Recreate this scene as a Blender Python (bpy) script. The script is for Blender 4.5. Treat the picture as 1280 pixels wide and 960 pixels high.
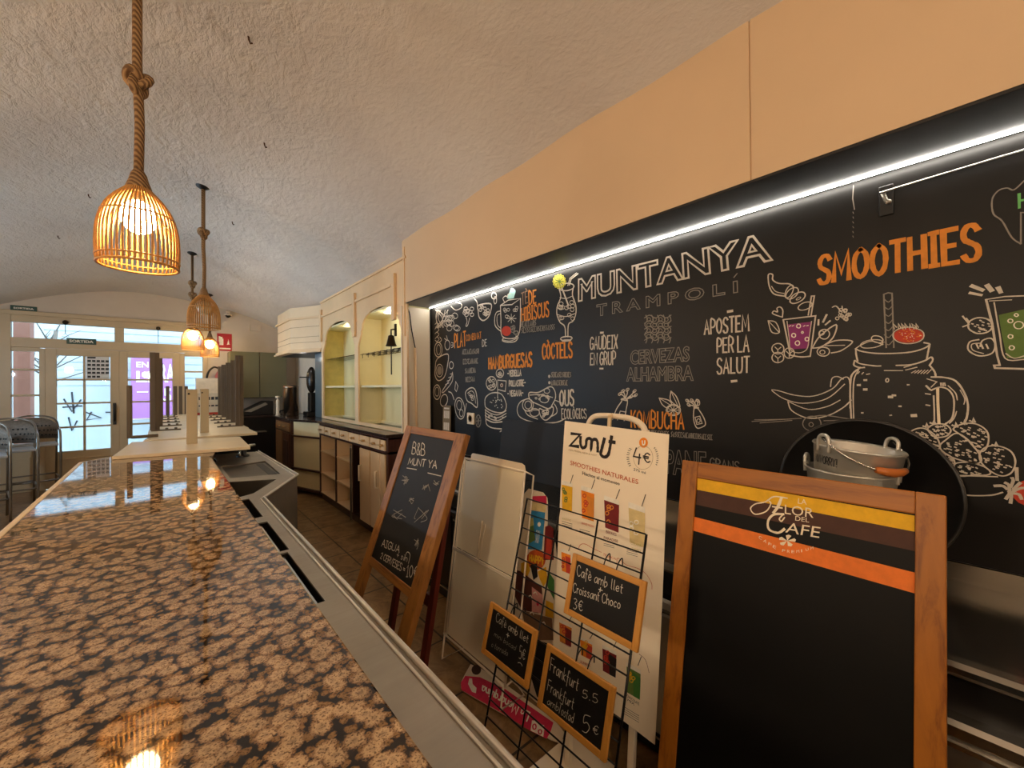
import bpy, bmesh, math, random
from mathutils import Vector, Matrix
from math import sin, cos, tan, pi, radians, sqrt, atan2
for o in list(bpy.data.objects): bpy.data.objects.remove(o)
S = bpy.context.scene
COL = S.collection
random.seed(7)

# ------------------------------------------------------------------ camera, sky, lights, exposure
cam = bpy.data.cameras.new('camera'); camo = bpy.data.objects.new('camera', cam); COL.objects.link(camo)
cam.sensor_fit = 'HORIZONTAL'; cam.sensor_width = 36.0; cam.lens = 36.0*507.0/1280.0
cam.clip_start = 0.02; cam.clip_end = 200
YAW, ROLL, PIT = radians(40.76), radians(.5), radians(.25)
fw = Vector((sin(YAW)*cos(PIT), cos(YAW)*cos(PIT), sin(PIT)))
rt = Vector((cos(YAW), -sin(YAW), 0)); up = rt.cross(fw)
r2 = cos(ROLL)*rt - sin(ROLL)*up; u2 = sin(ROLL)*rt + cos(ROLL)*up
M = Matrix((( r2.x, u2.x, -fw.x, 0), (r2.y, u2.y, -fw.y, 0), (r2.z, u2.z, -fw.z, 1.5), (0, 0, 0, 1)))
camo.matrix_world = M
S.camera = camo
S.view_settings.view_transform = 'Standard'; S.view_settings.look = 'None'
S.view_settings.gamma = 1.0; S.view_settings.use_curve_mapping = False
S.view_settings.exposure = 0.02
S.cycles.use_denoising = True
S.cycles.max_bounces = 10; S.cycles.diffuse_bounces = 5; S.cycles.glossy_bounces = 4
S.cycles.transparent_max_bounces = 16
S.cycles.sample_clamp_indirect = 6.0
S.cycles.caustics_reflective = False; S.cycles.caustics_refractive = False

W = bpy.data.worlds.new('sky'); S.world = W; W.use_nodes = True
bg = W.node_tree.nodes['Background']
bg.inputs[0].default_value = (0.62, 0.82, 1.0, 1); bg.inputs[1].default_value = 5.5

def lamp(name, kind, loc, power, color, size=.05, rot=None, sy=None):
    l = bpy.data.lights.new(name, kind); l.energy = power; l.color = color
    o = bpy.data.objects.new(name, l); COL.objects.link(o); o.location = loc
    if kind == 'AREA':
        l.size = size
        if sy: l.shape = 'RECTANGLE'; l.size_y = sy
    else: l.shadow_soft_size = size
    if rot: o.rotation_euler = rot
    return o
WARM = (1.0, .80, .58)
# the pendant row goes on behind the camera; warm fill added on seating side
lamp('pendant_light_behind', 'POINT', (-.45, -1.0, 2.0), 25, WARM, .10)
lamp('pendant_light_behind_two', 'POINT', (-.35, -2.2, 2.0), 34, WARM, .10)
lamp('seating_fill', 'POINT', (-1.35, .55, 1.85), 46, WARM, .09)  # added out of view to light the boards and soffit from the front
lamp('seating_fill_two', 'POINT', (-1.8, 3.2, 2.0), 30, WARM, .08)
lamp('cool_ceiling_fill', 'POINT', (-2.2, 6.2, 1.8), 60, (.66, .83, 1), .03)  # added cool point lamp standing in for daylight on the far ceiling
dl = lamp('door_daylight_portal', 'AREA', (-.55, 9.30, 1.3), 1, (1, 1, 1), 2.5, (radians(-90), 0, 0), 2.5)
dl.data.cycles.is_portal = True
d2 = lamp('side_window_portal', 'AREA', (-2.42, 6.0, 1.45), 1, (1, 1, 1), 3.2, (0, radians(-90), 0), 3.2)
d2.data.shape = 'RECTANGLE'; d2.data.size = 1.7; d2.data.size_y = 3.4; d2.data.cycles.is_portal = True
lamp('niche_downlight', 'POINT', (1.90, 4.25, 2.28), 2.2, (1, .86, .62), .03)
lamp('niche_downlight_two', 'POINT', (1.90, 5.6, 2.28), 1.0, (1, .80, .45), .03)
lamp('hood_light', 'POINT', (1.62, 6.75, 1.95), .6, (.9, .93, 1), .03)

# ------------------------------------------------------------------ materials
def nt(name):
    m = bpy.data.materials.new(name); m.use_nodes = True
    return m, m.node_tree.nodes, m.node_tree.links, m.node_tree.nodes['Principled BSDF']
def rgb(h):
    h = h.lstrip('#'); v = [int(h[i:i+2], 16)/255 for i in (0, 2, 4)]
    return tuple((c/12.92 if c <= .04045 else ((c+.055)/1.055)**2.4) for c in v) + (1,)
def coords(n, l, scale=(1, 1, 1)):
    t = n.new('ShaderNodeTexCoord'); mp = n.new('ShaderNodeMapping'); mp.inputs['Scale'].default_value = scale
    l.new(t.outputs['Object'], mp.inputs['Vector']); return mp.outputs['Vector']
def noise(n, l, vec, scale, detail=4, rough=.6, dist=0):
    t = n.new('ShaderNodeTexNoise'); t.inputs['Scale'].default_value = scale
    t.inputs['Detail'].default_value = detail; t.inputs['Roughness'].default_value = rough; t.inputs['Distortion'].default_value = dist
    l.new(vec, t.inputs['Vector']); return t
def ramp(n, l, fac, stops):
    r = n.new('ShaderNodeValToRGB'); e = r.color_ramp.elements
    while len(e) < len(stops): e.new(.5)
    for k, (p, c) in enumerate(stops): e[k].position = p; e[k].color = c
    l.new(fac, r.inputs['Fac']); return r
def bump(n, l, h, strength, dist, b):
    q = n.new('ShaderNodeBump'); q.inputs['Strength'].default_value = strength; q.inputs['Distance'].default_value = dist
    l.new(h, q.inputs['Height']); l.new(q.outputs['Normal'], b.inputs['Normal']); return q
def mul(c, f): return tuple(min(1, x*f) for x in c[:3]) + (1,)
CACHE = {}
def plain(name, h, rough=.5, metal=0, var=.12, vs=9, bs=0, coat=0, spec=.5):
    key = (name,)
    if key in CACHE: return CACHE[key]
    m, n, l, b = nt(name); c = rgb(h) if isinstance(h, str) else h
    v = coords(n, l); t = noise(n, l, v, vs)
    r = ramp(n, l, t.outputs['Fac'], [(.3, mul(c, 1-var)), (.7, mul(c, 1+var))])
    l.new(r.outputs['Color'], b.inputs['Base Color'])
    b.inputs['Roughness'].default_value = rough; b.inputs['Metallic'].default_value = metal
    if coat: b.inputs['Coat Weight'].default_value = coat; b.inputs['Coat Roughness'].default_value = .1
    b.inputs['Specular IOR Level'].default_value = spec
    if bs: bump(n, l, t.outputs['Fac'], bs, .01, b)
    CACHE[key] = m; return m
def emit(name, c, s):
    m = bpy.data.materials.new(name); m.use_nodes = True; n = m.node_tree.nodes; l = m.node_tree.links
    n.remove(n['Principled BSDF']); e = n.new('ShaderNodeEmission')
    e.inputs[0].default_value = tuple(c)+(1,); e.inputs[1].default_value = s
    l.new(e.outputs[0], n['Material Output'].inputs['Surface']); return m
def wood(name, c1, c2, axis='Z', rough=.45, scale=1.0):
    m, n, l, b = nt(name)
    sc = {'X': (1.2, 16, 16), 'Y': (16, 1.2, 16), 'Z': (16, 16, 1.2)}[axis]
    v = coords(n, l, tuple(x*scale for x in sc)); t = noise(n, l, v, 2.2, 6, .65, .6)
    r = ramp(n, l, t.outputs['Fac'], [(.28, rgb(c1)), (.5, mul(rgb(c2), .85)), (.75, rgb(c2))])
    l.new(r.outputs['Color'], b.inputs['Base Color']); b.inputs['Roughness'].default_value = rough
    bump(n, l, t.outputs['Fac'], .12, .004, b); return m
def steel(name, c='#b9b4aa', rough=.28, stretch=(3, 60, 60), bs=.05):
    m, n, l, b = nt(name)
    v = coords(n, l, stretch); t = noise(n, l, v, 2.0, 5, .6)
    v2 = coords(n, l); t2 = noise(n, l, v2, 5.0, 4, .6)
    r = ramp(n, l, t2.outputs['Fac'], [(.3, mul(rgb(c), .82)), (.7, rgb(c))])
    l.new(r.outputs['Color'], b.inputs['Base Color']); b.inputs['Metallic'].default_value = 1
    mr = n.new('ShaderNodeMapRange'); mr.inputs['To Min'].default_value = rough*.7; mr.inputs['To Max'].default_value = rough*1.4
    l.new(t.outputs['Fac'], mr.inputs['Value']); l.new(mr.outputs[0], b.inputs['Roughness'])
    bump(n, l, t.outputs['Fac'], bs, .003, b); return m

def mk_stucco():
    m, n, l, b = nt('ceiling_stucco')
    v = coords(n, l); va = coords(n, l, (1.5, .8, 1)); a = noise(n, l, va, 8, 7, .62, .4); c = noise(n, l, v, 1.1, 3, .5); d = noise(n, l, va, 26, 5, .65, .3)
    r = ramp(n, l, c.outputs['Fac'], [(.25, rgb('#d5ccc4')), (.75, rgb('#e8e1d9'))])
    l.new(r.outputs['Color'], b.inputs['Base Color']); b.inputs['Roughness'].default_value = .30
    # trowel marks fade out towards the wall, where the plaster was smoothed
    sx = n.new('ShaderNodeSeparateXYZ'); l.new(v, sx.inputs[0])
    mr = n.new('ShaderNodeMapRange'); mr.inputs['From Min'].default_value = .1; mr.inputs['From Max'].default_value = 1.1
    mr.inputs['To Min'].default_value = 1.0; mr.inputs['To Max'].default_value = .22; l.new(sx.outputs['X'], mr.inputs['Value'])
    ad = n.new('ShaderNodeMath'); ad.operation = 'MULTIPLY_ADD'; ad.inputs[1].default_value = .35
    l.new(d.outputs['Fac'], ad.inputs[0]); l.new(a.outputs['Fac'], ad.inputs[2])
    mm = n.new('ShaderNodeMath'); mm.operation = 'MULTIPLY'; l.new(ad.outputs[0], mm.inputs[0]); l.new(mr.outputs[0], mm.inputs[1])
    bump(n, l, mm.outputs[0], .65, .06, b); return m
def mk_granite():
    m, n, l, b = nt('brown_granite')
    v = coords(n, l); w = noise(n, l, v, 30, 4, .65)
    sb = n.new('ShaderNodeVectorMath'); sb.operation = 'SUBTRACT'; sb.inputs[1].default_value = (.5, .5, .5); l.new(w.outputs['Color'], sb.inputs[0])
    sc_ = n.new('ShaderNodeVectorMath'); sc_.operation = 'SCALE'; sc_.inputs['Scale'].default_value = .014; l.new(sb.outputs[0], sc_.inputs[0])
    ad = n.new('ShaderNodeVectorMath'); l.new(v, ad.inputs[0]); l.new(sc_.outputs[0], ad.inputs[1])
    fine = noise(n, l, v, 240, 3, .7); mid = noise(n, l, v, 60, 4, .7)
    def blobs(scale, stops, off):
        mp = n.new('ShaderNodeMapping'); mp.inputs['Location'].default_value = (off, off*.7, 0); l.new(ad.outputs[0], mp.inputs['Vector'])
        q = n.new('ShaderNodeTexVoronoi'); q.feature = 'F1'; q.inputs['Scale'].default_value = scale; q.inputs['Randomness'].default_value = .9; q.voronoi_dimensions = '2D'
        l.new(mp.outputs[0], q.inputs['Vector'])
        k = n.new('ShaderNodeMath'); k.operation = 'MULTIPLY_ADD'; k.inputs[1].default_value = .42; k.inputs[2].default_value = -.21; l.new(fine.outputs['Fac'], k.inputs[0])
        k2 = n.new('ShaderNodeMath'); k2.operation = 'MULTIPLY_ADD'; k2.inputs[1].default_value = .26; k2.inputs[2].default_value = -.13; l.new(mid.outputs['Fac'], k2.inputs[0])
        s1 = n.new('ShaderNodeMath'); s1.operation = 'ADD'; l.new(k.outputs[0], s1.inputs[0]); l.new(k2.outputs[0], s1.inputs[1])
        s2 = n.new('ShaderNodeMath'); s2.operation = 'ADD'; l.new(q.outputs['Distance'], s2.inputs[0]); l.new(s1.outputs[0], s2.inputs[1])
        return ramp(n, l, s2.outputs[0], stops)
    ra = blobs(33, [(.0, rgb('#988269')), (.26, rgb('#c3a883')), (.42, rgb('#93775a')), (.51, rgb('#453526')), (.60, rgb('#1a1410'))], 0)
    rb = blobs(72, [(.0, rgb('#94764f')), (.33, rgb('#83653f')), (.43, rgb('#35271a')), (.51, rgb('#131010'))], .37)
    lt0 = n.new('ShaderNodeMixRGB'); lt0.blend_type = 'LIGHTEN'; lt0.inputs['Fac'].default_value = .9
    l.new(ra.outputs['Color'], lt0.inputs[1]); l.new(rb.outputs['Color'], lt0.inputs[2])
    big = noise(n, l, v, 14, 3, .6); tone = ramp(n, l, big.outputs['Fac'], [(.3, (.62, .56, .50, 1)), (.7, (1.1, 1.0, .9, 1))])
    m1 = n.new('ShaderNodeMixRGB'); m1.blend_type = 'MULTIPLY'; m1.inputs['Fac'].default_value = 1
    l.new(lt0.outputs[0], m1.inputs[1]); l.new(tone.outputs['Color'], m1.inputs[2])
    spk = noise(n, l, v, 330, 2, .5); sr = ramp(n, l, spk.outputs['Fac'], [(.36, (.22, .18, .16, 1)), (.47, (1, 1, 1, 1))])
    lt = n.new('ShaderNodeMixRGB'); lt.blend_type = 'MULTIPLY'; lt.inputs['Fac'].default_value = .85
    l.new(m1.outputs[0], lt.inputs[1]); l.new(sr.outputs['Color'], lt.inputs[2])
    l.new(lt.outputs[0], b.inputs['Base Color']); b.inputs['Roughness'].default_value = .035
    b.inputs['IOR'].default_value = 1.6
    return m
def mk_floor():
    m, n, l, b = nt('mottled_floor_tile')
    v = coords(n, l); br = n.new('ShaderNodeTexBrick'); br.offset = 0
    br.inputs['Scale'].default_value = 1; br.inputs['Brick Width'].default_value = .42; br.inputs['Row Height'].default_value = .42
    br.inputs['Mortar Size'].default_value = .006; l.new(v, br.inputs['Vector'])
    t = noise(n, l, v, 7, 6, .7, .8)
    r = ramp(n, l, t.outputs['Fac'], [(.3, rgb('#5b4128')), (.5, rgb('#8a6a45')), (.72, rgb('#a98a60'))])
    mx = n.new('ShaderNodeMixRGB'); l.new(br.outputs['Fac'], mx.inputs['Fac']); l.new(r.outputs['Color'], mx.inputs[1]); mx.inputs[2].default_value = rgb('#2e2218')
    l.new(mx.outputs[0], b.inputs['Base Color']); b.inputs['Roughness'].default_value = .28
    bump(n, l, br.outputs['Fac'], -.3, .003, b); return m
def mk_glass():
    m = bpy.data.materials.new('window_glass'); m.use_nodes = True; n = m.node_tree.nodes; l = m.node_tree.links
    n.remove(n['Principled BSDF']); a = n.new('ShaderNodeBsdfTransparent'); g = n.new('ShaderNodeBsdfGlossy')
    a.inputs[0].default_value = (.93, .97, 1, 1); g.inputs['Roughness'].default_value = .02
    f = n.new('ShaderNodeFresnel'); f.inputs[0].default_value = 1.45; x = n.new('ShaderNodeMixShader')
    l.new(f.outputs[0], x.inputs[0]); l.new(a.outputs[0], x.inputs[1]); l.new(g.outputs[0], x.inputs[2])
    l.new(x.outputs[0], n['Material Output'].inputs['Surface']); return m
STUCCO, GRANITE, FLOOR, GLASS = mk_stucco(), mk_granite(), mk_floor(), mk_glass()
STEEL = steel('brushed_steel', '#b3aca0', .44, (3, 60, 60), .02); STEELX = steel('worktop_steel', '#aaa69e', .19, (60, 3, 60)); CHROME = steel('polished_steel', '#dedad2', .22, (4, 4, 4), .0)
TIN = plain('galvanised_tin', '#d6d1c6', .36, .72, .08, 7, .03)
BLACKBOARD = plain('black_chalkboard', '#120f0d', .44, 0, .25, 2.5, 0, 0, .32)
SLATE = plain('small_slate', '#151210', .5, 0, .3, 8, 0, 0, .3)
PEACH = plain('peach_paint', '#dfc09a', .6, 0, .03, 1.5)
CREAM = plain('cream_paint', '#ebcba0', .5, 0, .05, 3); CREAMY = plain('niche_cream', '#efe6bd', .45, 0, .04, 3)
WALLP = plain('wall_paint', '#cdbfae', .7, 0, .06, 2, .05); FRAMEP = plain('door_frame_paint', '#c2ad8b', .45, 0, .06, 3)
DARKWOOD = wood('dark_stained_wood', '#23100a', '#4a2314', 'Z'); OAK = wood('honey_oak', '#6e390a', '#ad681a', 'Z'); OAKY = wood('honey_oak_rail', '#6e390a', '#ad681a', 'Y')
WALNUT = wood('worn_oak', '#5d3413', '#a06a30', 'Z'); WALNUTY = wood('worn_oak_rail', '#5d3413', '#a06a30', 'Y')
PINE = wood('light_pine', '#a5681f', '#cf8f3d', 'Z'); PINEY = wood('light_pine_rail', '#a5681f', '#cf8f3d', 'Y')
BLACK = plain('black_enamel', '#14110f', .4, 0, .1, 6); WHITEP = plain('white_plastic', '#f0dfc4', .4, 0, .03, 5)
WIREB = plain('black_wire', '#17120e', .35, .6, .1, 9); WIREW = plain('white_wire', '#efdfc6', .4, 0, .04, 5)
TAUPE = plain('taupe_metal', '#5e5040', .5, .2, .1, 4); BEIGEW = plain('beige_board', '#b5a688', .55, 0, .06, 3)
TABLETOP = plain('white_tabletop', '#d8c6a6', .4, 0, .05, 2.5); OLIVE = plain('olive_cabinet', '#6f6c50', .5, 0, .05, 3)
def mk_rope():
    m, n, l, b = nt('jute_rope'); v = coords(n, l)
    w = n.new('ShaderNodeTexWave'); w.bands_direction = 'DIAGONAL'; w.inputs['Scale'].default_value = 26; w.inputs['Distortion'].default_value = 1.5
    l.new(v, w.inputs['Vector'])
    r = ramp(n, l, w.outputs['Fac'], [(.2, rgb('#6e5034')), (.7, rgb('#a58258'))]); l.new(r.outputs['Color'], b.inputs['Base Color'])
    b.inputs['Roughness'].default_value = .85; bump(n, l, w.outputs['Fac'], .7, .006, b); return m
ROPE = mk_rope()
BAMBOO = plain('bamboo_cane', '#c08a45', .5, 0, .2, 30)

# ------------------------------------------------------------------ mesh helpers
class MB:
    def __init__(s): s.v = []; s.f = []; s.mi = []; s.sm = []
    def add(s, vs, fs, mi=0, sm=False):
        k = len(s.v); s.v += [tuple(x) for x in vs]
        for f in fs: s.f.append(tuple(i+k for i in f)); s.mi.append(mi); s.sm.append(sm)
        return s
    def box(s, x0, x1, y0, y1, z0, z1, mi=0):
        return s.add([(x0,y0,z0),(x1,y0,z0),(x1,y1,z0),(x0,y1,z0),(x0,y0,z1),(x1,y0,z1),(x1,y1,z1),(x0,y1,z1)],
                     [(0,3,2,1),(4,5,6,7),(0,1,5,4),(1,2,6,5),(2,3,7,6),(3,0,4,7)], mi)
    def fbox(s, P, u0, u1, l0, l1, w0, w1, mi=0):          # box in a board's frame P(u, l, w)
        c = [P(u, l, w) for l in (l0, l1) for u in (u0, u1) for w in (w0, w1)]
        return s.add([c[0],c[1],c[3],c[2],c[4],c[5],c[7],c[6]], [(0,3,2,1),(4,5,6,7),(0,1,5,4),(1,2,6,5),(2,3,7,6),(3,0,4,7)], mi)
    def prism(s, poly, a, b, mi=0, T=lambda p, h: (p[0], p[1], h)):   # polygon swept from height a to b
        n = len(poly); vs = [T(p, a) for p in poly]+[T(p, b) for p in poly]
        return s.add(vs, [tuple(range(n))[::-1], tuple(range(n, 2*n))]+[(i, (i+1) % n, n+(i+1) % n, n+i) for i in range(n)], mi)
    def tube(s, pts, r, seg=8, mi=0, closed=False, caps=True):
        pts = [Vector(p) for p in pts]; n = len(pts); rs = r if isinstance(r, (list, tuple)) else [r]*n
        vs = []; ref = None
        for i, p in enumerate(pts):
            a = pts[(i-1) % n] if (i > 0 or closed) else p; b = pts[(i+1) % n] if (i < n-1 or closed) else p
            t = (b-a).normalized() if (b-a).length > 1e-9 else Vector((0,0,1))
            if ref is None: ref = Vector((0,0,1)) if abs(t.z) < .9 else Vector((1,0,0))
            x = ref - t*ref.dot(t)
            if x.length < 1e-4: x = t.orthogonal()
            x.normalize(); y = t.cross(x); ref = x
            for k in range(seg):
                an = 2*pi*k/seg; vs.append(p + rs[i]*(cos(an)*x+sin(an)*y))
        fs = []
        for i in range(n if closed else n-1):
            j = (i+1) % n
            for k in range(seg): fs.append((i*seg+k, i*seg+(k+1) % seg, j*seg+(k+1) % seg, j*seg+k))
        if caps and not closed: fs.append(tuple(range(seg))[::-1]); fs.append(tuple(range((n-1)*seg, n*seg)))
        return s.add(vs, fs, mi, True)
    def lathe(s, prof, c=(0,0,0), seg=24, mi=0, M=None):
        vs = []
        for r, z in prof:
            for k in range(seg):
                a = 2*pi*k/seg; p = Vector((r*cos(a), r*sin(a), z))
                if M: p = M @ p
                vs.append((p.x+c[0], p.y+c[1], p.z+c[2]))
        fs = []
        for i in range(len(prof)-1):
            for k in range(seg): fs.append((i*seg+k, i*seg+(k+1) % seg, (i+1)*seg+(k+1) % seg, (i+1)*seg+k))
        return s.add(vs, fs, mi, True)
    def ball(s, c, r, seg=16, mi=0, sz=(1,1,1)):
        rings = seg//2; prof = [(max(1e-5, r*sin(pi*i/rings)), -r*cos(pi*i/rings)) for i in range(rings+1)]
        k = len(s.v); s.lathe(prof, (0,0,0), seg, mi)
        for i in range(k, len(s.v)):
            v = s.v[i]; s.v[i] = (v[0]*sz[0]+c[0], v[1]*sz[1]+c[1], v[2]*sz[2]+c[2])
        return s
    def build(s, name, mats, parent=None, bevel=0, base=None):
        off = Vector((0,0,0)); q = parent
        while q is not None: off += Vector(q.location); q = q.parent
        if base is not None: off = Vector(base)
        me = bpy.data.meshes.new(name)
        me.from_pydata([tuple(Vector(v)-off) for v in s.v], [], s.f); me.update()
        if not isinstance(mats, (list, tuple)): mats = [mats]
        for m in mats: me.materials.append(m)
        for p, mi, sm in zip(me.polygons, s.mi, s.sm): p.material_index = mi; p.use_smooth = sm
        bm = bmesh.new(); bm.from_mesh(me); bmesh.ops.recalc_face_normals(bm, faces=bm.faces); bm.to_mesh(me); bm.free()
        o = bpy.data.objects.new(name, me); COL.objects.link(o)
        if parent is not None: o.parent = parent
        elif base is not None: o.location = base
        if bevel:
            b = o.modifiers.new('bevel', 'BEVEL'); b.width = bevel; b.segments = 2; b.limit_method = 'ANGLE'; b.angle_limit = radians(50)
        return o
def box(*a): return MB().box(*a)
def thing(name, label, cat, loc=(0,0,0), group=None):
    o = bpy.data.objects.new(name, None); COL.objects.link(o); o.location = loc; o.empty_display_size = .1
    return tag(o, label, cat, group)
def tag(o, label, cat, group=None):
    o['label'] = label; o['category'] = cat
    if group: o['group'] = group
    return o
def struct(o): o['kind'] = 'structure'; return o
def copy_tree(o, parent=None):
    c = o.copy(); COL.objects.link(c)
    if parent is not None: c.parent = parent
    for ch in list(o.children): copy_tree(ch, c)
    return c
def smooth_path(pts, closed=False, k=6):
    n = len(pts); out = []
    if n < 3: return list(pts)
    rng = range(n) if closed else range(n-1)
    for i in rng:
        p0 = pts[(i-1) % n] if (closed or i > 0) else pts[i]; p1 = pts[i]; p2 = pts[(i+1) % n]
        p3 = pts[(i+2) % n] if (closed or i+2 < n) else p2
        for j in range(k):
            t = j/k
            out.append(tuple(.5*((2*b)+(-a+c)*t+(2*a-5*b+4*c-d)*t*t+(-a+3*b-3*c+d)*t**3) for a, b, c, d in zip(p0, p1, p2, p3)))
    if not closed: out.append(tuple(pts[-1]))
    return out

# ------------------------------------------------------------------ the setting
def zceil(x, y):
    t = min(1, max(0, (y-6.9)/2.3)); t = t*t*(3-2*t)
    a = 3.52-.176*(x+.1)**2; b = 3.11-.136*(x+.1)**2
    g = .05*math.exp(-((y-4.7)/.28)**2) * max(0, min(1, (x+.2)/1.2))     # the rib where two vault bays meet
    return a*(1-t)+b*t - g + .012*sin(3.1*x+1.7*y)+.008*sin(7.3*y+2*x)
mb = MB(); NX, NY = 44, 110; X0, X1, Y0, Y1 = -2.35, 2.2, -2.7, 9.30
for j in range(NY+1):
    for i in range(NX+1):
        x = X0+(X1-X0)*i/NX; y = Y0+(Y1-Y0)*j/NY; mb.v.append((x, y, zceil(x, y)))
for j in range(NY):
    for i in range(NX):
        k = j*(NX+1)+i; mb.f.append((k, k+1, k+NX+2, k+NX+1)); mb.mi.append(0); mb.sm.append(True)
ceil = struct(mb.build('ceiling', STUCCO)); sd = ceil.modifiers.new('thick', 'SOLIDIFY'); sd.thickness = .08; sd.offset = 1
struct(box(-2.4, 2.2, -2.7, 9.2, -.08, 0).build('floor', FLOOR))
struct(box(2.072, 2.2, -2.7, 9.2, 0, 3.3).build('wall_right', plain('white_wall', '#d9d3c8', .7, 0, .05, 3)))
mb = MB(); mb.box(-2.4, -2.3, -2.7, 4.3, 0, 3.2); mb.box(-2.4, -2.3, 7.7, 9.2, 0, 3.2); mb.box(-2.4, -2.3, 4.3, 7.7, 0, .6); mb.box(-2.4, -2.3, 4.3, 7.7, 2.3, 3.2)
struct(mb.build('wall_left', WALLP))
mb = MB()
for y in (4.3, 5.12, 5.97, 6.82, 7.66): mb.box(-2.38, -2.32, y, y+.04, .6, 2.3)
mb.box(-2.38, -2.32, 4.3, 7.7, .6, .64); mb.box(-2.38, -2.32, 4.3, 7.7, 2.26, 2.3); mb.box(-2.37, -2.33, 4.3, 7.7, 1.74, 1.77)
struct(mb.build('trim_4', FRAMEP))
struct(box(-2.353, -2.347, 4.34, 7.66, .64, 2.26).build('window_5', GLASS))
struct(box(-2.4, 2.2, -2.8, -2.7, 0, 3.7).build('wall_back', WALLP))
# soffit box over the chalkboard, in two sheets, and its black underside
mb = MB(); mb.box(1.75, 1.768, .588, 3.632, 2.298, 3.02); mb.box(1.75, 1.768, -2.6, .582, 2.298, 3.02)
mb.box(1.768, 2.07, 3.612, 3.632, 2.298, 2.96)
mb.box(1.756, 1.768, .582, .588, 2.298, 3.02)
struct(mb.build('trim_1', PEACH))
struct(box(1.752, 2.07, -2.6, 3.630, 2.288, 2.298).build('trim_2', plain('black_soffit', '#211e1c', .45, 0, .2, 3)))
# end wall with the shop front
yw = 9.2
mb = MB()
mb.box(-2.3, -1.76, yw, yw+.15, 0, 3.2); mb.box(-1.76, .62, yw, yw+.15, 2.62, 3.2); mb.box(.62, 2.2, yw, yw+.15, 0, 3.2)
struct(mb.build('wall_end', WALLP))
mb = MB()   # fixed shop-front frame
for x0, x1 in ((-1.76, -1.66), (-1.39, -1.33), (.235, .30), (.55, .62)): mb.box(x0, x1, yw-.034, yw+.064, 0, 2.12 if x0 in (-1.39, .235) else 2.62)
mb.box(-1.66, .55, yw-.03, yw+.06, 2.50, 2.62); mb.box(-1.66, .55, yw-.03, yw+.06, 2.13, 2.27); mb.box(-.585, -.475, yw-.031, yw+.06, 2.27, 2.50)
mb.box(-1.79, .64, yw-.055, yw-.03, 2.60, 2.66)
for x0, x1 in ((-1.66, -1.39), (.30, .55)):
    mb.box(x0, x1, yw-.02, yw+.05, 0, .62); mb.box(x0, x1, yw-.028, yw-.02, .12, .50)
    for z in (1.02, 1.42, 1.80): mb.box(x0, x1, yw-.01, yw+.04, z-.015, z+.015)
    mb.box(x0, x1, yw-.015, yw+.05, 2.07, 2.13)
fr = struct(mb.build('trim_3', FRAMEP, bevel=.004))
def window(i, x0, x1, z0, z1):
    o = struct(box(x0, x1, yw+.012, yw+.018, z0, z1).build('window_%d' % i, GLASS))
window(1, -1.66, -.585, 2.27, 2.50); window(2, -.475, .55, 2.27, 2.50); window(3, -1.66, -1.39, .62, 2.07); window(4, .30, .55, .62, 2.07)
def leaf(i, x0, x1, gx0, gx1, handle_x):
    mb = MB(); z0, z1, g0, g1 = .012, 2.125, .555, 2.02
    mb.box(x0, gx0, yw-.04, yw+.02, z0, z1); mb.box(gx1, x1, yw-.04, yw+.02, z0, z1)
    mb.box(gx0, gx1, yw-.04, yw+.02, z0, g0); mb.box(gx0, gx1, yw-.04, yw+.02, g1, z1)
    mb.box(gx0-.012, gx1+.012, yw-.052, yw-.04, .10, .115); mb.box(gx0-.012, gx1+.012, yw-.052, yw-.04, .43, .445)
    mb.box(gx0-.012, gx0+.003, yw-.052, yw-.04, .10, .445); mb.box(gx1-.003, gx1+.012, yw-.052, yw-.04, .10, .445)
    for k in range(1, 4):
        z = g0+(g1-g0)*k/4; mb.box(gx0, gx1, yw-.03, yw+.01, z-.014, z+.014)
    xm = (gx0+gx1)/2; mb.box(xm-.014, xm+.014, yw-.03, yw+.01, g0, g1)
    d = struct(mb.build('door_%d' % i, FRAMEP, bevel=.004))
    box(gx0, gx1, yw-.012, yw-.006, g0, g1).build('glass', GLASS, d)
    if handle_x:
        h = MB(); h.box(handle_x-.02, handle_x+.02, yw-.055, yw-.04, .93, 1.28)
        h.tube([(handle_x, yw-.05, .98), (handle_x, yw-.10, 1.0), (handle_x, yw-.10, 1.22), (handle_x, yw-.05, 1.24)], .013)
        h.build('door_handle', BLACK, d)
    return d
leaf(1, -1.3299, -.5305, -1.215, -.635, -.585); leaf(2, -.530, .2349, -.43, .13, None)

# ------------------------------------------------------------------ the street outside
PAVE = plain('pale_paving', '#cfd0c8', .8, 0, .1, 2)
struct(box(-9, 9, 9.36, 14, -.1, -.02).build('street_ground', PAVE))
mb = MB(); mb.box(-9, 9, 13.0, 13.3, -.1, 1.55); mb.box(-9, -1.9, 13.0, 13.3, 1.55, 6); mb.box(1.2, 9, 13.0, 13.3, 1.55, 6); mb.box(-1.9, 1.2, 13.02, 13.3, 1.55, 6)
for k in range(9): mb.box(-1.9, 1.2, 13.0, 13.03, 1.6+.17*k, 1.745+.17*k)
struct(mb.build('street_facade', plain('white_render', '#b4bdbf', .8, 0, .06, 2)))
struct(box(-1.84, -1.66, 10.3, 10.6, -.02, 4).build('street_column', plain('brown_column', '#8a5a48', .8, 0, .1, 2)))
tr = thing('street_tree', 'bare grey street tree seen through the entrance door glass', 'tree', (-1.75, 12.2, -.02))
t = MB(); t.tube([(-1.75,12.2,-.02),(-1.72,12.2,1.2),(-1.70,12.2,2.0),(-1.62,12.2,2.7)], [.06,.05,.045,.03])
t.build('trunk', plain('bark', '#6f675c', .9, 0, .2, 12), tr)
t = MB()
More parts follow.
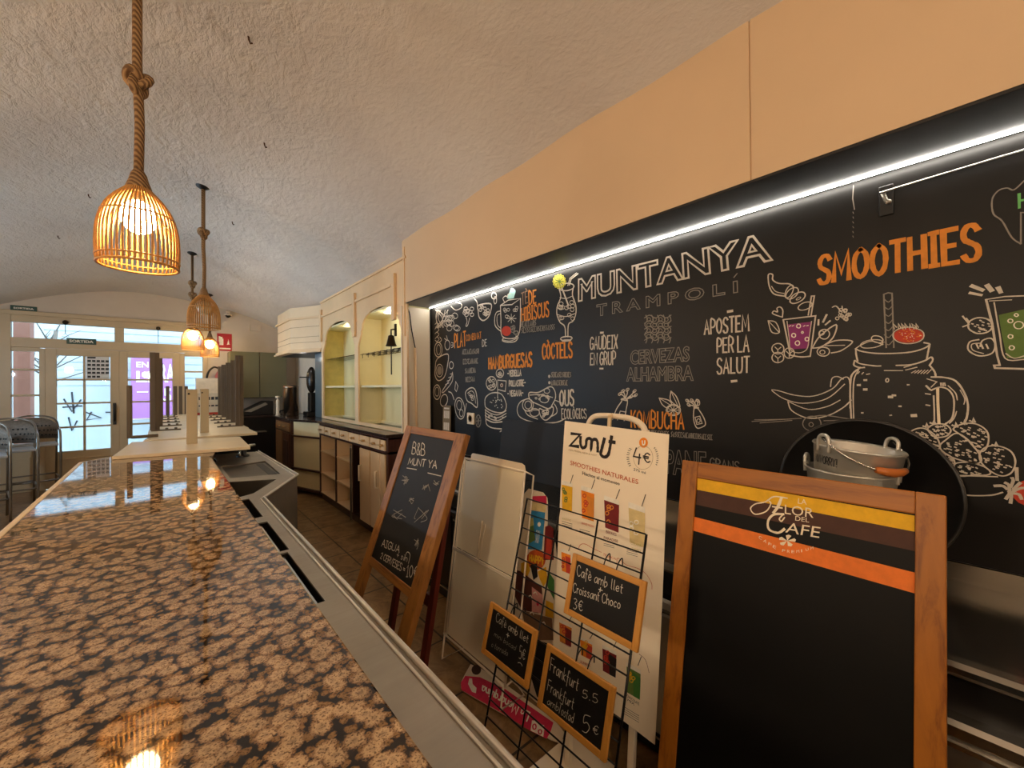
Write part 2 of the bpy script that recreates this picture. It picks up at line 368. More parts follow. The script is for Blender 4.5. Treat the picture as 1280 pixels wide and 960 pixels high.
for k in range(26):
    a = random.uniform(-1.1, 1.1); z = random.uniform(1.6, 2.5); L = random.uniform(.25, .7)
    p = Vector((-1.7, 12.2, z)); q = p+Vector((sin(a)*L, random.uniform(-.1,.1), cos(a)*L*.8)); q2 = q+Vector((sin(a+.5)*.2, 0, .12))
    t.tube([p, q, q2], [.014, .008, .004], 5)
t.build('branches', plain('bark_twig', '#5d564e', .9), tr)
gr = MB()
for pts in ([(-1.62,1.30),(-1.50,1.02),(-1.36,1.28)], [(-1.64,1.12),(-1.34,1.14)], [(-1.5,1.45),(-1.47,.98)], [(-1.30,1.0),(-1.05,.86),(-1.28,.82),(-1.2,1.0)], [(-1.55,.9),(-1.5,.6),(-1.42,.82)], [(-.98,.98),(-.7,.96),(-.72,.9)]):
    gr.tube([(x, 12.992, z) for x, z in pts], .014, 6)
tag(gr.build('graffiti', plain('spray_black', '#23262b', .8)), 'black spray graffiti strokes on the white wall across the street', 'graffiti')

# ------------------------------------------------------------------ bar counter
bar = thing('bar_counter', 'long polished brown granite bar counter with cream edge strip', 'bar counter', (-.07, 1.0, 0))
ZB = 1.06
mb = MB(); mb.prism([(-.368,-1.9),(.236,-1.9),(.236,3.19),(.30,3.64),(-.24,3.72),(-.368,3.58)], ZB-.035, ZB)
top = mb.build('granite_top', GRANITE, bar, bevel=.004)
mb = MB(); mb.prism([(-.388,-1.9),(-.3685,-1.9),(-.3685,3.58),(-.245,3.715),(-.255,3.735),(-.388,3.59)], ZB-.055, ZB-.002)
mb.build('edge_strip', wood('pale_edge_wood', '#c9a878', '#e3c79b', 'Y', .4), bar, bevel=.004)
mb = MB(); mb.box(-.34, .20, -1.9, 3.5, 0, ZB-.036)
for k in range(9): mb.box(-.352, -.34, -1.8+.6*k, -1.3+.6*k, .15, .9)
mb.build('body', plain('bar_panelling', '#c7a983', .5), bar)
ext = thing('bar_extension', 'low dark back section of the bar carrying the upturned tables', 'bar counter', (.2, 5.8, 0))
box(.0, .52, 4.12, 8.3, .98, 1.059).build('worktop', plain('dark_worktop', '#2a2220', .4), ext)
box(.04, .48, 4.16, 8.25, 0, .98).build('body', BLACK, ext)
# steel service rail along the bar, its ice wells and the wider sink station
def flat(name, loops, z0, z1, mat, parent):       # 2D outline with holes -> plate
    cu = bpy.data.curves.new(name, 'CURVE'); cu.dimensions = '2D'; cu.fill_mode = 'BOTH'; cu.extrude = (z1-z0)/2
    for lp in loops:
        sp = cu.splines.new('POLY'); sp.points.add(len(lp)-1); sp.use_cyclic_u = True
        for p, (x, y) in zip(sp.points, lp): p.co = (x, y, 0, 1)
    t = bpy.data.objects.new('tmp', cu); COL.objects.link(t); bpy.context.view_layer.update()
    me = bpy.data.meshes.new_from_object(t.evaluated_get(bpy.context.evaluated_depsgraph_get()))
    bpy.data.objects.remove(t); bpy.data.curves.remove(cu)
    me.name = name; off = Vector((0,0,0)); q = parent
    while q is not None: off += Vector(q.location); q = q.parent
    for v in me.vertices: v.co = v.co + Vector((0, 0, (z0+z1)/2)) - off
    me.materials.clear(); me.materials.append(mat)
    o = bpy.data.objects.new(name, me); COL.objects.link(o); o.parent = parent; return o
ss = thing('steel_service_rail', 'stainless steel service rail with ice wells and corner sink along bar', 'bar sink', (.36, 1.6, 0))
ZS = .97
OUT = [(.215,-1.9),(.368,-1.9),(.368,2.25),(.62,2.71),(.605,3.95),(.30,4.05),(.30,3.66),(.240,3.25),(.215,3.19)]
H1 = [(.240,1.94),(.312,1.94),(.312,2.30),(.240,2.30)]; H2 = [(.240,1.49),(.313,1.49),(.313,1.86),(.240,1.86)]; H3 = [(.240,1.07),(.304,1.07),(.304,1.47),(.240,1.47)]
BA = [(.275,2.36),(.345,2.40),(.50,2.68),(.27,2.80)]; DR = [(.30,2.90),(.55,2.83),(.565,3.42),(.30,3.36)]
flat('deck', [OUT, H1, H2, H3, BA, DR], ZS-.006, ZS, STEEL, ss)
mb = MB()      # raised front rim
rim = [(.368,-1.9),(.368,2.25),(.62,2.71),(.605,3.95)]
mb.tube([(x, y, ZS+.004) for x, y in rim], .006, 8)
mb.tube([(x-.016, y+.004, ZS+.0) for x, y in rim], .004, 8)
mb.build('rim', steel('rim_steel', '#e6e1d8', .36, (4, 4, 4), 0), ss)
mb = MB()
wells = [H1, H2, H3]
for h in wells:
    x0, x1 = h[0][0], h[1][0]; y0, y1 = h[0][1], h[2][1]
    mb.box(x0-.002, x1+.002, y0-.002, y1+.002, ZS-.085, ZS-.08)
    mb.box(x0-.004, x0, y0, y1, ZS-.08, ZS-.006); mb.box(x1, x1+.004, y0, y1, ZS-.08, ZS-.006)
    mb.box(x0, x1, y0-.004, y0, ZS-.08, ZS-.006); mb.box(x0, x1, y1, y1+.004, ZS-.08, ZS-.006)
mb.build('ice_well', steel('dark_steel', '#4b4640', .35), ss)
mb = MB()
for h in (H2, H3):
    x0, x1 = h[0][0], h[1][0]; y0, y1 = h[0][1], h[2][1]
    mb.box(x0+.022, x0+.032, y0, y1, ZS-.03, ZS-.01); mb.box(x0+.046, x0+.052, y0, y1, ZS-.03, ZS-.01)
mb.build('bottle_divider', CHROME, ss)
mb = MB()
for poly, d in ((BA, .16), (DR, .012)):
    n = len(poly)
    mb.add([(x, y, ZS-d) for x, y in poly], [tuple(range(n))]); mb.add([(x, y, ZS-d) for x, y in poly]+[(x, y, ZS-.003) for x, y in poly], [(i, (i+1) % n, n+(i+1) % n, n+i) for i in range(n)])
mb.build('basin', steel('basin_steel', '#7d776d', .4), ss)
box(.50, .542, 2.90, 3.36, ZS-.0119, ZS-.010).build('drain_slot', BLACK, ss)
mb = MB(); n = len(OUT); a = [(x, y, ZS-.006) for x, y in OUT[1:5]]; e = [(x-(.0 if i else 0), y, .06 if i >= 1 else .80) for i, (x, y) in enumerate(OUT[1:5])]
mb.add([(.366,-1.9,.84),(.366,2.25,.84),(.366,2.25,ZS-.006),(.366,-1.9,ZS-.006)], [(0,1,2,3)])
mb.prism([(.30,2.32),(.366,2.252),(.616,2.715),(.601,3.94),(.30,4.0)], .05, ZS-.19)
mb.add([(x, y, ZS-.19) for x, y in [(.366,2.252),(.616,2.715),(.601,3.94)]]+[(x, y, ZS-.006) for x, y in [(.366,2.252),(.616,2.715),(.601,3.94)]], [(0,1,4,3),(1,2,5,4)])
mb.build('apron', STEEL, ss)
mb = MB(); mb.box(.21, .345, -1.9, 2.2, .10, .84); mb.build('cold_cabinet', BLACK, ss)
# black swivel tap at the far end of the sink
tp = thing('beer_tap', 'short black tap standing at the sink end beneath the white tabletop', 'tap', (.47, 3.75, ZS))
mb = MB(); mb.lathe([(.045,.001),(.045,.012),(.026,.02),(.024,.075),(.03,.08),(.001,.082)], (.47,3.75,ZS), 16); mb.build('tap_body', BLACK, tp)
mb = MB(); mb.tube([(.42,3.70,ZS+.06),(.52,3.80,ZS+.075),(.56,3.83,ZS+.072)], .010); mb.tube([(.44,3.66,ZS+.06),(.44,3.65,ZS+.02)], .007); mb.build('tap_spout', CHROME, tp)

# ------------------------------------------------------------------ upturned tables on the far bar
def slab(mb, cx, cy, w, d, ang, z0, z1):
    c, s_ = cos(ang), sin(ang); P = [(cx+c*a-s_*b, cy+s_*a+c*b) for a, b in ((-w/2,-d/2),(w/2,-d/2),(w/2,d/2),(-w/2,d/2))]
    mb.prism(P, z0, z1); return P
def pedestal_table(Q, px, py, z, label):
    cx, cy = sum(q[0] for q in Q)/4, sum(q[1] for q in Q)/4; ang = 0
    t = thing('pedestal_table', label, 'table', (cx, cy, z), 'white tables turned upside down on the bar')
    mb = MB(); mb.prism(Q, z, z+.022); mb.build('tabletop', TABLETOP, t, bevel=.003)
    mb = MB(); slab(mb, px, py, .066, .03, ang, z+.022, z+.435); mb.build('column', BEIGEW, t, bevel=.002)
    mb = MB()
    mb.tube([(px-.018, py-.02, z+.40), (px-.018, py+.005, z+.40)], .007); mb.build('bolt', BLACK, t)
    return t
pedestal_table([(-.239,3.539),(.475,3.422),(.506,4.19),(-.185,4.38)], .168, 3.915, 1.0605, 'white square table turned upside down at the end of the granite bar')
pedestal_table([(-.12,4.45),(.672,4.44),(.676,5.06),(-.06,5.06)], .300, 4.80, 1.0605, 'white upturned table with short board column behind the frontmost one')
def tall_table(cx, cy, w, d, xl, xr, hl, label):
    z = 1.0605
    t = thing('bar_table', label, 'table', (cx, cy, z), 'tall tables turned upside down on the bar')
    mb = MB(); mb.box(cx-w/2, cx+w/2, cy-d/2, cy+d/2, z, z+.02); mb.build('tabletop', TABLETOP, t, bevel=.003)
    for x, s_ in ((xl, 1), (xr, -1)):
        mb = MB(); mb.box(x-.037, x+.037, cy-.008, cy+.008, z+.03, z+hl)
        mb.box(x-.004, x+.004, cy-.03, cy+.03, z+.03, z+hl)
        mb.build('leg', TAUPE, t)
        mb = MB(); mb.box(min(x-.03*s_, x+.20*s_), max(x-.03*s_, x+.20*s_), cy-.022, cy+.022, z+.02, z+.032)
        for q in (.02, .09, .16): mb.lathe([(.012,0),(.012,.014),(.001,.016)], (x+q*s_, cy, z+.032), 8)
        mb.build('foot_plate', TAUPE, t)
    return t
LB = ['tall table upturned on the bar just behind the white pedestal tables', 'second tall upturned table counted away from the granite bar',
      'third tall upturned table counted away from the granite bar', 'fourth tall upturned table counted away from the granite bar', 'last tall upturned table, nearest to the entrance door']
for k, (cy, xl, xr) in enumerate(((5.37,-.058,.645),(5.97,-.035,.665),(6.57,-.035,.675),(7.17,-.03,.682),(7.77,-.03,.69))):
    tall_table((xl+xr)/2, cy, .80, .58, xl, xr, .80 if k == 0 else .78, LB[k])
lt = thing('stool', 'small stool upturned with four dark legs in the air on the bar', 'stool', (.13, 8.25, 1.06))
mb = MB(); mb.box(.0, .34, 8.10, 8.42, 1.0605, 1.09); mb.build('seat', TABLETOP, lt, bevel=.004)
for x, y in ((.06,8.14),(.15,8.14),(.22,8.38),(.29,8.38)):
    box(x-.022, x+.022, y-.02, y+.02, 1.09, 1.54).build('leg', TAUPE, lt)
fb = MB(); fb.tube(smooth_path([(-.205,4.64,1.53),(-.205,4.64,1.2),(-.205,4.64,1.112),(-.17,4.64,1.098),(-.03,4.66,1.098)]), .013, 6)
fb.box(-.225,-.19,4.63,4.65,1.09,1.53)
tag(fb.build('table_leg', TAUPE, base=(-.205,4.64,1.0825)), 'loose bent flat metal table leg standing up on the white tabletop', 'table leg')

# ------------------------------------------------------------------ steel back counter under the chalkboard
bc = thing('back_counter', 'long stainless steel worktop with upstand under the chalkboard', 'counter', (1.76, .6, 0))
mb = MB()
prof = [(2.06,.80),(2.06,.885),(2.045,.885),(2.045,.822),(1.49,.820),(1.462,.818),(1.452,.808),(1.450,.795),(1.456,.785),(1.47,.782),(1.47,.79)]
mb.prism(prof, -2.5, 3.03, 0, lambda p, h: (p[0], h, p[1])); o = mb.build('worktop', STEELX, bc)
box(1.925, 1.927, -2.5, 3.03, .8205, .8212).build('seam', plain('seam_dark', '#3a3129', .6), bc)
FRDARK = plain('dark_fridge_front', '#1a1512', .22, 0, .1, 4)
def fridge(y0, y1, front, label, n):
    f = thing('under_counter_fridge', label, 'fridge', (1.75, (y0+y1)/2, 0), 'fridges under the steel back counter')
    box(1.50, 2.04, y0, y1, .02, .778).build('body', BLACK, f)
    mb = MB(); mb.prism([(1.50,.675),(1.462,.675),(1.450,.665),(1.450,.64),(1.462,.63),(1.50,.63)], y0+.002, y1-.002, 0, lambda p, h: (p[0], h, p[1]))
    mb.build('front_lip', CHROME if front is STEEL else FRDARK, f)
    w = (y1-y0)/n
    for k in range(n):
        d = box(1.478, 1.499, y0+k*w+.006, y0+(k+1)*w-.006, .12, .625).build('door', front, f, bevel=.004)
        box(1.470, 1.478, y0+k*w+.03, y0+(k+1)*w-.03, .60, .612).build('handle', CHROME, d)
    box(1.49, 1.50, y0, y1, .085, .095).build('kick_strip', CHROME, f)
FRST = STEEL
fridge(-2.4, -.62, FRST, 'steel fronted fridge under the back counter behind the coffee board', 2)
fridge(-.61, 1.05, FRST, 'steel fronted under counter fridge beside the white poster', 2)
fridge(1.06, 3.0, FRDARK, 'dark fronted under counter fridge behind the small menu easel', 3)

# ------------------------------------------------------------------ tall display cabinet with two arched niches
dc = thing('display_cabinet', 'cream display cabinet with two arched lit niches of shelves', 'cabinet', (1.9, 4.95, 1.052))
CT = 1.052
mb = MB()
def arch(yc, hw, zs, za):       # arched opening outline from near (low Y) to far
    pts = [(yc-hw, CT+.04), (yc-hw, zs-.16), (yc-hw+.10, zs-.02), (yc-hw+.085, zs), (yc-hw+.12, zs+.015)]
    n = 12; R = hw-.12
    for k in range(n+1):
        a = pi-pi*k/n; pts.append((yc+R*cos(a), zs+.02+(za-zs-.02)*sin(a)**.85))
    pts += [(yc+hw-.12, zs+.015), (yc+hw-.085, zs), (yc+hw-.10, zs-.02), (yc+hw, zs-.16), (yc+hw, CT+.04)]
    return pts
A1, A2 = arch(5.56, .635, 2.16, 2.366), arch(4.22, .595, 2.15, 2.355)
outer = [(3.55, CT+.005), (6.27, CT+.005), (6.27, 2.715), (3.55, 2.715)]
me_cu = [outer, A1, A2]
cu = bpy.data.curves.new('af', 'CURVE'); cu.dimensions = '2D'; cu.fill_mode = 'BOTH'; cu.extrude = .010
for lp in me_cu:
    sp = cu.splines.new('POLY'); sp.points.add(len(lp)-1); sp.use_cyclic_u = True
    for p, (x, y) in zip(sp.points, lp): p.co = (x, y, 0, 1)
t = bpy.data.objects.new('tmp', cu); COL.objects.link(t); bpy.context.view_layer.update()
me = bpy.data.meshes.new_from_object(t.evaluated_get(bpy.context.evaluated_depsgraph_get()))
bpy.data.objects.remove(t); bpy.data.curves.remove(cu); me.name = 'arch_front'
for v in me.vertices: v.co = Vector((1.762+v.co.z, v.co.x, v.co.y)) - dc.location
me.materials.clear(); me.materials.append(CREAM)
o = bpy.data.objects.new('arch_front', me); COL.objects.link(o); o.parent = dc
mb = MB(); mb.box(1.772, 2.066, 6.225, 6.27, CT, 2.70); mb.build('side_panel', plain('niche_yellow', '#d8c777', .45), dc)
mb = MB(); mb.box(1.772, 2.066, 4.845, 4.90, CT, 2.70); mb.build('divider', CREAMY, dc)
mb = MB(); mb.box(1.742, 2.066, 3.636, 3.655, CT, 2.275); mb.build('end_panel', plain('cream_end_panel', '#eadcc4', .5, 0, .03, 2), dc)
mb = MB(); mb.box(2.052, 2.066, 3.655, 4.845, CT, 2.34); mb.box(2.052, 2.066, 4.90, 6.225, CT, 2.34); mb.build('back_panel', plain('niche_back', '#ebe0b0', .3, 0, .03, 2), dc)
box(2.047, 2.0515, 3.66, 3.90, CT+.03, 2.0).build('mirror', plain('mirror_glass', '#c9c9c4', .04, 1, 0), dc)
mb = MB(); mb.box(1.772, 2.066, 3.655, 4.845, 2.325, 2.345); mb.box(1.772, 2.066, 4.90, 6.225, 2.325, 2.345); mb.build('niche_ceiling', CREAMY, dc)
for y0, y1 in ((3.655, 4.845), (4.90, 6.225)):
    box(1.79, 2.05, y0, y1, 1.495, 1.52).build('shelf', CREAMY, dc, bevel=.003)
    box(2.03, 2.052, y0, y1, CT+.001, CT+.035).build('skirting', CREAMY, dc)
for y1 in (4.845, 6.225):
    mb = MB(); mb.box(1.78, 2.03, y1-.02, y1, CT+.001, CT+.035); mb.build('skirting', CREAMY, dc)
box(1.80, 2.05, 4.90, 6.225, 1.895, 1.903).build('glass_shelf', GLASS, dc)
mb = MB()
for x in (1.79, 1.86, 1.93, 2.0): mb.tube([(x, 3.68, 1.885), (x, 4.83, 1.885)], .005, 6)
for k in range(7):
    y = 3.75+.17*k; mb.tube([(1.79, y, 1.89), (2.05, y, 1.89)], .004, 6); mb.tube([(1.79, y, 1.885), (1.79, y, 1.84)], .004, 6)
mb.build('glass_rack', plain('dark_chrome', '#57524a', .25, 1), dc)
mb = MB()       # mouldings and pilasters on the front
mb.box(1.728, 1.752, 3.86, 4.86, 2.505, 2.535); mb.box(1.728, 1.752, 4.93, 6.20, 2.505, 2.535)
mb.build('front_moulding', CREAM, dc, bevel=.006)
for yp, z0 in ((4.895, 2.10), (3.80, 2.16), (6.235, 2.16)):
    box(1.722, 1.752, yp-.035, yp+.035, z0, 2.62).build('pilaster', CREAM, dc, bevel=.004)
box(1.735, 2.066, 3.55, 6.27, 2.716, 2.74).build('top_board', CREAM, dc)
box(1.74, 1.752, 3.575, 3.60, 1.98, 2.83).build('corner_strip', CREAM, dc)
mb = MB(); mb.lathe([(.045,0),(.045,.004),(.03,.006),(.001,.006)], (1.90,4.30,2.318), 20); mb.build('downlight', emit('downlight', (1,.9,.7), 6), dc)
mb = MB(); mb.lathe([(.04,0),(.04,.004),(.03,.006),(.001,.006)], (1.90,5.62,2.318), 20); mb.build('downlight', emit('downlight_dim', (1,.85,.5), 2), dc)
cb = MB(); cb.tube(smooth_path([(1.80,3.625,2.262),(1.82,3.622,2.2),(1.84,3.622,2.05),(1.875,3.622,1.88)]), .006, 6)
tag(cb.build('power_cable', BLACK), 'black cable hanging down the cabinet end panel beside chalkboard', 'cable')
cb = MB(); cb.tube([(1.875,3.622,1.88),(1.885,3.622,1.2),(1.89,3.622,1.06)], .012, 8)
tag(cb.build('cable_conduit', CREAM), 'thin cream conduit running down the cabinet end panel', 'conduit')
bl = thing('bell', 'small dark bronze bell with pull cord hanging by the arched niche', 'bell', (1.70, 3.78, 1.93))
BRZ = plain('dark_bronze', '#3b3022', .35, .9, .1, 9)
mb = MB(); mb.lathe([(.055,1.90),(.045,1.92),(.035,1.96),(.028,2.0),(.001,2.012)], (1.70,3.78,0), 16); mb.build('bell_body', BRZ, bl)
mb = MB(); mb.tube([(1.752,3.78,2.07),(1.70,3.78,2.06),(1.70,3.78,2.01)], .008); mb.box(1.738,1.752,3.765,3.795,2.0,2.12); mb.build('bracket', BRZ, bl)
mb = MB(); mb.tube([(1.70,3.78,1.93),(1.70,3.78,1.62)], .006); mb.build('pull_cord', BLACK, bl)

# ------------------------------------------------------------------ lower cabinets
lc = thing('base_cabinet', 'dark framed base cabinet with eight cream drawers and open shelves', 'cabinet', (1.84, 4.75, 0))
mb = MB()
for y in (3.66, 4.04, 4.34, 4.58, 5.17, 5.82): mb.box(1.60, 2.06, y-.02, y+.02, .08, 1.015)
mb.box(1.60, 2.06, 3.64, 5.84, .865, .885); mb.box(1.60, 2.06, 3.64, 5.84, .08, .10); mb.box(2.03, 2.06, 3.64, 5.84, .10, .865); mb.box(1.605, 2.06, 3.64, 5.84, 1.0, 1.018)
mb.build('carcass', DARKWOOD, lc)
box(1.63, 2.06, 3.64, 5.84, 0, .08).build('plinth', DARKWOOD, lc)
mb = MB(); mb.box(1.605, 2.028, 4.60, 5.15, .10, .106); mb.box(1.605, 2.028, 5.19, 5.80, .10, .106); mb.box(2.02, 2.029, 4.60, 5.15, .10, .86); mb.box(2.02, 2.029, 5.19, 5.80, .10, .86)
for y in (5.80-.006, 5.15-.006): mb.box(1.61, 2.02, y, y+.005, .106, .86)
mb.build('lining', CREAM, lc)
for y0, y1 in ((4.60, 5.15), (5.19, 5.80)):
    for z in (.36, .65): box(1.605, 2.02, y0, y1, z-.009, z+.009).build('shelf', CREAM, lc)
ds = [3.44+.3*k for k in range(9)]; ds = [3.61, 3.716, 4.05, 4.33, 4.66, 4.97, 5.30, 5.563, 5.83]
ds = [3.67, 3.79, 4.05, 4.33, 4.66, 4.97, 5.30, 5.563, 5.83]
for a, b in zip(ds[:-1], ds[1:]):
    d = box(1.582, 1.60, a+.012, b-.012, .893, .992).build('drawer', CREAM, lc, bevel=.003)
    mb = MB(); yc = (a+b)/2
    mb.lathe([(.013,0),(.009,.012),(.015,.022),(.012,.030),(.001,.032)], (1.582,yc,.945), 12, 0, Matrix.Rotation(radians(-90), 3, 'Y')); mb.tube([(1.556,yc-.05,.945),(1.556,yc+.05,.945)], .006, 6)
    mb.build('handle', plain('wooden_knob', '#b58d58', .4), d)
for a, b in ((4.06, 4.325), (3.80, 4.03), (3.685, 3.79)):
    d = box(1.582, 1.60, a, b, .10, .855).build('cupboard_door', CREAM, lc, bevel=.003)
    if b > 3.8:
        mb = MB(); y = b-.05 if a > 4.05 else a+.05
        mb.tube([(1.582,y,.52),(1.555,y,.52),(1.555,y,.68),(1.582,y,.68)], .008); mb.build('handle', WHITEP, d)
hg, dr_ = Vector((1.585, 4.57)), Vector((-.33, -.944)); nn_ = Vector((-dr_.y, dr_.x))*.018; e1 = hg+dr_*.23
d = MB().prism([tuple(hg), tuple(e1), tuple(e1+nn_*-1), tuple(hg-nn_)], .10, .855).build('open_door', plain('open_door_dark', '#3d3630', .4), lc)
# corner section: slanted open shelves and a dark drawer cabinet, then the stone top over all of it
cc = thing('corner_cabinet', 'corner cabinet with slanted cream open shelves and dark wooden drawer front', 'cabinet', (1.75, 6.6, 0))
P1, P2 = Vector((1.60, 5.86)), Vector((1.40, 6.50)); n2 = Vector((P2.y-P1.y, -(P2.x-P1.x))).normalized()
back = [(2.05, 5.86), (2.05, 6.50)]
for z, tt in ((.06,.03), (.34,.02), (.80,.02)):
    mb = MB(); mb.prism([tuple(P1), tuple(P2), (2.05, 6.50), (2.05, 5.86)], z, z+tt); mb.build('shelf', DARKWOOD, cc)
mb = MB()
for z0, z1 in ((.09,.34),(.36,.80),(.82,1.015)):
    q1 = P1+n2*.035+Vector((.006, 0)); q2 = P2+n2*.035+Vector((.0, -.006))
    mb.add([(q1.x,q1.y,z0),(q2.x,q2.y,z0),(q2.x,q2.y,z1),(q1.x,q1.y,z1)], [(0,1,2,3)])
    mb.box(1.62, 2.03, 5.845, 5.86, z0, z1)
mb.build('lining', plain('corner_cream', '#f2dfae', .5, 0, .04, 3), cc)
mb = MB(); mb.box(1.40, 2.05, 6.51, 7.55, .05, 1.015); mb.build('carcass', DARKWOOD, cc)
d = box(1.385, 1.40, 6.56, 7.45, .86, .98).build('drawer', wood('worn_drawer', '#6a4526', '#9d7547', 'Y'), cc)
for y in (6.85, 7.15):
    mb = MB(); mb.lathe([(.012,0),(.008,.012),(.014,.02),(.001,.028)], (1.385,y,.92), 12, 0, Matrix.Rotation(radians(-90), 3, 'Y')); mb.build('knob', plain('wooden_knob', '#b58d58', .4), d)
d = box(1.385, 1.40, 6.56, 6.98, .12, .83).build('cupboard_door', wood('dark_door_panel', '#3a1c10', '#6a3a20', 'Z'), cc)
box(1.378, 1.385, 6.62, 6.92, .22, .72).build('door_panel', wood('dark_door_inset', '#2c140c', '#4f2917', 'Z'), d)
d = box(1.385, 1.40, 7.02, 7.45, .12, .83).build('cupboard_door', wood('worn_door_panel', '#6a4526', '#8f6a40', 'Z'), cc)
st = MB(); st.prism([(1.575,3.637),(1.575,5.88),(1.37,6.52),(1.36,7.6),(2.066,7.6),(2.066,3.637)], 1.02, 1.05)
tag(st.build('stone_worktop', plain('dark_stone', '#3b2d27', .16, 0, .3, 14), bevel=.004), 'dark polished stone worktop over the drawer cabinets and corner cabinet', 'worktop')
# canopy hood
hd = thing('canopy_hood', 'cream boarded canopy hood above the corner of the worktop', 'hood', (1.75, 6.9, 2.02))
HP = [(1.762,6.29),(1.475,6.86),(1.47,7.72),(2.066,7.72),(2.066,6.29)]
mb = MB(); mb.prism(HP, 2.03, 2.705); mb.build('hood_body', plain('hood_cream', '#ecd2ad', .5, 0, .04, 3), hd)
def offs(d): return [(1.762-d*.6,6.29-d*.4),(1.475-d,6.86-d*.6),(1.47-d,7.72+d),(2.06,7.72+d),(2.06,6.29)]
for z0, z1, d in ((2.02,2.045,.05),(2.045,2.075,.03),(2.52,2.55,.03)):
    mb = MB(); mb.prism(offs(d), z0, z1); mb.build('moulding', CREAM, hd, bevel=.005)
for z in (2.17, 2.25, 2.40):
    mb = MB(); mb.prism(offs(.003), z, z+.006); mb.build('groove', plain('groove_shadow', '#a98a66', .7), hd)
mb = MB(); mb.prism([(1.80,6.33),(1.52,6.88),(1.52,7.68),(2.04,7.68),(2.04,6.33)], 2.012, 2.0195); mb.build('hood_filter', BLACK, hd)
mb = MB(); mb.box(1.785, 2.066, 6.30, 6.72, 1.052, 2.01)
tag(mb.build('steel_splash_panel', plain('blue_grey_panel', '#6b7c84', .3, .3, .05, 2)), 'blue grey metal panel standing beside the arched cabinet under the hood', 'panel')
# appliances on the corner
bo = thing('water_boiler', 'stainless steel cylinder boiler on the dark corner worktop', 'boiler', (1.55, 7.20, 1.052))
mb = MB(); mb.lathe([(.11,1.052),(.115,1.06),(.115,1.50),(.12,1.51),(.11,1.53),(.001,1.54)], (1.55,7.20,0), 28); mb.build('boiler_body', steel('boiler_steel', '#b59a80', .2), bo)
mb = MB(); mb.tube([(1.435,7.20,1.14),(1.40,7.20,1.14),(1.395,7.20,1.11)], .011); mb.build('boiler_tap', BLACK, bo)
ju = thing('citrus_juicer', 'dark citrus juicer with oval top standing by the blue grey panel', 'juicer', (1.80, 6.98, 1.052))
mb = MB(); mb.box(1.70, 1.92, 6.86, 7.10, 1.052, 1.12); mb.box(1.76, 1.90, 6.90, 7.06, 1.12, 1.42); mb.build('juicer_base', BLACK, ju, bevel=.012)
mb = MB(); mb.ball((1.80,6.98,1.62), .1, 20, 0, (.75,.95,2.1)); mb.build('juicer_head', plain('smoked_cover', '#2a231c', .25), ju)
mb = MB(); mb.tube([(1.60,6.86,1.66),(1.92,7.06,1.66)], .008); mb.build('press_bar', BLACK, ju)
wp = thing('white_pump_bottle', 'slim white pump bottle on the corner worktop beside steel boiler', 'bottle', (1.42, 7.48, 1.052))
mb = MB(); mb.lathe([(.035,1.052),(.035,1.06),(.026,1.07),(.026,1.30),(.001,1.31)], (1.42,7.48,0), 16); mb.build('bottle_body', WHITEP, wp)
mb = MB(); mb.lathe([(.012,1.30),(.012,1.33),(.035,1.335),(.035,1.365),(.001,1.37)], (1.42,7.48,0), 16); mb.build('pump_head', WHITEP, wp)
# olive cupboards and dark counter against the end wall
def cupboard(x0, x1, label, hx):
    c = thing('wall_cupboard', label, 'cupboard', ((x0+x1)/2, 9.0, 1.32), 'olive green wall cupboards')
    box(x0, x1, 8.80, 9.196, 1.32, 2.165).build('body', OLIVE, c)
    d = box(x0+.004, x1-.004, 8.782, 8.80, 1.325, 2.16).build('cupboard_door', OLIVE, c, bevel=.003)
    if hx: box(hx-.008, hx+.008, 8.765, 8.782, 1.58, 1.80).build('handle', WHITEP, d)
cupboard(.92, 1.37, 'olive green wall cupboard with white bar handle beside fire sign', .98)
cupboard(1.374, 1.82, 'plain olive green wall cupboard next to the canopy hood', None)
rc = thing('rear_counter', 'dark counter below the olive green wall cupboards', 'counter', (1.35, 8.8, 0))
box(.86, 2.06, 8.45, 9.19, .97, 1.01).build('worktop', plain('dark_stone', '#3b2d27', .16), rc)
box(.90, 2.06, 8.55, 9.19, 0, .97).build('body', BLACK, rc)
box(.86, 1.40, 8.30, 8.449, .72, .735).build('steel_shelf', STEEL, rc)
gm = thing('contact_grill', 'dark slanted grill machine with open steel lid on rear counter', 'grill', (1.25, 8.75, 1.01))
mb = MB(); mb.prism([(.95,1.012),(1.55,1.012),(1.55,1.26),(1.42,1.26)], 8.55, 8.95, 0, lambda p, h: (p[0], h, p[1])); mb.build('grill_body', BLACK, gm, bevel=.01)
mb = MB(); mb.add([(1.10,8.54,1.085),(1.42,8.54,1.235),(1.46,8.54,1.20),(1.20,8.54,1.07)], [(0,1,2,3)]); mb.box(1.56,1.62,8.6,8.9,1.012,1.2); mb.build('grill_lid', STEEL, gm)

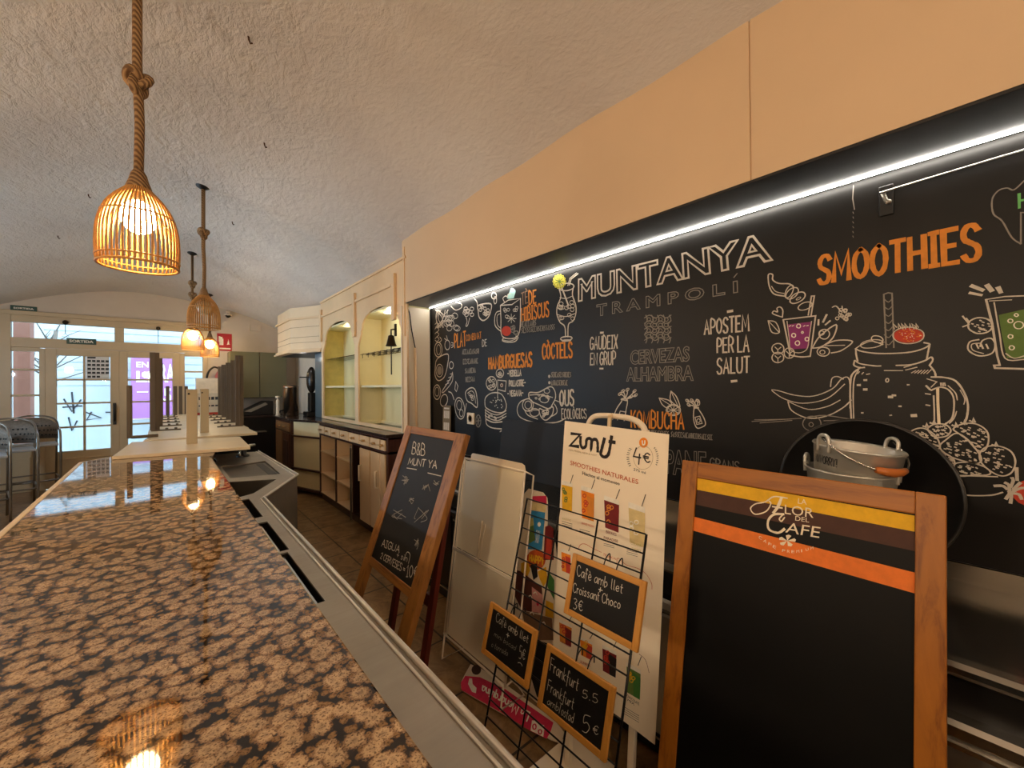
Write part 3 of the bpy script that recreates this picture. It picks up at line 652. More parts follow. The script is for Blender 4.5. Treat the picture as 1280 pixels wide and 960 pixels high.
# ------------------------------------------------------------------ text and drawing tools (chalk, print, paint on real surfaces)
GL = {
'A': (1, [[(0,0),(.5,1),(1,0)],[(.18,.36),(.82,.36)]]), 'B': (.9, [[(0,0),(0,1),(.55,1),(.85,.88),(.85,.66),(.55,.54),(0,.54)],[(.55,.54),(.95,.42),(1,.16),(.6,0),(0,0)]]),
'C': (.9, [[(1,.82),(.8,.97),(.45,1),(.12,.8),(0,.5),(.12,.2),(.45,0),(.8,.03),(1,.18)]]), 'D': (.95, [[(0,0),(0,1),(.45,1),(.85,.82),(1,.5),(.85,.18),(.45,0),(0,0)]]),
'E': (.8, [[(1,1),(0,1),(0,0),(1,0)],[(0,.52),(.8,.52)]]), 'F': (.8, [[(1,1),(0,1),(0,0)],[(0,.52),(.8,.52)]]),
'G': (.95, [[(1,.85),(.75,1),(.4,1),(.1,.8),(0,.5),(.1,.2),(.4,0),(.8,.03),(1,.2),(1,.45),(.6,.45)]]), 'H': (.95, [[(0,0),(0,1)],[(1,0),(1,1)],[(0,.5),(1,.5)]]),
'I': (.45, [[(.5,0),(.5,1)],[(0,1),(1,1)],[(0,0),(1,0)]]), 'J': (.7, [[(1,1),(1,.25),(.7,.02),(.3,.02),(0,.2)]]), 'K': (.9, [[(0,0),(0,1)],[(1,1),(0,.42)],[(.3,.6),(1,0)]]),
'L': (.75, [[(0,1),(0,0),(1,0)]]), 'M': (1.25, [[(0,0),(.08,1),(.5,.25),(.92,1),(1,0)]]), 'N': (1, [[(0,0),(0,1),(1,0),(1,1)]]),
'O': (1, [[(.5,1),(.12,.82),(0,.5),(.12,.18),(.5,0),(.88,.18),(1,.5),(.88,.82),(.5,1)]]), 'P': (.85, [[(0,0),(0,1),(.6,1),(1,.86),(1,.6),(.6,.45),(0,.45)]]),
'Q': (1, [[(.5,1),(.12,.82),(0,.5),(.12,.18),(.5,0),(.88,.18),(1,.5),(.88,.82),(.5,1)],[(.6,.25),(1,-.05)]]),
'R': (.9, [[(0,0),(0,1),(.6,1),(.95,.86),(.95,.62),(.6,.48),(0,.48)],[(.5,.48),(1,0)]]), 'S': (.85, [[(1,.86),(.75,1),(.3,1),(.03,.82),(.1,.62),(.5,.5),(.9,.38),(1,.18),(.75,0),(.25,0),(0,.14)]]),
'T': (.9, [[(0,1),(1,1)],[(.5,1),(.5,0)]]), 'U': (.95, [[(0,1),(0,.3),(.2,.04),(.5,0),(.8,.04),(1,.3),(1,1)]]), 'V': (.95, [[(0,1),(.5,0),(1,1)]]), 'W': (1.3, [[(0,1),(.25,0),(.5,.7),(.75,0),(1,1)]]),
'X': (.9, [[(0,0),(1,1)],[(0,1),(1,0)]]), 'Y': (.95, [[(0,1),(.5,.5),(1,1)],[(.5,.5),(.5,0)]]), 'Z': (.85, [[(0,1),(1,1),(0,0),(1,0)]]),
'a': (.75, [[(.95,.5),(.5,.55),(.05,.3),(.2,.02),(.6,.05),(.9,.3),(.95,.55),(1,0)]]), 'b': (.7, [[(.05,1),(.05,0),(.5,0),(.95,.25),(.6,.52),(.05,.35)]]),
'c': (.7, [[(.95,.45),(.5,.55),(.05,.28),(.4,0),(.95,.1)]]), 'd': (.75, [[(.9,.4),(.5,.55),(.05,.28),(.4,0),(.9,.2)],[(.92,1),(.92,0)]]), 'e': (.7, [[(.05,.28),(.9,.32),(.75,.55),(.3,.52),(.05,.25),(.4,0),(.95,.1)]]),
'f': (.55, [[(1,.85),(.7,1),(.4,.85),(.35,-.25)],[(0,.5),(.85,.5)]]), 'h': (.7, [[(.05,1),(.05,0)],[(.05,.35),(.5,.55),(.9,.4),(.95,0)]]), 'i': (.25, [[(.5,.52),(.5,0)],[(.5,.75),(.5,.8)]]),
'k': (.65, [[(.05,1),(.05,0)],[(.9,.55),(.1,.25),(.95,0)]]), 'l': (.3, [[(.4,1),(.4,.1),(.9,0)]]), 'm': (1.1, [[(0,.55),(0,0)],[(0,.35),(.28,.55),(.5,.4),(.5,0)],[(.5,.35),(.78,.55),(1,.4),(1,0)]]),
'n': (.7, [[(0,.55),(.05,0)],[(.05,.35),(.5,.55),(.95,.4),(1,0)]]), 'o': (.7, [[(.5,.55),(.08,.4),(.08,.12),(.5,0),(.92,.12),(.92,.4),(.5,.55)]]), 'q': (.7, [[(.9,.45),(.5,.55),(.08,.3),(.4,0),(.9,.15)],[(.92,.55),(.92,-.4)]]), 'r': (.5, [[(.05,.55),(.05,0)],[(.05,.3),(.5,.55),(1,.5)]]),
's': (.6, [[(.9,.48),(.45,.55),(.12,.42),(.85,.18),(.5,0),(.05,.08)]]), 't': (.5, [[(.4,.9),(.4,.1),(.9,0)],[(0,.58),(.95,.58)]]), 'u': (.7, [[(.02,.55),(.05,.15),(.4,0),(.85,.2),(.92,.55),(1,0)]]), 'v': (.7, [[(0,.55),(.45,0),(1,.55)]]), 'x': (.7, [[(0,.55),(1,0)],[(1,.55),(0,0)]]), 'g': (.7, [[(.9,.45),(.5,.55),(.08,.3),(.4,.02),(.9,.15)],[(.92,.55),(.9,-.3),(.4,-.4),(.05,-.25)]]), 'p': (.7, [[(.05,.55),(.05,-.4)],[(.05,.4),(.5,.55),(.95,.3),(.5,0),(.05,.12)]]), 'j': (.3, [[(.6,.52),(.5,-.3),(0,-.4)],[(.6,.75),(.6,.8)]]),
'0': (.75, [[(.5,1),(.1,.8),(0,.5),(.1,.2),(.5,0),(.9,.2),(1,.5),(.9,.8),(.5,1)]]), '1': (.45, [[(.1,.75),(.6,1),(.6,0)],[(.2,0),(1,0)]]), '2': (.75, [[(.05,.8),(.4,1),(.9,.85),(.8,.55),(.05,0),(1,0)]]), '3': (.7, [[(.05,.9),(.5,1),(.9,.8),(.4,.55),(.95,.3),(.55,0),(.02,.08)]]),
'4': (.8, [[(.55,1),(0,.35),(1,.35)],[(.75,.75),(.65,0)]]), '5': (.75, [[(.95,1),(.2,1),(.12,.55),(.6,.6),(1,.3),(.6,0),(.02,.08)]]), '7': (.7, [[(0,1),(1,1),(.4,0)]]),
'€': (.85, [[(1,.85),(.65,1),(.3,.8),(.2,.5),(.3,.2),(.65,0),(1,.15)],[(0,.6),(.8,.6)],[(0,.42),(.75,.42)]]), '+': (.7, [[(.5,.7),(.5,.15)],[(.05,.42),(.95,.42)]]), '-': (.6, [[(0,.45),(1,.45)]]), '=': (.7, [[(0,.55),(1,.55)],[(0,.32),(1,.32)]]), '.': (.25, [[(.3,.04),(.5,.0)]]), "'": (.2, [[(.5,1),(.4,.75)]]), '&': (.9, [[(1,0),(.2,.75),(.45,1),(.7,.8),(.1,.3),(.3,0),(.7,.05),(1,.4)]]), '!': (.25, [[(.5,1),(.5,.3)],[(.5,.06),(.5,0)]]), '/': (.5, [[(0,0),(1,1)]]),
}
ACC = {'È': ('E', [(.3,1.25),(.6,1.1)]), 'Ò': ('O', [(.3,1.25),(.6,1.1)]), 'Ó': ('O', [(.4,1.1),(.7,1.25)]), 'Í': ('I', [(.3,1.1),(.9,1.28)]), 'è': ('e', [(.3,.85),(.6,.68)]), 'é': ('e', [(.4,.68),(.7,.85)])}
CURVY = set('BCDGJOPQRSUabcdefghkmnopqrstugpj02356€&')
def stroke_text(txt, gap=.28):
    """strokes of a line of lettering in a unit box (x 0..1, y 0..1)"""
    x = 0; out = []
    for ch in txt:
        if ch == ' ': x += .55; continue
        acc = None
        if ch in ACC: ch, acc = ACC[ch][0], ACC[ch][1]
        w, ss_ = GL.get(ch, GL['O']); wob = random.uniform(-.02, .02)
        for q in list(ss_)+([acc] if acc else []):
            if ch in CURVY and len(q) > 2:
                q = smooth_path(q, False, 3)
            out.append([(x+a*w, b*(1+wob)) for a, b in q])
        x += w+gap
    L = max(.01, x-gap)
    return [[(a/L, b) for a, b in q] for q in out]
_TC = {}
def font_mesh(txt, bold=0):
    """letters of the built-in font as (verts, faces, outline loops) in a unit box"""
    if (txt, bold) in _TC: return _TC[(txt, bold)]
    cu = bpy.data.curves.new('t', 'FONT'); cu.body = txt; cu.offset = bold; cu.resolution_u = 3; cu.fill_mode = 'FRONT'
    t = bpy.data.objects.new('tmp', cu); COL.objects.link(t); bpy.context.view_layer.update()
    me = bpy.data.meshes.new_from_object(t.evaluated_get(bpy.context.evaluated_depsgraph_get()))
    bpy.data.objects.remove(t); bpy.data.curves.remove(cu)
    vs = [tuple(v.co[:2]) for v in me.vertices]; fs = [tuple(p.vertices) for p in me.polygons]
    x0, x1 = min(v[0] for v in vs), max(v[0] for v in vs); H_ = .729 if any(c.isupper() or c.isdigit() for c in txt) else .55
    vs = [((v[0]-x0)/(x1-x0), v[1]/H_) for v in vs]
    cnt = {}
    for f in fs:
        for a, b in zip(f, f[1:]+f[:1]):
            # vertices of neighbouring letters are not shared, so an edge used once is an outline edge
            k = (min(a, b), max(a, b)); cnt[k] = cnt.get(k, 0)+1
    nb = {}
    for (a, b), c in cnt.items():
        if c == 1: nb.setdefault(a, []).append(b); nb.setdefault(b, []).append(a)
    loops, seen = [], set()
    for a in nb:
        if a in seen: continue
        lp = [a]; seen.add(a); cur = a
        while True:
            nx = [b for b in nb[cur] if b not in seen]
            if not nx: break
            cur = nx[0]; seen.add(cur); lp.append(cur)
        loops.append([vs[i] for i in lp])
    bpy.data.meshes.remove(me)
    _TC[(txt, bold)] = (vs, fs, loops); return _TC[(txt, bold)]
def bil(q, x, y):
    (ax, ay), (bx, by), (cx, cy), (dx, dy) = q         # bottom left, bottom right, top right, top left
    return (ax*(1-x)*(1-y)+bx*x*(1-y)+cx*x*y+dx*(1-x)*y, ay*(1-x)*(1-y)+by*x*(1-y)+cy*x*y+dy*(1-x)*y)
def ribbon(mb, P, pts, w, h, mi=0, closed=False, jitter=0):
    """flat stroke of width w lying h above the surface P(u, l, h)"""
    p = [Vector(a) for a in pts]; q = [p[0]]
    for a in p[1:]:
        if (a-q[-1]).length > 1e-5: q.append(a)
    if closed and len(q) > 2 and (q[0]-q[-1]).length < 1e-5: q.pop()
    n = len(q)
    if n < 2:
        a = q[0]; q = [a-Vector((w*.5, 0)), a+Vector((w*.5, 0))]; n = 2; closed = False
    L, R = [], []
    for i in range(n):
        a = q[(i-1) % n] if (closed or i > 0) else q[i]; b = q[(i+1) % n] if (closed or i < n-1) else q[i]
        d1 = (q[i]-a); d2 = (b-q[i]); d1 = d1.normalized() if d1.length > 0 else None; d2 = d2.normalized() if d2.length > 0 else None
        t = (d1 or d2)+(d2 or d1)
        if t.length < 1e-3: t = d2 or d1
        t.normalize(); nn = Vector((-t.y, t.x)); c = abs(nn.dot(Vector((-(d2 or d1).y, (d2 or d1).x)))); k = min(1.5, 1/max(c, .3))
        ww = w*.5*k*(1+random.uniform(-jitter, jitter))
        a0 = q[i]
        if not closed and i == 0: a0 = a0-t*w*.35
        if not closed and i == n-1: a0 = a0+t*w*.35
        L.append(P(a0.x+nn.x*ww, a0.y+nn.y*ww, h)); R.append(P(a0.x-nn.x*ww, a0.y-nn.y*ww, h))
    m = n if closed else n-1
    mb.add(L+R, [(i, (i+1) % n, n+(i+1) % n, n+i) for i in range(m)], mi)
def fill(mb, P, pts, h, mi=0):
    mb.add([P(u, l, h) for u, l in pts], [tuple(range(len(pts)))], mi)
INK = {}
INKC = dict(w='#d3c8b8', g='#8d857a', o='#de8a2e', p='#8c2f72', r='#c8402a', v='#5f7a38', y='#d8d04a', c='#a9d6cf', k='#241a16', O='#e8782a', n='#f3e3c6', R='#d42a52', b='#2f86b8', Y='#e9b21c', B='#4a2c20', m='#7a1c1c', G='#3f7a35', K='#0f0d0c', t='#b8a37c', d='#5a2a1e', L='#bdb36a', P='#e6a59a', e='#6ec06a', s='#e0c98e', a='#f08a1a', q='#c9551a', z='#f7eede', D='#8a6a50')
def ink(c):
    if c not in INK: INK[c] = plain(('ink_' if c.islower() else 'paint_')+c.lower(), INKC[c], .75, 0, .10, 40)
    return INK[c]
def draw(name, items, P, parent, h=.0012, label=None, jit=.12):
    """one drawing or line of writing on a surface, items in millimetres of the surface"""
    if name in ('chalk_writing', 'heading_lettering') and sum(i[0] == 'T' for i in items) > 1:
        grp = []
        for it in items:
            if it[0] == 'T' or not grp: grp.append([])
            grp[-1].append(it)
        for k, g in enumerate(grp): o = draw('chalk_line' if name[0] == 'c' else 'printed_line', g, P, parent, h+.0003*k, label, jit)
        return o
    mb = MB(); cols = []
    def ci(c):
        if c not in cols: cols.append(c)
        return cols.index(c)
    lv = 0
    for it in items:
        k, c = it[0], it[1]; hh = h + (lv % 24)*.00007; lv += 1
        if k == 'L':
            w, fl, f = it[2], it[3], it[4]; pts = [(f[i]/1000, f[i+1]/1000) for i in range(0, len(f), 2)]
            if fl in (1, 2): pts = smooth_path(pts, fl == 2, 5)
            ribbon(mb, P, pts, w/1000, hh, ci(c), fl in (2, 3), jit)
        elif k == 'F':
            fl, f = it[2], it[3]; pts = [(f[i]/1000, f[i+1]/1000) for i in range(0, len(f), 2)]
            if fl == 2: pts = smooth_path(pts, True, 5)
            fill(mb, P, pts, hh, ci(c))
        elif k == 'T':
            txt, style, w, f = it[2], it[3], it[4]/1000, it[5]; q = [(f[i]/1000, f[i+1]/1000) for i in range(0, 8, 2)]
            if style in 'sh':
                for si, st_ in enumerate(stroke_text(txt, .40 if style == 's' else .26)): ribbon(mb, P, [bil(q, *a) for a in st_], w, hh+.00007*(si % 7), ci(c), False, jit)
            elif style == 'o':
                for lp in font_mesh(txt, .02)[2]: ribbon(mb, P, [bil(q, *a) for a in lp], w, hh, ci(c), True, jit*.5)
            else:
                vs, fs, _ = font_mesh(txt, w)
                mb.add([P(*bil(q, *a), hh) for a in vs], fs, ci(c))
    o = mb.build(name, [ink(c) for c in cols], parent)
    if label: o['label'] = label
    return o
def plane(Xt, Ytl, zt, lean):      # a board leaning towards the bar: u runs along -Y, l down the board, w out of its face
    s_, c_ = sin(lean), cos(lean)
    return lambda u, l, w=0: Vector((Xt-l*s_-w*c_, Ytl-u, zt-l*c_+w*s_))

PLANES = {'board': (2.06, 3.631, 2.288, 0.0), 'flor': (1.32, 0.66, 1.247, 11.0), 'bb': (1.0, 2.039, 1.291, 20.0), 'poster': (1.3, 1.166, 1.359, 5.5), 'rack': (1.31, 1.956, 1.09, 8.0), 'grid': (1.0, 1.081, 1.091, 15.6), 'ice': (1.4, 1.538, 0.927, 4.0), 'ma': (0.9411, 0.8162, 0.9917, 15.6), 'mb': (0.8715, 1.1378, 0.7425, 15.6), 'mc': (0.8679, 0.8578, 0.7293, 15.6), 'hdr': (1.3, 1.86, 0.018, 88.0)}
DRAW = {"board":[["title_lettering",[["T","w","MUNTANYA","o",10.4,[1915,236,3023,234,3011,107,1917,93]]]],
["subtitle_lettering",[["T","g","T R A M P O L I","o",4.5,[2059,356,2879,354,2878,300,2060,285]]]],
["accent_mark",[["L","g",5.3,0,[2864,282,2878,267]]]],
["lattice_emblem",[["L","g",5.4,1,[2399,398,2408,426,2392,451,2408,480,2391,505,2404,533,2397,554]],
["L","g",5.2,1,[2390,412,2423,401,2456,422,2487,410,2518,429,2548,418]],
["L","g",5.3,1,[2435,403,2444,431,2428,455,2444,484,2427,509,2440,537,2433,557]],
["L","g",5.2,1,[2390,443,2423,432,2455,453,2487,441,2518,459,2548,448]],
["L","g",5.2,1,[2470,408,2479,435,2463,460,2479,488,2462,512,2475,540,2468,560]],
["L","g",5.2,1,[2390,475,2423,464,2455,484,2487,471,2517,489,2548,478]],
["L","g",5.2,1,[2504,412,2513,440,2498,464,2513,492,2497,516,2509,543,2503,563]],
["L","g",5.2,1,[2389,506,2422,495,2454,514,2486,502,2517,519,2547,508]],
["L","g",5.1,1,[2538,417,2547,444,2531,468,2546,495,2531,519,2543,546,2536,566]],
["L","g",5.2,1,[2389,538,2422,526,2454,545,2486,532,2517,550,2547,538]],
["L","g",4.0,2,[2428,426,2426,432,2420,435,2413,434,2407,429,2405,423,2407,417,2413,414,2420,415,2426,419]],
["L","g",4.0,2,[2428,457,2425,463,2420,466,2413,465,2407,461,2405,454,2407,448,2413,445,2420,446,2426,450]],
["L","g",4.0,2,[2427,488,2425,494,2419,497,2412,496,2407,492,2404,486,2407,480,2413,476,2420,477,2425,482]],
["L","g",4.0,2,[2427,519,2425,525,2419,528,2412,528,2406,523,2404,517,2406,511,2412,508,2419,508,2425,513]],
["L","g",4.0,2,[2463,430,2461,436,2456,439,2449,438,2443,434,2441,427,2443,422,2449,419,2456,419,2461,424]],
["L","g",4.0,2,[2463,461,2461,467,2455,470,2448,469,2443,465,2441,458,2443,453,2449,450,2455,450,2461,455]],
["L","g",4.0,2,[2463,492,2461,498,2455,501,2448,500,2442,496,2440,489,2443,484,2448,480,2455,481,2461,486]],
["L","g",4.0,2,[2462,523,2460,528,2455,532,2448,531,2442,527,2440,520,2442,515,2448,511,2455,512,2460,516]],
["L","g",3.9,2,[2498,435,2496,440,2490,443,2484,443,2478,438,2476,432,2478,426,2484,423,2491,424,2496,429]],
["L","g",3.9,2,[2498,465,2495,471,2490,474,2483,473,2478,469,2476,463,2478,457,2483,454,2490,455,2496,459]],
["L","g",3.9,2,[2497,496,2495,501,2490,504,2483,504,2477,499,2475,493,2478,487,2483,484,2490,485,2495,489]],
["L","g",3.9,2,[2497,526,2495,532,2489,535,2483,534,2477,530,2475,524,2477,518,2483,515,2489,516,2495,520]],
["L","g",3.9,2,[2532,439,2530,445,2524,448,2518,447,2512,443,2510,436,2512,431,2518,428,2524,429,2530,433]],
["L","g",3.9,2,[2531,469,2529,475,2524,478,2517,477,2512,473,2510,467,2512,461,2517,458,2524,459,2529,463]],
["L","g",3.9,2,[2531,499,2529,505,2524,508,2517,507,2512,503,2510,497,2512,491,2517,488,2524,489,2529,493]],
["L","g",3.9,2,[2531,529,2529,535,2523,538,2517,538,2511,533,2509,527,2511,521,2517,518,2523,519,2529,523]]]],
["beer_lettering",[["T","g","CERVEZAS","o",4.2,[2298,668,2644,666,2645,591,2299,589]],
["T","g","ALHAMBRA","o",4.2,[2270,765,2664,767,2665,690,2271,687]]]],
["slogan_lettering",[["T","w","GAUDEIX","s",7.9,[2005,561,2208,569,2211,490,2008,486]],
["T","w","EN GRUP","s",7.9,[2006,659,2194,666,2195,588,2009,588]],
["L","w",11.8,0,[2087,464,2107,465]],
["L","w",11.8,0,[2080,686,2102,687]]]],
["slogan_lettering",[["T","w","APOSTEM","s",7.8,[2723,539,2926,542,2926,468,2724,469]],
["T","w","PER LA","s",7.6,[2784,634,2925,639,2925,564,2785,566]],
["T","w","SALUT","s",7.6,[2783,738,2926,735,2927,663,2784,664]],
["L","w",11.4,0,[2835,441,2855,440]],
["L","w",11.4,0,[2849,776,2870,774]]]],
["smoothies_lettering",[["T","o","SMOOTHIES","s",16.0,[3193,376,3627,379,3624,264,3197,268]]]],
["purple_smoothie_drawing",[["F","p",3,[3079,532,3165,531,3157,626,3152,641,3090,641]],
["L","w",5.3,0,[3064,509,3180,508,3160,675]],
["L","w",5.4,1,[3160,675,3127,676,3089,666]],
["L","w",5.6,0,[3089,666,3064,509]],
["L","w",3.4,1,[3078,518,3085,590,3090,641,3119,658,3148,645,3157,597,3166,529]],
["L","z",4.1,2,[3127,544,3126,549,3122,552,3118,551,3114,548,3113,543,3115,538,3118,535,3123,536,3126,539]],
["L","z",4.1,2,[3109,582,3108,587,3104,590,3100,589,3096,586,3095,581,3096,576,3100,573,3104,574,3108,577]],
["L","z",4.1,2,[3123,617,3122,622,3118,625,3113,625,3109,621,3107,616,3109,610,3113,607,3118,607,3122,611]],
["L","z",4.1,2,[3156,603,3155,607,3151,610,3147,609,3144,606,3143,601,3144,597,3148,594,3152,595,3155,598]],
["L","z",4.1,2,[3137,573,3136,575,3134,576,3132,576,3131,574,3130,572,3131,570,3132,568,3134,568,3136,570]],
["L","z",3.5,0,[3086,541,3092,538]],
["L","z",3.4,0,[3097,541,3103,539]],
["L","z",3.4,0,[3137,547,3143,544]],
["L","z",3.4,0,[3149,546,3155,545]],
["L","w",5.4,1,[3103,373,3088,357,3049,347,3026,327,3026,306,3017,298,3008,305,3012,353,3030,390,3070,407]],
["L","w",3.5,1,[3021,355,3037,381,3068,395]],
["L","w",4.2,2,[3098,399,3089,412,3079,416,3073,411,3072,398,3077,382,3086,369,3096,364,3103,370,3103,383]],
["L","w",4.2,2,[3109,416,3095,423,3082,421,3075,410,3078,396,3088,383,3102,377,3115,379,3121,389,3119,403]],
["L","w",4.8,2,[3144,409,3144,422,3134,435,3117,443,3101,444,3091,436,3092,423,3102,409,3119,401,3135,401]],
["L","w",4.1,2,[3168,455,3166,465,3155,474,3140,478,3127,476,3120,469,3122,459,3133,450,3147,446,3161,448]],
["L","w",2.7,2,[3129,422,3129,425,3125,429,3120,431,3116,432,3113,430,3114,427,3117,424,3122,421,3127,421]],
["L","w",4.7,0,[3155,502,3167,424,3177,425,3165,504]],
["L","w",4.6,1,[3061,498,3025,478,3029,466,3043,472,3041,456,3053,452,3063,468,3061,498]],
["L","w",4.2,1,[3006,506,3036,518,3049,563,3019,558,3006,506]],
["L","w",3.2,0,[3008,509,3047,562]],
["L","w",4.3,2,[3065,636,3061,650,3049,657,3035,656,3023,647,3019,633,3023,620,3035,612,3050,613,3061,623]],
["L","w",4.3,2,[3064,675,3060,688,3048,695,3035,695,3023,686,3019,672,3024,659,3035,651,3049,652,3060,661]],
["L","w",4.2,2,[3104,658,3100,671,3091,678,3079,678,3069,669,3066,655,3070,642,3079,635,3091,636,3100,645]],
["L","w",3.5,0,[3031,626,3042,639,3054,629]],
["L","w",3.5,0,[3042,639,3042,653]],
["L","w",3.5,0,[3031,665,3042,678,3053,668]],
["L","w",3.5,0,[3042,678,3042,691]],
["L","w",3.5,0,[3074,648,3085,661,3096,651]],
["L","w",3.5,0,[3085,661,3085,674]],
["L","w",2.9,2,[3266,518,3265,521,3262,523,3259,523,3257,520,3256,517,3257,513,3259,511,3262,512,3265,514]],
["L","w",2.9,2,[3271,521,3270,525,3268,526,3264,526,3262,523,3261,520,3262,516,3265,514,3268,515,3270,517]],
["L","w",2.9,2,[3282,500,3281,504,3278,505,3275,505,3272,502,3271,499,3272,495,3275,493,3278,494,3281,496]],
["L","w",2.9,2,[3257,529,3256,532,3253,534,3250,534,3247,531,3246,528,3247,524,3250,522,3253,523,3256,525]],
["L","w",2.9,2,[3267,505,3266,508,3263,510,3260,510,3258,507,3257,504,3258,500,3260,498,3263,499,3266,501]],
["L","w",2.9,2,[3296,519,3295,522,3293,524,3290,524,3287,521,3286,518,3287,514,3290,512,3293,513,3295,515]],
["L","w",2.9,2,[3290,518,3289,522,3286,524,3283,523,3281,521,3280,517,3281,514,3283,512,3286,512,3289,515]],
["L","w",2.9,2,[3282,504,3281,507,3279,509,3275,509,3273,506,3272,502,3273,499,3276,497,3279,497,3281,500]],
["L","w",2.9,2,[3282,534,3281,537,3278,539,3275,538,3272,536,3272,532,3273,529,3275,527,3278,527,3281,530]],
["L","w",2.9,2,[3277,528,3276,531,3274,533,3271,533,3268,530,3267,526,3268,523,3271,521,3274,522,3276,524]],
["L","w",2.9,2,[3283,500,3282,504,3280,506,3277,505,3274,503,3273,499,3274,495,3277,494,3280,494,3283,497]],
["L","w",2.9,2,[3287,523,3286,526,3283,528,3280,528,3278,525,3277,521,3278,518,3280,516,3283,517,3286,519]],
["L","w",2.9,2,[3269,497,3268,500,3265,502,3262,502,3259,499,3258,495,3259,492,3262,490,3265,490,3268,493]],
["L","w",2.9,2,[3291,518,3290,522,3287,524,3284,523,3282,521,3281,517,3282,514,3284,512,3288,512,3290,515]],
["L","w",2.9,2,[3285,534,3284,538,3281,540,3278,539,3276,537,3275,533,3276,530,3278,528,3282,528,3284,531]],
["L","w",2.9,2,[3285,536,3284,540,3281,542,3278,541,3276,539,3275,535,3276,531,3278,530,3281,530,3284,533]],
["L","w",4.2,1,[3236,481,3248,478,3262,499]],
["L","w",3.8,0,[3267,481,3268,495]],
["L","w",6.6,0,[3190,526,3189,547]],
["L","w",6.6,0,[3217,509,3205,537]],
["L","w",6.6,0,[3228,535,3213,549]],
["L","w",4.9,1,[3167,642,3193,595,3247,553,3237,604,3200,637,3167,642]],
["L","w",4.4,1,[3200,637,3246,617,3298,625,3264,658,3231,666]],
["L","w",3.2,0,[3212,635,3274,638]],
["L","w",4.0,2,[3226,589,3222,600,3214,607,3203,606,3194,598,3191,585,3194,574,3203,568,3214,569,3223,577]],
["L","w",3.0,2,[3209,582,3207,587,3203,590,3198,590,3194,586,3193,581,3195,576,3198,573,3203,574,3207,577]],
["L","w",4.0,2,[3225,660,3221,671,3211,677,3198,676,3188,669,3184,657,3188,647,3198,641,3211,642,3222,649]],
["L","w",3.0,2,[3210,662,3208,667,3204,669,3199,669,3195,666,3193,661,3195,656,3199,653,3204,653,3209,657]]]],
["jar_drawing",[["F","r",3,[3495,621,3491,632,3480,641,3465,644,3447,643,3431,636,3420,626,3416,613,3421,602,3432,594,3448,590,3465,592,3481,599,3491,609]],
["L","o",2.9,0,[3449,630,3452,631]],
["L","o",2.9,0,[3453,636,3455,637]],
["L","o",2.9,0,[3432,603,3434,604]],
["L","o",2.9,0,[3487,618,3489,619]],
["L","o",2.9,0,[3465,610,3467,611]],
["L","o",2.9,0,[3457,612,3459,614]],
["L","o",2.9,0,[3446,620,3449,621]],
["L","o",2.9,0,[3462,635,3464,637]],
["L","o",2.9,0,[3468,637,3470,638]],
["L","o",2.9,0,[3468,604,3470,605]],
["L","o",2.9,0,[3483,623,3485,624]],
["L","o",2.9,0,[3471,606,3473,608]],
["L","o",2.9,0,[3478,623,3480,624]],
["L","o",2.9,0,[3442,597,3445,598]],
["L","o",2.9,0,[3451,602,3453,603]],
["L","o",2.9,0,[3443,628,3445,629]],
["L","o",2.9,0,[3464,599,3466,600]],
["L","o",2.9,0,[3471,612,3473,613]],
["L","o",2.9,0,[3457,639,3459,640]],
["L","o",2.9,0,[3444,598,3446,599]],
["L","o",2.9,0,[3463,598,3465,599]],
["L","o",2.9,0,[3436,611,3438,613]],
["L","o",2.9,0,[3464,603,3466,605]],
["L","o",2.9,0,[3444,636,3446,637]],
["L","o",2.9,0,[3482,615,3485,616]],
["L","o",2.9,0,[3454,618,3456,619]],
["L","z",2.3,0,[3466,622,3467,623]],
["L","z",2.3,0,[3460,623,3462,624]],
["L","z",2.3,0,[3485,621,3487,621]],
["L","z",2.3,0,[3452,626,3453,627]],
["L","z",2.4,0,[3439,607,3440,608]],
["L","z",2.3,0,[3488,621,3489,622]],
["L","z",2.3,0,[3460,597,3461,597]],
["L","z",2.3,0,[3451,620,3452,621]],
["L","z",2.3,0,[3465,599,3467,600]],
["L","z",2.3,0,[3465,617,3466,618]],
["L","z",2.3,0,[3468,612,3470,613]],
["L","z",2.3,0,[3470,629,3471,630]],
["L","z",2.3,0,[3468,638,3469,639]],
["L","z",2.3,0,[3440,614,3441,615]],
["L","z",2.3,0,[3463,610,3464,611]],
["L","z",2.3,0,[3447,608,3449,609]],
["L","w",3.6,2,[3496,621,3492,634,3481,643,3465,647,3447,646,3430,639,3419,627,3415,613,3419,600,3431,591,3448,587,3466,589,3482,597,3493,608]],
["L","w",3.6,0,[3419,590,3416,569,3425,584]],
["L","w",3.5,0,[3430,591,3430,570,3436,586]],
["L","w",3.5,0,[3442,592,3438,571,3447,587]],
["L","w",3.5,0,[3449,593,3447,572,3455,588]],
["L","w",3.5,0,[3459,594,3460,574,3464,589]],
["L","w",3.5,0,[3471,596,3465,575,3477,590]],
["L","w",3.5,0,[3477,596,3476,576,3482,591]],
["L","g",4.5,0,[3396,657,3391,456,3403,452,3414,456,3417,658]],
["L","g",3.0,1,[3393,475,3404,487,3416,474]],
["L","g",3.0,1,[3392,502,3404,514,3416,500]],
["L","g",3.0,1,[3392,528,3404,540,3416,526]],
["L","g",3.0,1,[3392,555,3404,567,3415,553]],
["L","g",3.0,1,[3392,582,3403,594,3415,579]],
["L","g",3.0,1,[3391,608,3403,620,3415,605]],
["L","g",3.0,1,[3391,635,3403,647,3415,632]],
["L","w",3.7,1,[3306,655,3326,640,3355,629,3387,645]],
["L","w",3.4,2,[3387,637,3382,646,3366,653,3346,655,3329,652,3322,643,3327,634,3343,626,3363,624,3380,628]],
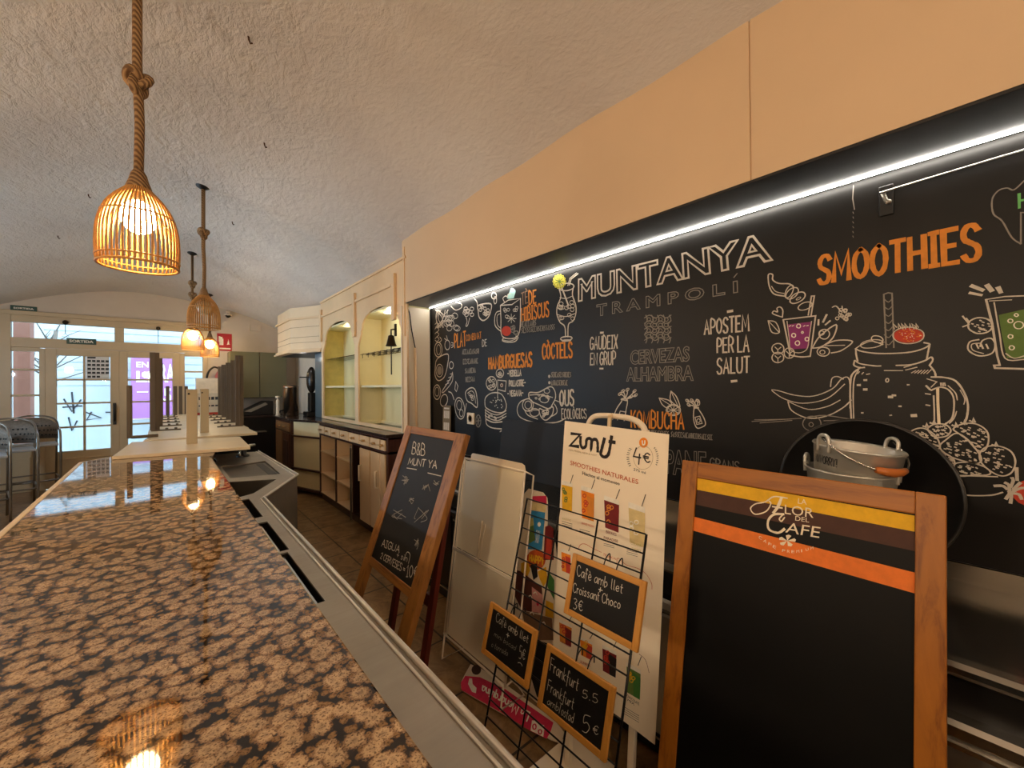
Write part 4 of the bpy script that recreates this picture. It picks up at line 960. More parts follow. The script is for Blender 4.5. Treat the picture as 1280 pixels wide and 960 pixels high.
["L","w",3.4,2,[3387,631,3383,637,3374,637,3364,633,3356,625,3355,616,3360,610,3369,610,3379,614,3386,622]],
["L","w",4.9,1,[3308,655,3323,665,3363,676,3414,680,3463,678,3496,667,3510,654,3496,647]],
["L","w",5.3,1,[3308,655,3309,678,3313,703]],
["L","w",4.8,1,[3510,655,3506,680,3502,708]],
["L","w",4.6,1,[3305,700,3321,714,3362,724,3380,725]],
["L","w",4.8,1,[3423,725,3463,724,3496,712,3513,700,3517,711,3510,726]],
["L","w",5.3,1,[3304,701,3302,719,3319,729,3333,729]],
["L","w",3.2,0,[3390,743,3440,745]],
["L","w",3.5,0,[3444,733,3463,726]],
["L","w",3.5,0,[3448,743,3477,734]],
["L","w",2.9,0,[3463,754,3474,746]],
["L","w",2.9,0,[3471,755,3482,745]],
["L","w",2.9,0,[3479,756,3489,745]],
["L","w",2.9,0,[3487,757,3497,745]],
["L","w",2.8,0,[3494,757,3505,745]],
["L","w",2.8,0,[3502,758,3513,744]],
["L","w",6.0,1,[3321,729,3299,750,3291,777,3289,850,3292,940]],
["L","w",4.1,1,[3315,739,3302,772,3298,839,3299,939]],
["L","w",5.1,1,[3509,728,3521,751,3524,771]],
["L","n",7.3,0,[3528,809,3528,856,3530,933]],
["L","w",4.2,0,[3518,836,3519,886,3519,933]],
["L","w",5.2,1,[3513,770,3543,772,3570,784,3589,821,3598,864,3596,902,3591,924]],
["L","w",4.7,1,[3512,817,3533,806,3553,814,3565,840,3566,879,3561,914,3545,934]],
["L","w",3.0,1,[3553,801,3570,826,3574,850]],
["L","w",3.0,1,[3572,889,3566,913,3555,931]],
["L","w",2.7,1,[3581,816,3591,845,3589,864]],
["L","w",3.4,0,[3502,776,3526,787,3512,806]],
["L","w",5.7,0,[3500,801,3509,814]],
["L","w",4.2,0,[3498,829,3510,831]],
["L","w",4.3,0,[3499,869,3508,871]],
["L","w",2.8,0,[3535,791,3536,801]],
["L","w",2.8,0,[3538,791,3540,801]],
["L","w",2.8,0,[3542,791,3543,801]],
["L","w",2.8,0,[3545,791,3547,801]],
["L","w",3.6,2,[3402,779,3401,783,3399,786,3396,786,3394,783,3394,779,3395,775,3397,773,3399,773,3401,775]],
["L","w",7.9,0,[3332,778,3338,778]],
["L","w",8.0,0,[3312,797,3319,797]],
["L","w",8.9,0,[3331,814,3338,814]],
["L","w",9.5,0,[3402,842,3410,842]],
["L","w",7.6,0,[3412,836,3419,836]],
["L","w",5.7,0,[3429,876,3434,876]],
["L","w",11.1,0,[3463,909,3472,908]],
["L","w",4.8,0,[3404,911,3408,910]],
["L","w",5.0,0,[3323,905,3327,905]],
["L","w",4.7,0,[3452,797,3456,797]],
["L","w",3.1,0,[3312,753,3318,745]],
["L","w",3.1,0,[3325,755,3330,748]],
["L","w",3.7,0,[3339,756,3348,754]]]],
["banana_drawing",[["L","w",3.9,1,[3017,816,3043,820,3103,839,3169,842,3232,812,3264,771,3287,777,3288,888]],
["L","w",3.4,1,[3017,820,3063,855,3131,873,3214,852,3272,793]],
["L","w",4.3,1,[3078,866,3092,906,3149,935,3213,923,3265,888,3292,856]],
["L","w",3.3,1,[3083,869,3150,898,3213,885,3257,857]],
["L","w",3.9,1,[3227,803,3232,770,3249,762,3268,773]],
["L","g",3.4,0,[2935,962,3126,937]],
["L","g",3.1,0,[2968,967,3092,948]],
["L","g",2.8,0,[2946,954,3072,944]],
["L","g",3.4,2,[3194,955,3188,973,3172,986,3153,987,3137,977,3131,959,3138,940,3154,928,3173,927,3188,937]],
["L","g",3.9,1,[3140,936,3204,921,3289,932]],
["L","g",3.2,0,[3204,943,3289,934]],
["L","g",3.0,2,[3168,961,3166,966,3163,970,3158,970,3154,967,3153,962,3154,957,3158,953,3163,953,3166,956]]]],
["berry_drawing",[["L","w",4.5,2,[3459,974,3473,956,3496,954,3522,978,3532,1014,3522,1022,3493,999]],
["L","w",4.2,0,[3511,976,3516,978]],
["L","w",4.3,0,[3480,971,3484,973]],
["L","w",4.3,0,[3471,980,3476,982]],
["L","w",4.3,0,[3475,981,3480,983]],
["L","w",4.3,0,[3494,972,3498,974]],
["L","w",4.3,0,[3487,967,3491,969]],
["L","w",4.3,0,[3482,981,3486,983]],
["L","w",4.3,0,[3491,984,3496,986]],
["L","w",4.2,0,[3524,1009,3528,1011]],
["L","w",4.2,0,[3524,1012,3528,1014]],
["L","w",4.2,0,[3517,997,3522,999]],
["L","w",4.3,0,[3498,976,3502,978]],
["L","w",4.3,0,[3487,973,3491,975]],
["L","w",4.2,0,[3521,1011,3525,1012]],
["L","w",4.3,0,[3498,983,3502,985]],
["L","w",4.3,0,[3487,975,3491,976]],
["L","w",4.2,0,[3519,985,3523,987]],
["L","w",4.2,0,[3514,978,3518,980]],
["L","w",4.2,0,[3515,1013,3519,1015]],
["L","w",4.2,0,[3515,1007,3520,1008]],
["L","w",4.3,0,[3482,976,3486,978]],
["L","w",4.3,0,[3498,984,3503,986]],
["L","w",4.3,0,[3473,968,3477,970]],
["L","w",4.3,0,[3497,978,3501,979]],
["L","w",4.3,0,[3485,981,3489,983]],
["L","w",4.2,0,[3506,993,3510,995]],
["L","w",4.4,2,[3503,951,3520,936,3545,936,3558,954,3548,975,3522,982,3506,965]],
["L","w",4.2,0,[3524,946,3528,948]],
["L","w",4.2,0,[3522,944,3527,945]],
["L","w",4.2,0,[3533,967,3537,968]],
["L","w",4.2,0,[3525,942,3529,943]],
["L","w",4.2,0,[3515,954,3519,956]],
["L","w",4.2,0,[3535,969,3539,971]],
["L","w",4.2,0,[3525,971,3529,972]],
["L","w",4.2,0,[3536,955,3540,957]],
["L","w",4.2,0,[3524,958,3529,960]],
["L","w",4.2,0,[3540,954,3544,956]],
["L","w",4.2,0,[3540,956,3544,958]],
["L","w",4.2,0,[3518,960,3523,962]],
["L","w",4.2,0,[3540,940,3544,942]],
["L","w",4.2,0,[3527,955,3531,957]],
["L","w",4.2,0,[3524,975,3529,976]],
["L","w",4.2,0,[3544,948,3548,949]],
["L","w",4.2,0,[3529,943,3533,945]],
["L","w",4.2,0,[3545,963,3549,965]],
["L","w",4.2,0,[3538,967,3542,969]],
["L","w",4.2,0,[3534,942,3538,944]],
["L","w",4.2,0,[3546,964,3551,966]],
["L","w",4.2,0,[3534,970,3538,972]],
["L","w",4.2,2,[3564,949,3586,931,3615,929,3638,950,3642,985,3632,1017,3615,1014,3597,985,3576,964]],
["L","w",4.0,0,[3605,991,3609,992]],
["L","w",4.0,0,[3627,953,3630,954]],
["L","w",4.1,0,[3583,957,3587,958]],
["L","w",4.0,0,[3612,993,3616,995]],
["L","w",4.0,0,[3597,965,3601,966]],
["L","w",4.0,0,[3598,963,3601,965]],
["L","w",4.0,0,[3599,942,3603,944]],
["L","w",4.0,0,[3622,986,3625,988]],
["L","w",4.0,0,[3606,973,3609,975]],
["L","w",4.0,0,[3614,1004,3618,1005]],
["L","w",4.1,0,[3581,945,3585,947]],
["L","w",4.0,0,[3621,1005,3625,1006]],
["L","w",4.0,0,[3606,970,3609,971]],
["L","w",4.0,0,[3619,949,3623,951]],
["L","w",4.1,0,[3589,952,3593,954]],
["L","w",4.0,0,[3610,959,3614,961]],
["L","w",4.0,0,[3618,966,3622,968]],
["L","w",4.0,0,[3628,978,3632,980]],
["L","w",4.1,0,[3589,954,3593,955]],
["L","w",4.0,0,[3597,949,3601,951]],
["L","w",4.0,0,[3595,961,3599,963]],
["L","w",4.0,0,[3623,945,3627,947]],
["L","w",4.0,0,[3611,971,3615,973]],
["L","w",4.0,0,[3627,997,3630,998]],
["L","w",4.0,0,[3608,972,3612,974]],
["L","w",4.0,0,[3619,1000,3623,1002]],
["L","w",4.0,0,[3635,969,3639,971]],
["L","w",4.1,0,[3586,955,3590,957]],
["L","w",4.0,0,[3619,986,3623,988]],
["L","w",4.1,0,[3587,952,3591,953]],
["L","w",4.1,0,[3588,951,3592,953]],
["L","w",4.0,0,[3618,1000,3622,1002]],
["L","w",4.0,0,[3631,953,3635,955]],
["L","w",4.0,0,[3629,958,3633,959]],
["L","w",4.3,2,[3532,1009,3545,990,3570,964,3594,980,3615,1014,3626,1044,3617,1061,3584,1056,3554,1044,3535,1025]],
["L","w",4.1,0,[3573,1036,3577,1038]],
["L","w",4.1,0,[3568,1024,3572,1025]],
["L","w",4.1,0,[3566,1011,3570,1013]],
["L","w",4.1,0,[3579,990,3583,991]],
["L","w",4.1,0,[3571,1020,3575,1022]],
["L","w",4.2,0,[3549,999,3553,1000]],
["L","w",4.0,0,[3611,1047,3614,1049]],
["L","w",4.1,0,[3569,1040,3573,1042]],
["L","w",4.1,0,[3594,1027,3598,1029]],
["L","w",4.0,0,[3600,1053,3604,1055]],
["L","w",4.1,0,[3594,1017,3598,1018]],
["L","w",4.2,0,[3548,1018,3552,1020]],
["L","w",4.1,0,[3568,1036,3572,1037]],
["L","w",4.1,0,[3594,1019,3598,1021]],
["L","w",4.1,0,[3554,1031,3558,1033]],
["L","w",4.1,0,[3591,986,3595,988]],
["L","w",4.0,0,[3611,1025,3615,1027]],
["L","w",4.1,0,[3550,1003,3554,1005]],
["L","w",4.0,0,[3598,1022,3601,1023]],
["L","w",4.1,0,[3584,1028,3588,1029]],
["L","w",4.1,0,[3577,999,3581,1001]],
["L","w",4.0,0,[3597,1035,3601,1037]],
["L","w",4.1,0,[3583,1036,3587,1037]],
["L","w",4.1,0,[3569,996,3573,997]],
["L","w",4.2,0,[3542,1020,3546,1021]],
["L","w",4.1,0,[3568,1002,3572,1003]],
["L","w",4.1,0,[3572,1020,3576,1021]],
["L","w",4.1,0,[3554,1011,3558,1012]],
["L","w",4.0,0,[3599,1040,3603,1042]],
["L","w",4.0,0,[3600,1021,3604,1023]],
["L","w",4.1,0,[3551,1009,3555,1011]],
["L","w",4.1,0,[3555,1020,3559,1022]],
["L","w",4.1,0,[3586,988,3590,990]],
["L","w",4.0,0,[3611,1051,3615,1052]],
["L","w",4.1,2,[3623,1026,3638,1003,3663,998,3688,1012,3697,1043,3690,1078,3671,1094,3649,1085,3626,1057]],
["L","w",3.9,0,[3653,1052,3657,1053]],
["L","w",3.9,0,[3666,1057,3670,1058]],
["L","w",3.9,0,[3660,1055,3663,1057]],
["L","w",3.9,0,[3678,1058,3681,1059]],
["L","w",3.9,0,[3660,1049,3664,1050]],
["L","w",3.9,0,[3659,1021,3662,1023]],
["L","w",3.9,0,[3663,1007,3667,1009]],
["L","w",3.9,0,[3661,1059,3664,1060]],
["L","w",3.9,0,[3657,1053,3661,1054]],
["L","w",3.9,0,[3669,1008,3673,1009]],
["L","w",3.9,0,[3652,1025,3656,1027]],
["L","w",4.0,0,[3634,1053,3637,1055]],
["L","w",3.9,0,[3684,1059,3687,1061]],
["L","w",3.9,0,[3667,1081,3670,1083]],
["L","w",3.9,0,[3674,1065,3678,1066]],
["L","w",3.9,0,[3651,1074,3654,1075]],
["L","w",3.9,0,[3657,1069,3660,1070]],
["L","w",3.9,0,[3660,1014,3664,1015]],
["L","w",3.9,0,[3642,1020,3646,1022]],
["L","w",3.9,0,[3660,1063,3664,1065]],
["L","w",3.9,0,[3663,1040,3667,1041]],
["L","w",3.9,0,[3670,1029,3674,1030]],
["L","w",3.9,0,[3658,1068,3662,1070]],
["L","w",3.9,0,[3655,1020,3658,1022]],
["L","w",3.8,0,[3686,1061,3689,1063]],
["L","w",3.9,0,[3652,1037,3656,1038]],
["L","w",3.9,0,[3663,1054,3666,1056]],
["L","w",4.0,0,[3638,1046,3642,1048]],
["L","w",3.9,0,[3641,1024,3645,1026]],
["L","w",3.9,0,[3640,1041,3643,1043]],
["L","w",4.0,0,[3636,1022,3640,1023]],
["L","w",3.9,0,[3661,1010,3664,1011]],
["L","w",3.9,0,[3655,1064,3658,1066]],
["L","w",4.0,0,[3632,1042,3636,1044]],
["L","w",3.9,0,[3655,1007,3658,1009]],
["L","w",4.0,0,[3635,1048,3638,1049]],
["L","w",4.2,2,[3566,1070,3602,1060,3637,1073,3643,1093,3602,1104,3572,1107]],
["L","w",4.1,0,[3582,1090,3586,1092]],
["L","w",4.0,0,[3595,1070,3599,1071]],
["L","w",4.1,0,[3590,1095,3594,1097]],
["L","w",4.0,0,[3603,1099,3606,1100]],
["L","w",4.1,0,[3592,1075,3596,1076]],
["L","w",4.1,0,[3589,1097,3593,1098]],
["L","w",4.0,0,[3614,1075,3617,1077]],
["L","w",4.1,0,[3578,1093,3582,1095]],
["L","w",4.1,0,[3578,1074,3582,1075]],
["L","w",4.0,0,[3615,1096,3619,1097]],
["L","w",4.0,0,[3603,1094,3607,1095]],
["L","w",4.1,0,[3574,1079,3578,1081]],
["L","w",4.0,0,[3612,1098,3616,1099]],
["L","w",4.1,0,[3577,1079,3581,1080]],
["L","w",4.0,0,[3598,1077,3602,1079]],
["L","w",4.0,0,[3617,1097,3621,1098]],
["L","w",4.1,0,[3583,1095,3587,1096]],
["L","w",4.0,0,[3620,1093,3624,1094]],
["L","w",4.0,0,[3608,1098,3612,1099]],
["L","w",4.0,0,[3596,1080,3600,1082]],
["L","w",4.1,0,[3587,1096,3591,1097]],
["L","w",4.0,0,[3604,1074,3608,1075]],
["L","w",4.1,0,[3583,1094,3587,1095]],
["L","w",4.0,0,[3612,1089,3616,1091]],
["L","w",4.0,0,[3598,1083,3601,1084]],
["L","w",4.1,0,[3582,1094,3586,1095]],
["L","w",4.4,2,[3533,1030,3560,1048,3566,1068,3558,1076,3544,1050]],
["L","w",4.1,0,[3557,1059,3561,1061]],
["L","w",4.1,0,[3560,1057,3564,1059]],
["L","w",4.1,0,[3561,1067,3565,1068]],
["L","w",4.2,0,[3539,1037,3543,1038]],
["L","w",4.1,0,[3554,1056,3558,1057]],
["L","w",4.1,0,[3552,1049,3556,1051]],
["L","w",4.1,0,[3558,1056,3562,1058]],
["L","w",4.1,0,[3558,1053,3562,1055]],
["L","w",4.2,0,[3541,1040,3545,1042]],
["L","w",4.1,0,[3559,1056,3563,1058]],
["L","w",5.7,0,[3491,945,3498,948,3500,935,3504,949]],
["L","w",5.5,0,[3562,937,3569,941,3570,928,3574,942]],
["L","w",5.4,0,[3582,927,3589,931,3590,918,3594,931]],
["L","w",5.4,0,[3602,919,3608,923,3610,910,3613,923]],
["L","w",5.2,0,[3650,995,3656,998,3658,986,3661,998]],
["L","w",5.6,0,[3509,932,3516,935,3518,922,3522,936]],
["L","w",3.9,0,[3570,1108,3660,1098]],
["L","w",4.2,1,[3586,1172,3613,1169,3648,1160,3670,1147]],
["F","r",3,[3748,1133,3745,1151,3737,1166,3726,1176,3713,1179,3702,1173,3693,1161,3691,1144,3694,1126,3702,1110,3714,1101,3727,1099,3738,1104,3745,1117]],
["L","w",7.8,1,[3654,1129,3670,1126,3679,1134]],
["L","w",7.7,1,[3690,1097,3692,1106,3687,1126]],
["L","w",7.7,1,[3676,1115,3683,1121,3684,1139]],
["L","w",7.6,1,[3713,1125,3705,1128,3689,1142]],
["L","w",7.6,1,[3708,1160,3703,1147,3691,1146]],
["L","w",7.7,1,[3686,1177,3688,1154,3684,1143]],
["L","w",7.7,1,[3677,1166,3684,1149,3684,1143]],
["L","w",7.6,1,[3706,1110,3702,1116,3692,1133]],
["L","w",7.6,0,[3699,1064,3700,1102]]]],
["green_glass_drawing",[["F","v",3,[3667,572,3718,561,3770,568,3765,718,3683,713,3674,645]],
["L","w",5.2,0,[3641,517,3653,597,3663,705,3668,735]],
["L","w",5.2,0,[3668,735,3656,735,3658,744,3777,754]],
["L","w",3.6,0,[3642,517,3680,514,3796,527,3787,613,3777,754]],
["L","w",2.8,0,[3648,523,3694,527]],
["L","w",3.4,1,[3658,530,3668,629,3679,713,3717,719]],
["L","w",3.3,1,[3681,698,3697,714,3717,708]],
["L","z",2.8,2,[3717,611,3715,617,3710,621,3704,620,3700,616,3698,608,3700,602,3705,598,3710,599,3715,603]],
["L","z",2.8,2,[3696,595,3695,598,3693,600,3690,600,3687,597,3686,594,3687,590,3690,588,3693,589,3695,591]],
["L","z",2.8,2,[3707,578,3706,580,3704,582,3702,581,3700,579,3699,577,3700,574,3702,572,3704,573,3706,575]],
["L","z",2.8,2,[3695,645,3695,648,3692,650,3689,650,3687,647,3686,644,3687,640,3689,638,3692,639,3695,641]],
["L","z",2.8,2,[3698,681,3697,684,3694,687,3691,686,3689,684,3688,680,3689,676,3691,674,3694,674,3697,677]],
["L","w",4.3,2,[3653,605,3651,616,3644,624,3633,628,3621,627,3611,620,3603,610,3601,598,3603,587,3611,579,3622,575,3634,577,3644,583,3651,593]],
["L","w",3.7,0,[3634,613,3637,615]],
["L","w",3.7,0,[3644,597,3647,599]],
["L","w",3.7,0,[3632,600,3635,602]],
["L","w",3.7,0,[3631,615,3635,617]],
["L","w",3.7,0,[3615,602,3618,604]],
["L","w",3.7,0,[3626,611,3629,613]],
["L","w",3.8,0,[3609,593,3612,595]],
["L","w",3.7,0,[3627,584,3630,586]],
["L","w",3.7,0,[3630,612,3633,614]],
["L","w",3.7,0,[3624,607,3628,610]],
["L","w",3.7,0,[3632,590,3636,593]],
["L","w",3.7,0,[3620,598,3624,600]],
["L","w",3.7,0,[3637,618,3641,620]],
["L","w",3.7,0,[3646,605,3650,607]],
["L","w",3.7,0,[3624,620,3627,622]],
["L","w",3.7,0,[3627,613,3630,615]],
["L","w",4.3,0,[3589,565,3602,591]],
["L","w",4.3,0,[3589,601,3603,595]],
["L","w",5.4,0,[3597,574,3603,589]],
["L","w",4.2,1,[3624,648,3604,654,3601,681,3624,702,3652,695,3659,666,3650,646,3632,652,3627,671]],
["L","w",2.7,1,[3629,660,3609,662,3611,682,3634,695]],
["L","w",4.0,0,[3619,663,3623,677]],
["L","w",4.0,0,[3629,664,3633,678]],
["L","w",3.9,0,[3640,665,3644,679]],
["L","w",10.6,0,[3610,466,3634,485]],
["L","w",11.8,0,[3644,471,3653,490]],
["L","w",10.4,0,[3667,483,3672,499]],
["L","w",8.0,0,[3606,489,3631,501]]]],
["speech_shape_drawing",[["L","g",3.7,1,[3722,156,3702,177,3688,166,3670,168,3657,192,3659,239,3677,269,3696,327,3714,353]],
["L","g",3.8,0,[3714,353,3715,254,3721,256,3798,281]],
["T","e","HO","s",6.3,[3712,238,3747,239,3747,195,3712,193]]]],
["vegetable_drawing",[["L","w",7.6,1,[154,210,285,134,310,62]],
["L","w",7.7,1,[128,207,273,132,127,35]],
["L","w",7.7,1,[83,202,230,127,155,39]],
["L","w",7.8,1,[180,213,213,125,90,29]],
["L","w",7.9,1,[229,219,137,114,190,44]],
["L","w",7.7,1,[140,209,234,127,268,56]],
["L","w",7.9,1,[127,207,100,110,157,39]],
["L","w",7.9,1,[155,210,95,109,119,34]],
["L","w",7.7,1,[233,219,225,126,324,64]],
["L","w",6.7,2,[525,262,516,275,492,280,463,277,439,266,430,251,439,238,463,233,493,236,516,247]],
["L","w",6.9,2,[390,161,369,168,339,165,312,153,299,137,304,123,326,116,356,120,382,131,395,147]],
["L","w",6.9,2,[358,209,330,208,304,198,288,181,290,165,308,156,336,157,363,168,378,184,376,200]],
["L","w",6.8,2,[380,226,354,218,338,203,339,186,355,175,381,173,407,181,422,196,422,213,406,224]],
["L","w",6.8,2,[318,259,300,245,298,229,314,216,341,212,368,218,386,231,387,247,372,260,345,264]],
["L","w",6.8,2,[283,190,278,175,292,162,320,157,350,162,371,174,375,189,362,202,335,207,305,202]],
["L","w",6.6,2,[410,239,419,227,444,221,473,225,497,236,506,250,497,263,473,269,443,266,419,254]],
["L","w",6.8,2,[287,132,309,125,339,129,365,140,379,156,374,170,352,177,322,174,295,163,281,146]],
["L","w",6.6,2,[419,108,445,109,471,120,485,136,484,151,466,160,440,159,414,149,399,132,401,117]],
["L","w",6.9,2,[293,160,319,168,335,184,335,201,319,212,292,214,265,206,249,190,249,173,266,162]],
["L","w",6.8,2,[409,128,426,142,427,158,412,170,386,174,358,168,341,154,339,138,355,125,382,122]],
["L","w",7.0,2,[319,131,324,146,310,159,282,164,251,159,229,147,224,131,239,118,267,113,297,118]],
["L","w",7.1,1,[77,170,114,158,153,187,107,205]],
["L","w",7.1,1,[76,217,113,205,152,233,107,252]],
["L","w",7.1,1,[76,264,113,252,152,280,106,299]],
["L","w",7.1,1,[75,312,112,299,151,326,105,346]],
["L","w",9.6,2,[206,432,192,472,156,496,111,493,74,465,61,421,76,379,113,356,158,360,193,389]],
["L","w",6.3,2,[179,430,171,458,152,475,128,474,108,454,101,424,109,395,129,378,153,380,172,400]],
["L","w",7.8,1,[75,327,135,356,196,338,166,305]],
["F","g",3,[203,635,198,653,185,668,165,676,144,675,125,666,111,651,107,632,112,613,126,598,145,590,167,591,186,600,198,616]],
["L","w",10.7,2,[70,627,109,519,309,481,302,590,243,697,136,731,75,690]],
["L","w",7.9,2,[220,635,214,662,195,683,169,694,140,693,113,681,95,658,88,631,96,604,115,583,141,572,171,573,197,586,214,608]],
["L","w",9.3,1,[390,656,356,712,206,832,241,839,383,742,390,656]],
["L","w",6.8,0,[262,771,328,756]],
["L","w",6.8,0,[291,738,350,727]],
["L","w",6.8,0,[320,705,373,697]],
["L","w",6.7,0,[348,673,395,668]],
["L","w",9.2,2,[350,397,341,423,318,438,290,436,267,417,259,390,268,364,291,349,319,352,342,370]],
["L","w",8.4,1,[254,328,306,348,289,304]],
["L","w",9.1,2,[407,591,400,610,382,621,360,621,342,608,336,588,343,569,361,558,383,559,401,572]],
["L","w",7.5,0,[378,377,416,388]],
["L","w",7.5,0,[377,401,416,401]],
["L","w",7.5,0,[377,425,415,414]],
["L","w",7.1,2,[718,140,712,149,698,152,680,150,665,142,660,132,665,124,680,120,698,123,713,131]],
["L","w",7.1,2,[741,165,736,173,722,177,704,174,689,167,684,157,690,149,704,145,722,148,736,155]],
["L","w",7.1,2,[742,115,737,123,722,127,704,124,690,117,685,107,690,99,705,95,723,98,737,106]],
["L","w",7.2,2,[650,100,644,108,629,112,611,109,596,101,590,91,596,83,611,79,630,82,645,90]],
["L","w",7.1,2,[679,126,673,135,658,138,640,135,625,128,620,118,626,109,641,106,659,109,673,116]],
["L","w",7.2,2,[634,134,628,142,613,146,594,143,579,135,573,125,579,117,595,113,613,116,628,124]],
["L","w",7.2,2,[639,119,633,127,618,131,600,128,585,120,579,110,585,102,600,98,619,101,633,109]],
["L","w",7.2,2,[657,154,651,163,636,166,618,164,603,156,597,146,603,138,618,134,636,137,651,145]],
["L","w",7.2,2,[677,121,672,129,657,133,639,130,624,122,618,112,624,104,639,100,657,103,672,111]],
["L","w",8.6,1,[620,171,636,212,616,249,646,245,676,186]],
["L","w",9.6,2,[170,844,157,886,123,913,82,914,48,888,35,845,49,802,84,776,125,776,158,802]],
["L","w",6.4,2,[143,840,135,866,115,882,91,882,71,866,64,840,72,814,92,798,117,798,136,814]],
["L","w",9.4,2,[296,928,272,961,234,980,195,977,170,954,170,919,194,886,233,867,272,870,296,894]],
["L","w",9.8,1,[318,839,373,854,413,912]],
["L","w",7.4,0,[443,743,428,816,455,838,482,787,443,743]],
["L","w",8.7,1,[372,34,453,83,545,75,545,39,454,10]],
["L","w",10.3,1,[755,31,790,64,796,99]],
["L","w",7.9,2,[1059,56,1053,70,1036,77,1016,73,999,61,993,45,999,30,1016,24,1037,28,1053,40]],
["L","w",7.9,2,[1061,93,1057,109,1048,117,1036,116,1027,104,1024,86,1027,70,1037,61,1049,63,1058,75]],
["L","w",11.3,2,[813,95,979,108,982,167,945,215,879,234,823,202,807,149]],
["L","w",7.5,2,[859,141,855,148,844,151,832,149,822,143,818,135,822,129,832,126,845,128,855,133]],
["L","w",7.4,2,[931,171,927,177,917,180,905,178,895,173,891,165,895,158,905,156,917,157,927,163]],
["L","w",7.4,2,[965,186,961,192,952,195,940,193,930,188,926,180,930,174,940,171,952,173,962,178]],
["L","w",7.5,2,[884,122,881,129,870,131,858,130,848,124,844,116,848,109,858,107,871,108,881,114]],
["L","w",7.4,2,[947,182,943,188,933,191,921,189,911,184,907,176,911,170,921,167,933,168,943,174]],
["L","w",7.4,2,[916,181,912,187,902,190,890,188,880,183,876,175,880,168,890,165,903,167,912,173]],
["L","w",7.4,2,[922,139,918,145,908,148,896,146,886,141,882,133,886,126,896,124,908,125,918,131]],
["L","w",7.5,2,[875,111,871,118,861,121,848,119,838,113,834,105,838,99,848,96,861,98,871,104]],
["L","w",7.4,2,[932,188,929,194,919,197,906,196,897,190,893,182,897,176,907,173,919,175,929,180]],
["L","w",7.4,2,[965,160,961,166,951,169,939,167,929,161,926,154,930,147,939,145,952,146,961,152]],
["L","w",7.4,2,[935,191,931,197,921,200,909,199,899,193,896,185,900,179,909,176,922,178,931,183]],
["L","w",8.9,2,[584,981,583,1039,554,1078,506,1085,458,1055,429,999,430,940,462,900,510,895,557,927]],
["L","w",6.7,2,[540,960,531,986,510,1002,484,1003,464,988,456,963,464,937,486,920,512,920,532,935]],
["L","w",6.6,2,[564,1031,558,1050,543,1062,523,1063,508,1052,502,1034,508,1015,524,1003,543,1002,559,1013]],
["L","w",7.9,1,[582,1044,605,972,616,944]],
["L","w",10.4,2,[602,847,660,809,725,805,767,850,779,969,694,939,626,915]],
["L","w",7.0,1,[635,851,696,830,739,860,756,937]],
["L","w",5.6,2,[736,883,733,889,724,893,714,893,706,889,703,884,706,878,714,874,725,874,733,878]],
["L","w",5.7,2,[706,879,702,885,694,889,683,889,675,886,672,880,675,874,684,871,694,870,702,874]],
["L","w",5.7,2,[687,863,684,869,675,872,665,872,656,869,653,863,656,857,665,854,675,854,684,857]],
["L","w",5.6,2,[726,903,723,909,714,912,704,913,695,909,692,903,696,898,704,894,714,894,723,897]],
["L","w",5.6,2,[716,874,713,880,704,883,694,883,685,880,682,874,685,869,694,865,704,865,713,868]],
["L","g",7.6,2,[831,1087,823,1117,805,1137,782,1139,763,1121,757,1091,764,1060,783,1040,806,1039,824,1057]],
["L","g",6.2,0,[776,1049,809,1129]],
["L","g",6.2,0,[817,1049,773,1124]],
["L","g",6.2,0,[759,1091,833,1084]]]],
["menu_lettering",[["T","o","PLAT","s",15.1,[429,430,613,425,610,298,428,308]],
["T","o","COMBINAT","s",6.7,[619,384,847,381,844,327,620,332]],
["T","w","DE","s",7.4,[860,453,922,451,919,397,861,399]],
["L","g",9.4,0,[557,497,564,458,570,498]],
["L","g",9.4,0,[596,459,582,458,582,498,595,499]],
["L","g",9.3,0,[620,460,607,459,606,499,620,500]],
["L","g",9.3,0,[631,500,638,461,644,501]],
["L","g",9.2,0,[655,501,662,462,668,502]],
["L","g",9.2,0,[693,463,680,462,679,501,692,502]],
["L","g",9.1,0,[703,502,710,464,716,503]],
["L","g",9.1,1,[740,465,727,476,739,492,726,503]],
["L","g",9.0,0,[750,504,757,466,762,505]],
["L","g",9.0,1,[786,467,773,478,785,494,773,505]],
["L","g",9.0,0,[796,467,796,505]],
["L","g",8.9,0,[809,468,808,506]],
["L","g",8.9,0,[796,486,808,487]],
["L","g",9.4,0,[586,548,572,547,571,587,586,588]],
["L","g",9.3,0,[613,548,599,547,598,587,613,588]],
["L","g",9.3,1,[640,549,625,560,639,576,625,588]],
["L","g",9.2,0,[666,549,652,549,651,588,666,589]],
["L","g",9.2,0,[677,588,685,549,691,589]],
["L","g",9.1,0,[704,550,703,588]],
["L","g",9.1,0,[718,550,717,589]],
["L","g",9.1,0,[703,569,717,570]],
["L","g",9.1,0,[729,589,736,550,743,589]],
["L","g",9.0,0,[754,551,754,589]],
["L","g",9.0,0,[768,551,768,590]],
["L","g",9.0,0,[754,570,768,571]],
["L","g",9.0,0,[793,552,779,551,779,589,793,590]],
["L","g",9.3,1,[614,631,600,643,614,659,600,671]],
["L","g",9.3,0,[625,670,632,631,638,671]],
["L","g",9.2,0,[650,670,657,631,663,670]],
["L","g",9.2,0,[675,630,674,669]],
["L","g",9.2,0,[688,631,687,670]],
["L","g",9.2,0,[674,650,688,650]],
["L","g",9.1,0,[712,630,699,630,698,669,712,669]],
["L","g",9.1,0,[723,630,722,668]],
["L","g",9.1,0,[736,630,735,669]],
["L","g",9.1,0,[723,649,736,649]],
["L","g",9.0,0,[746,668,753,630,759,668]],
["L","g",9.3,0,[609,709,609,749]],
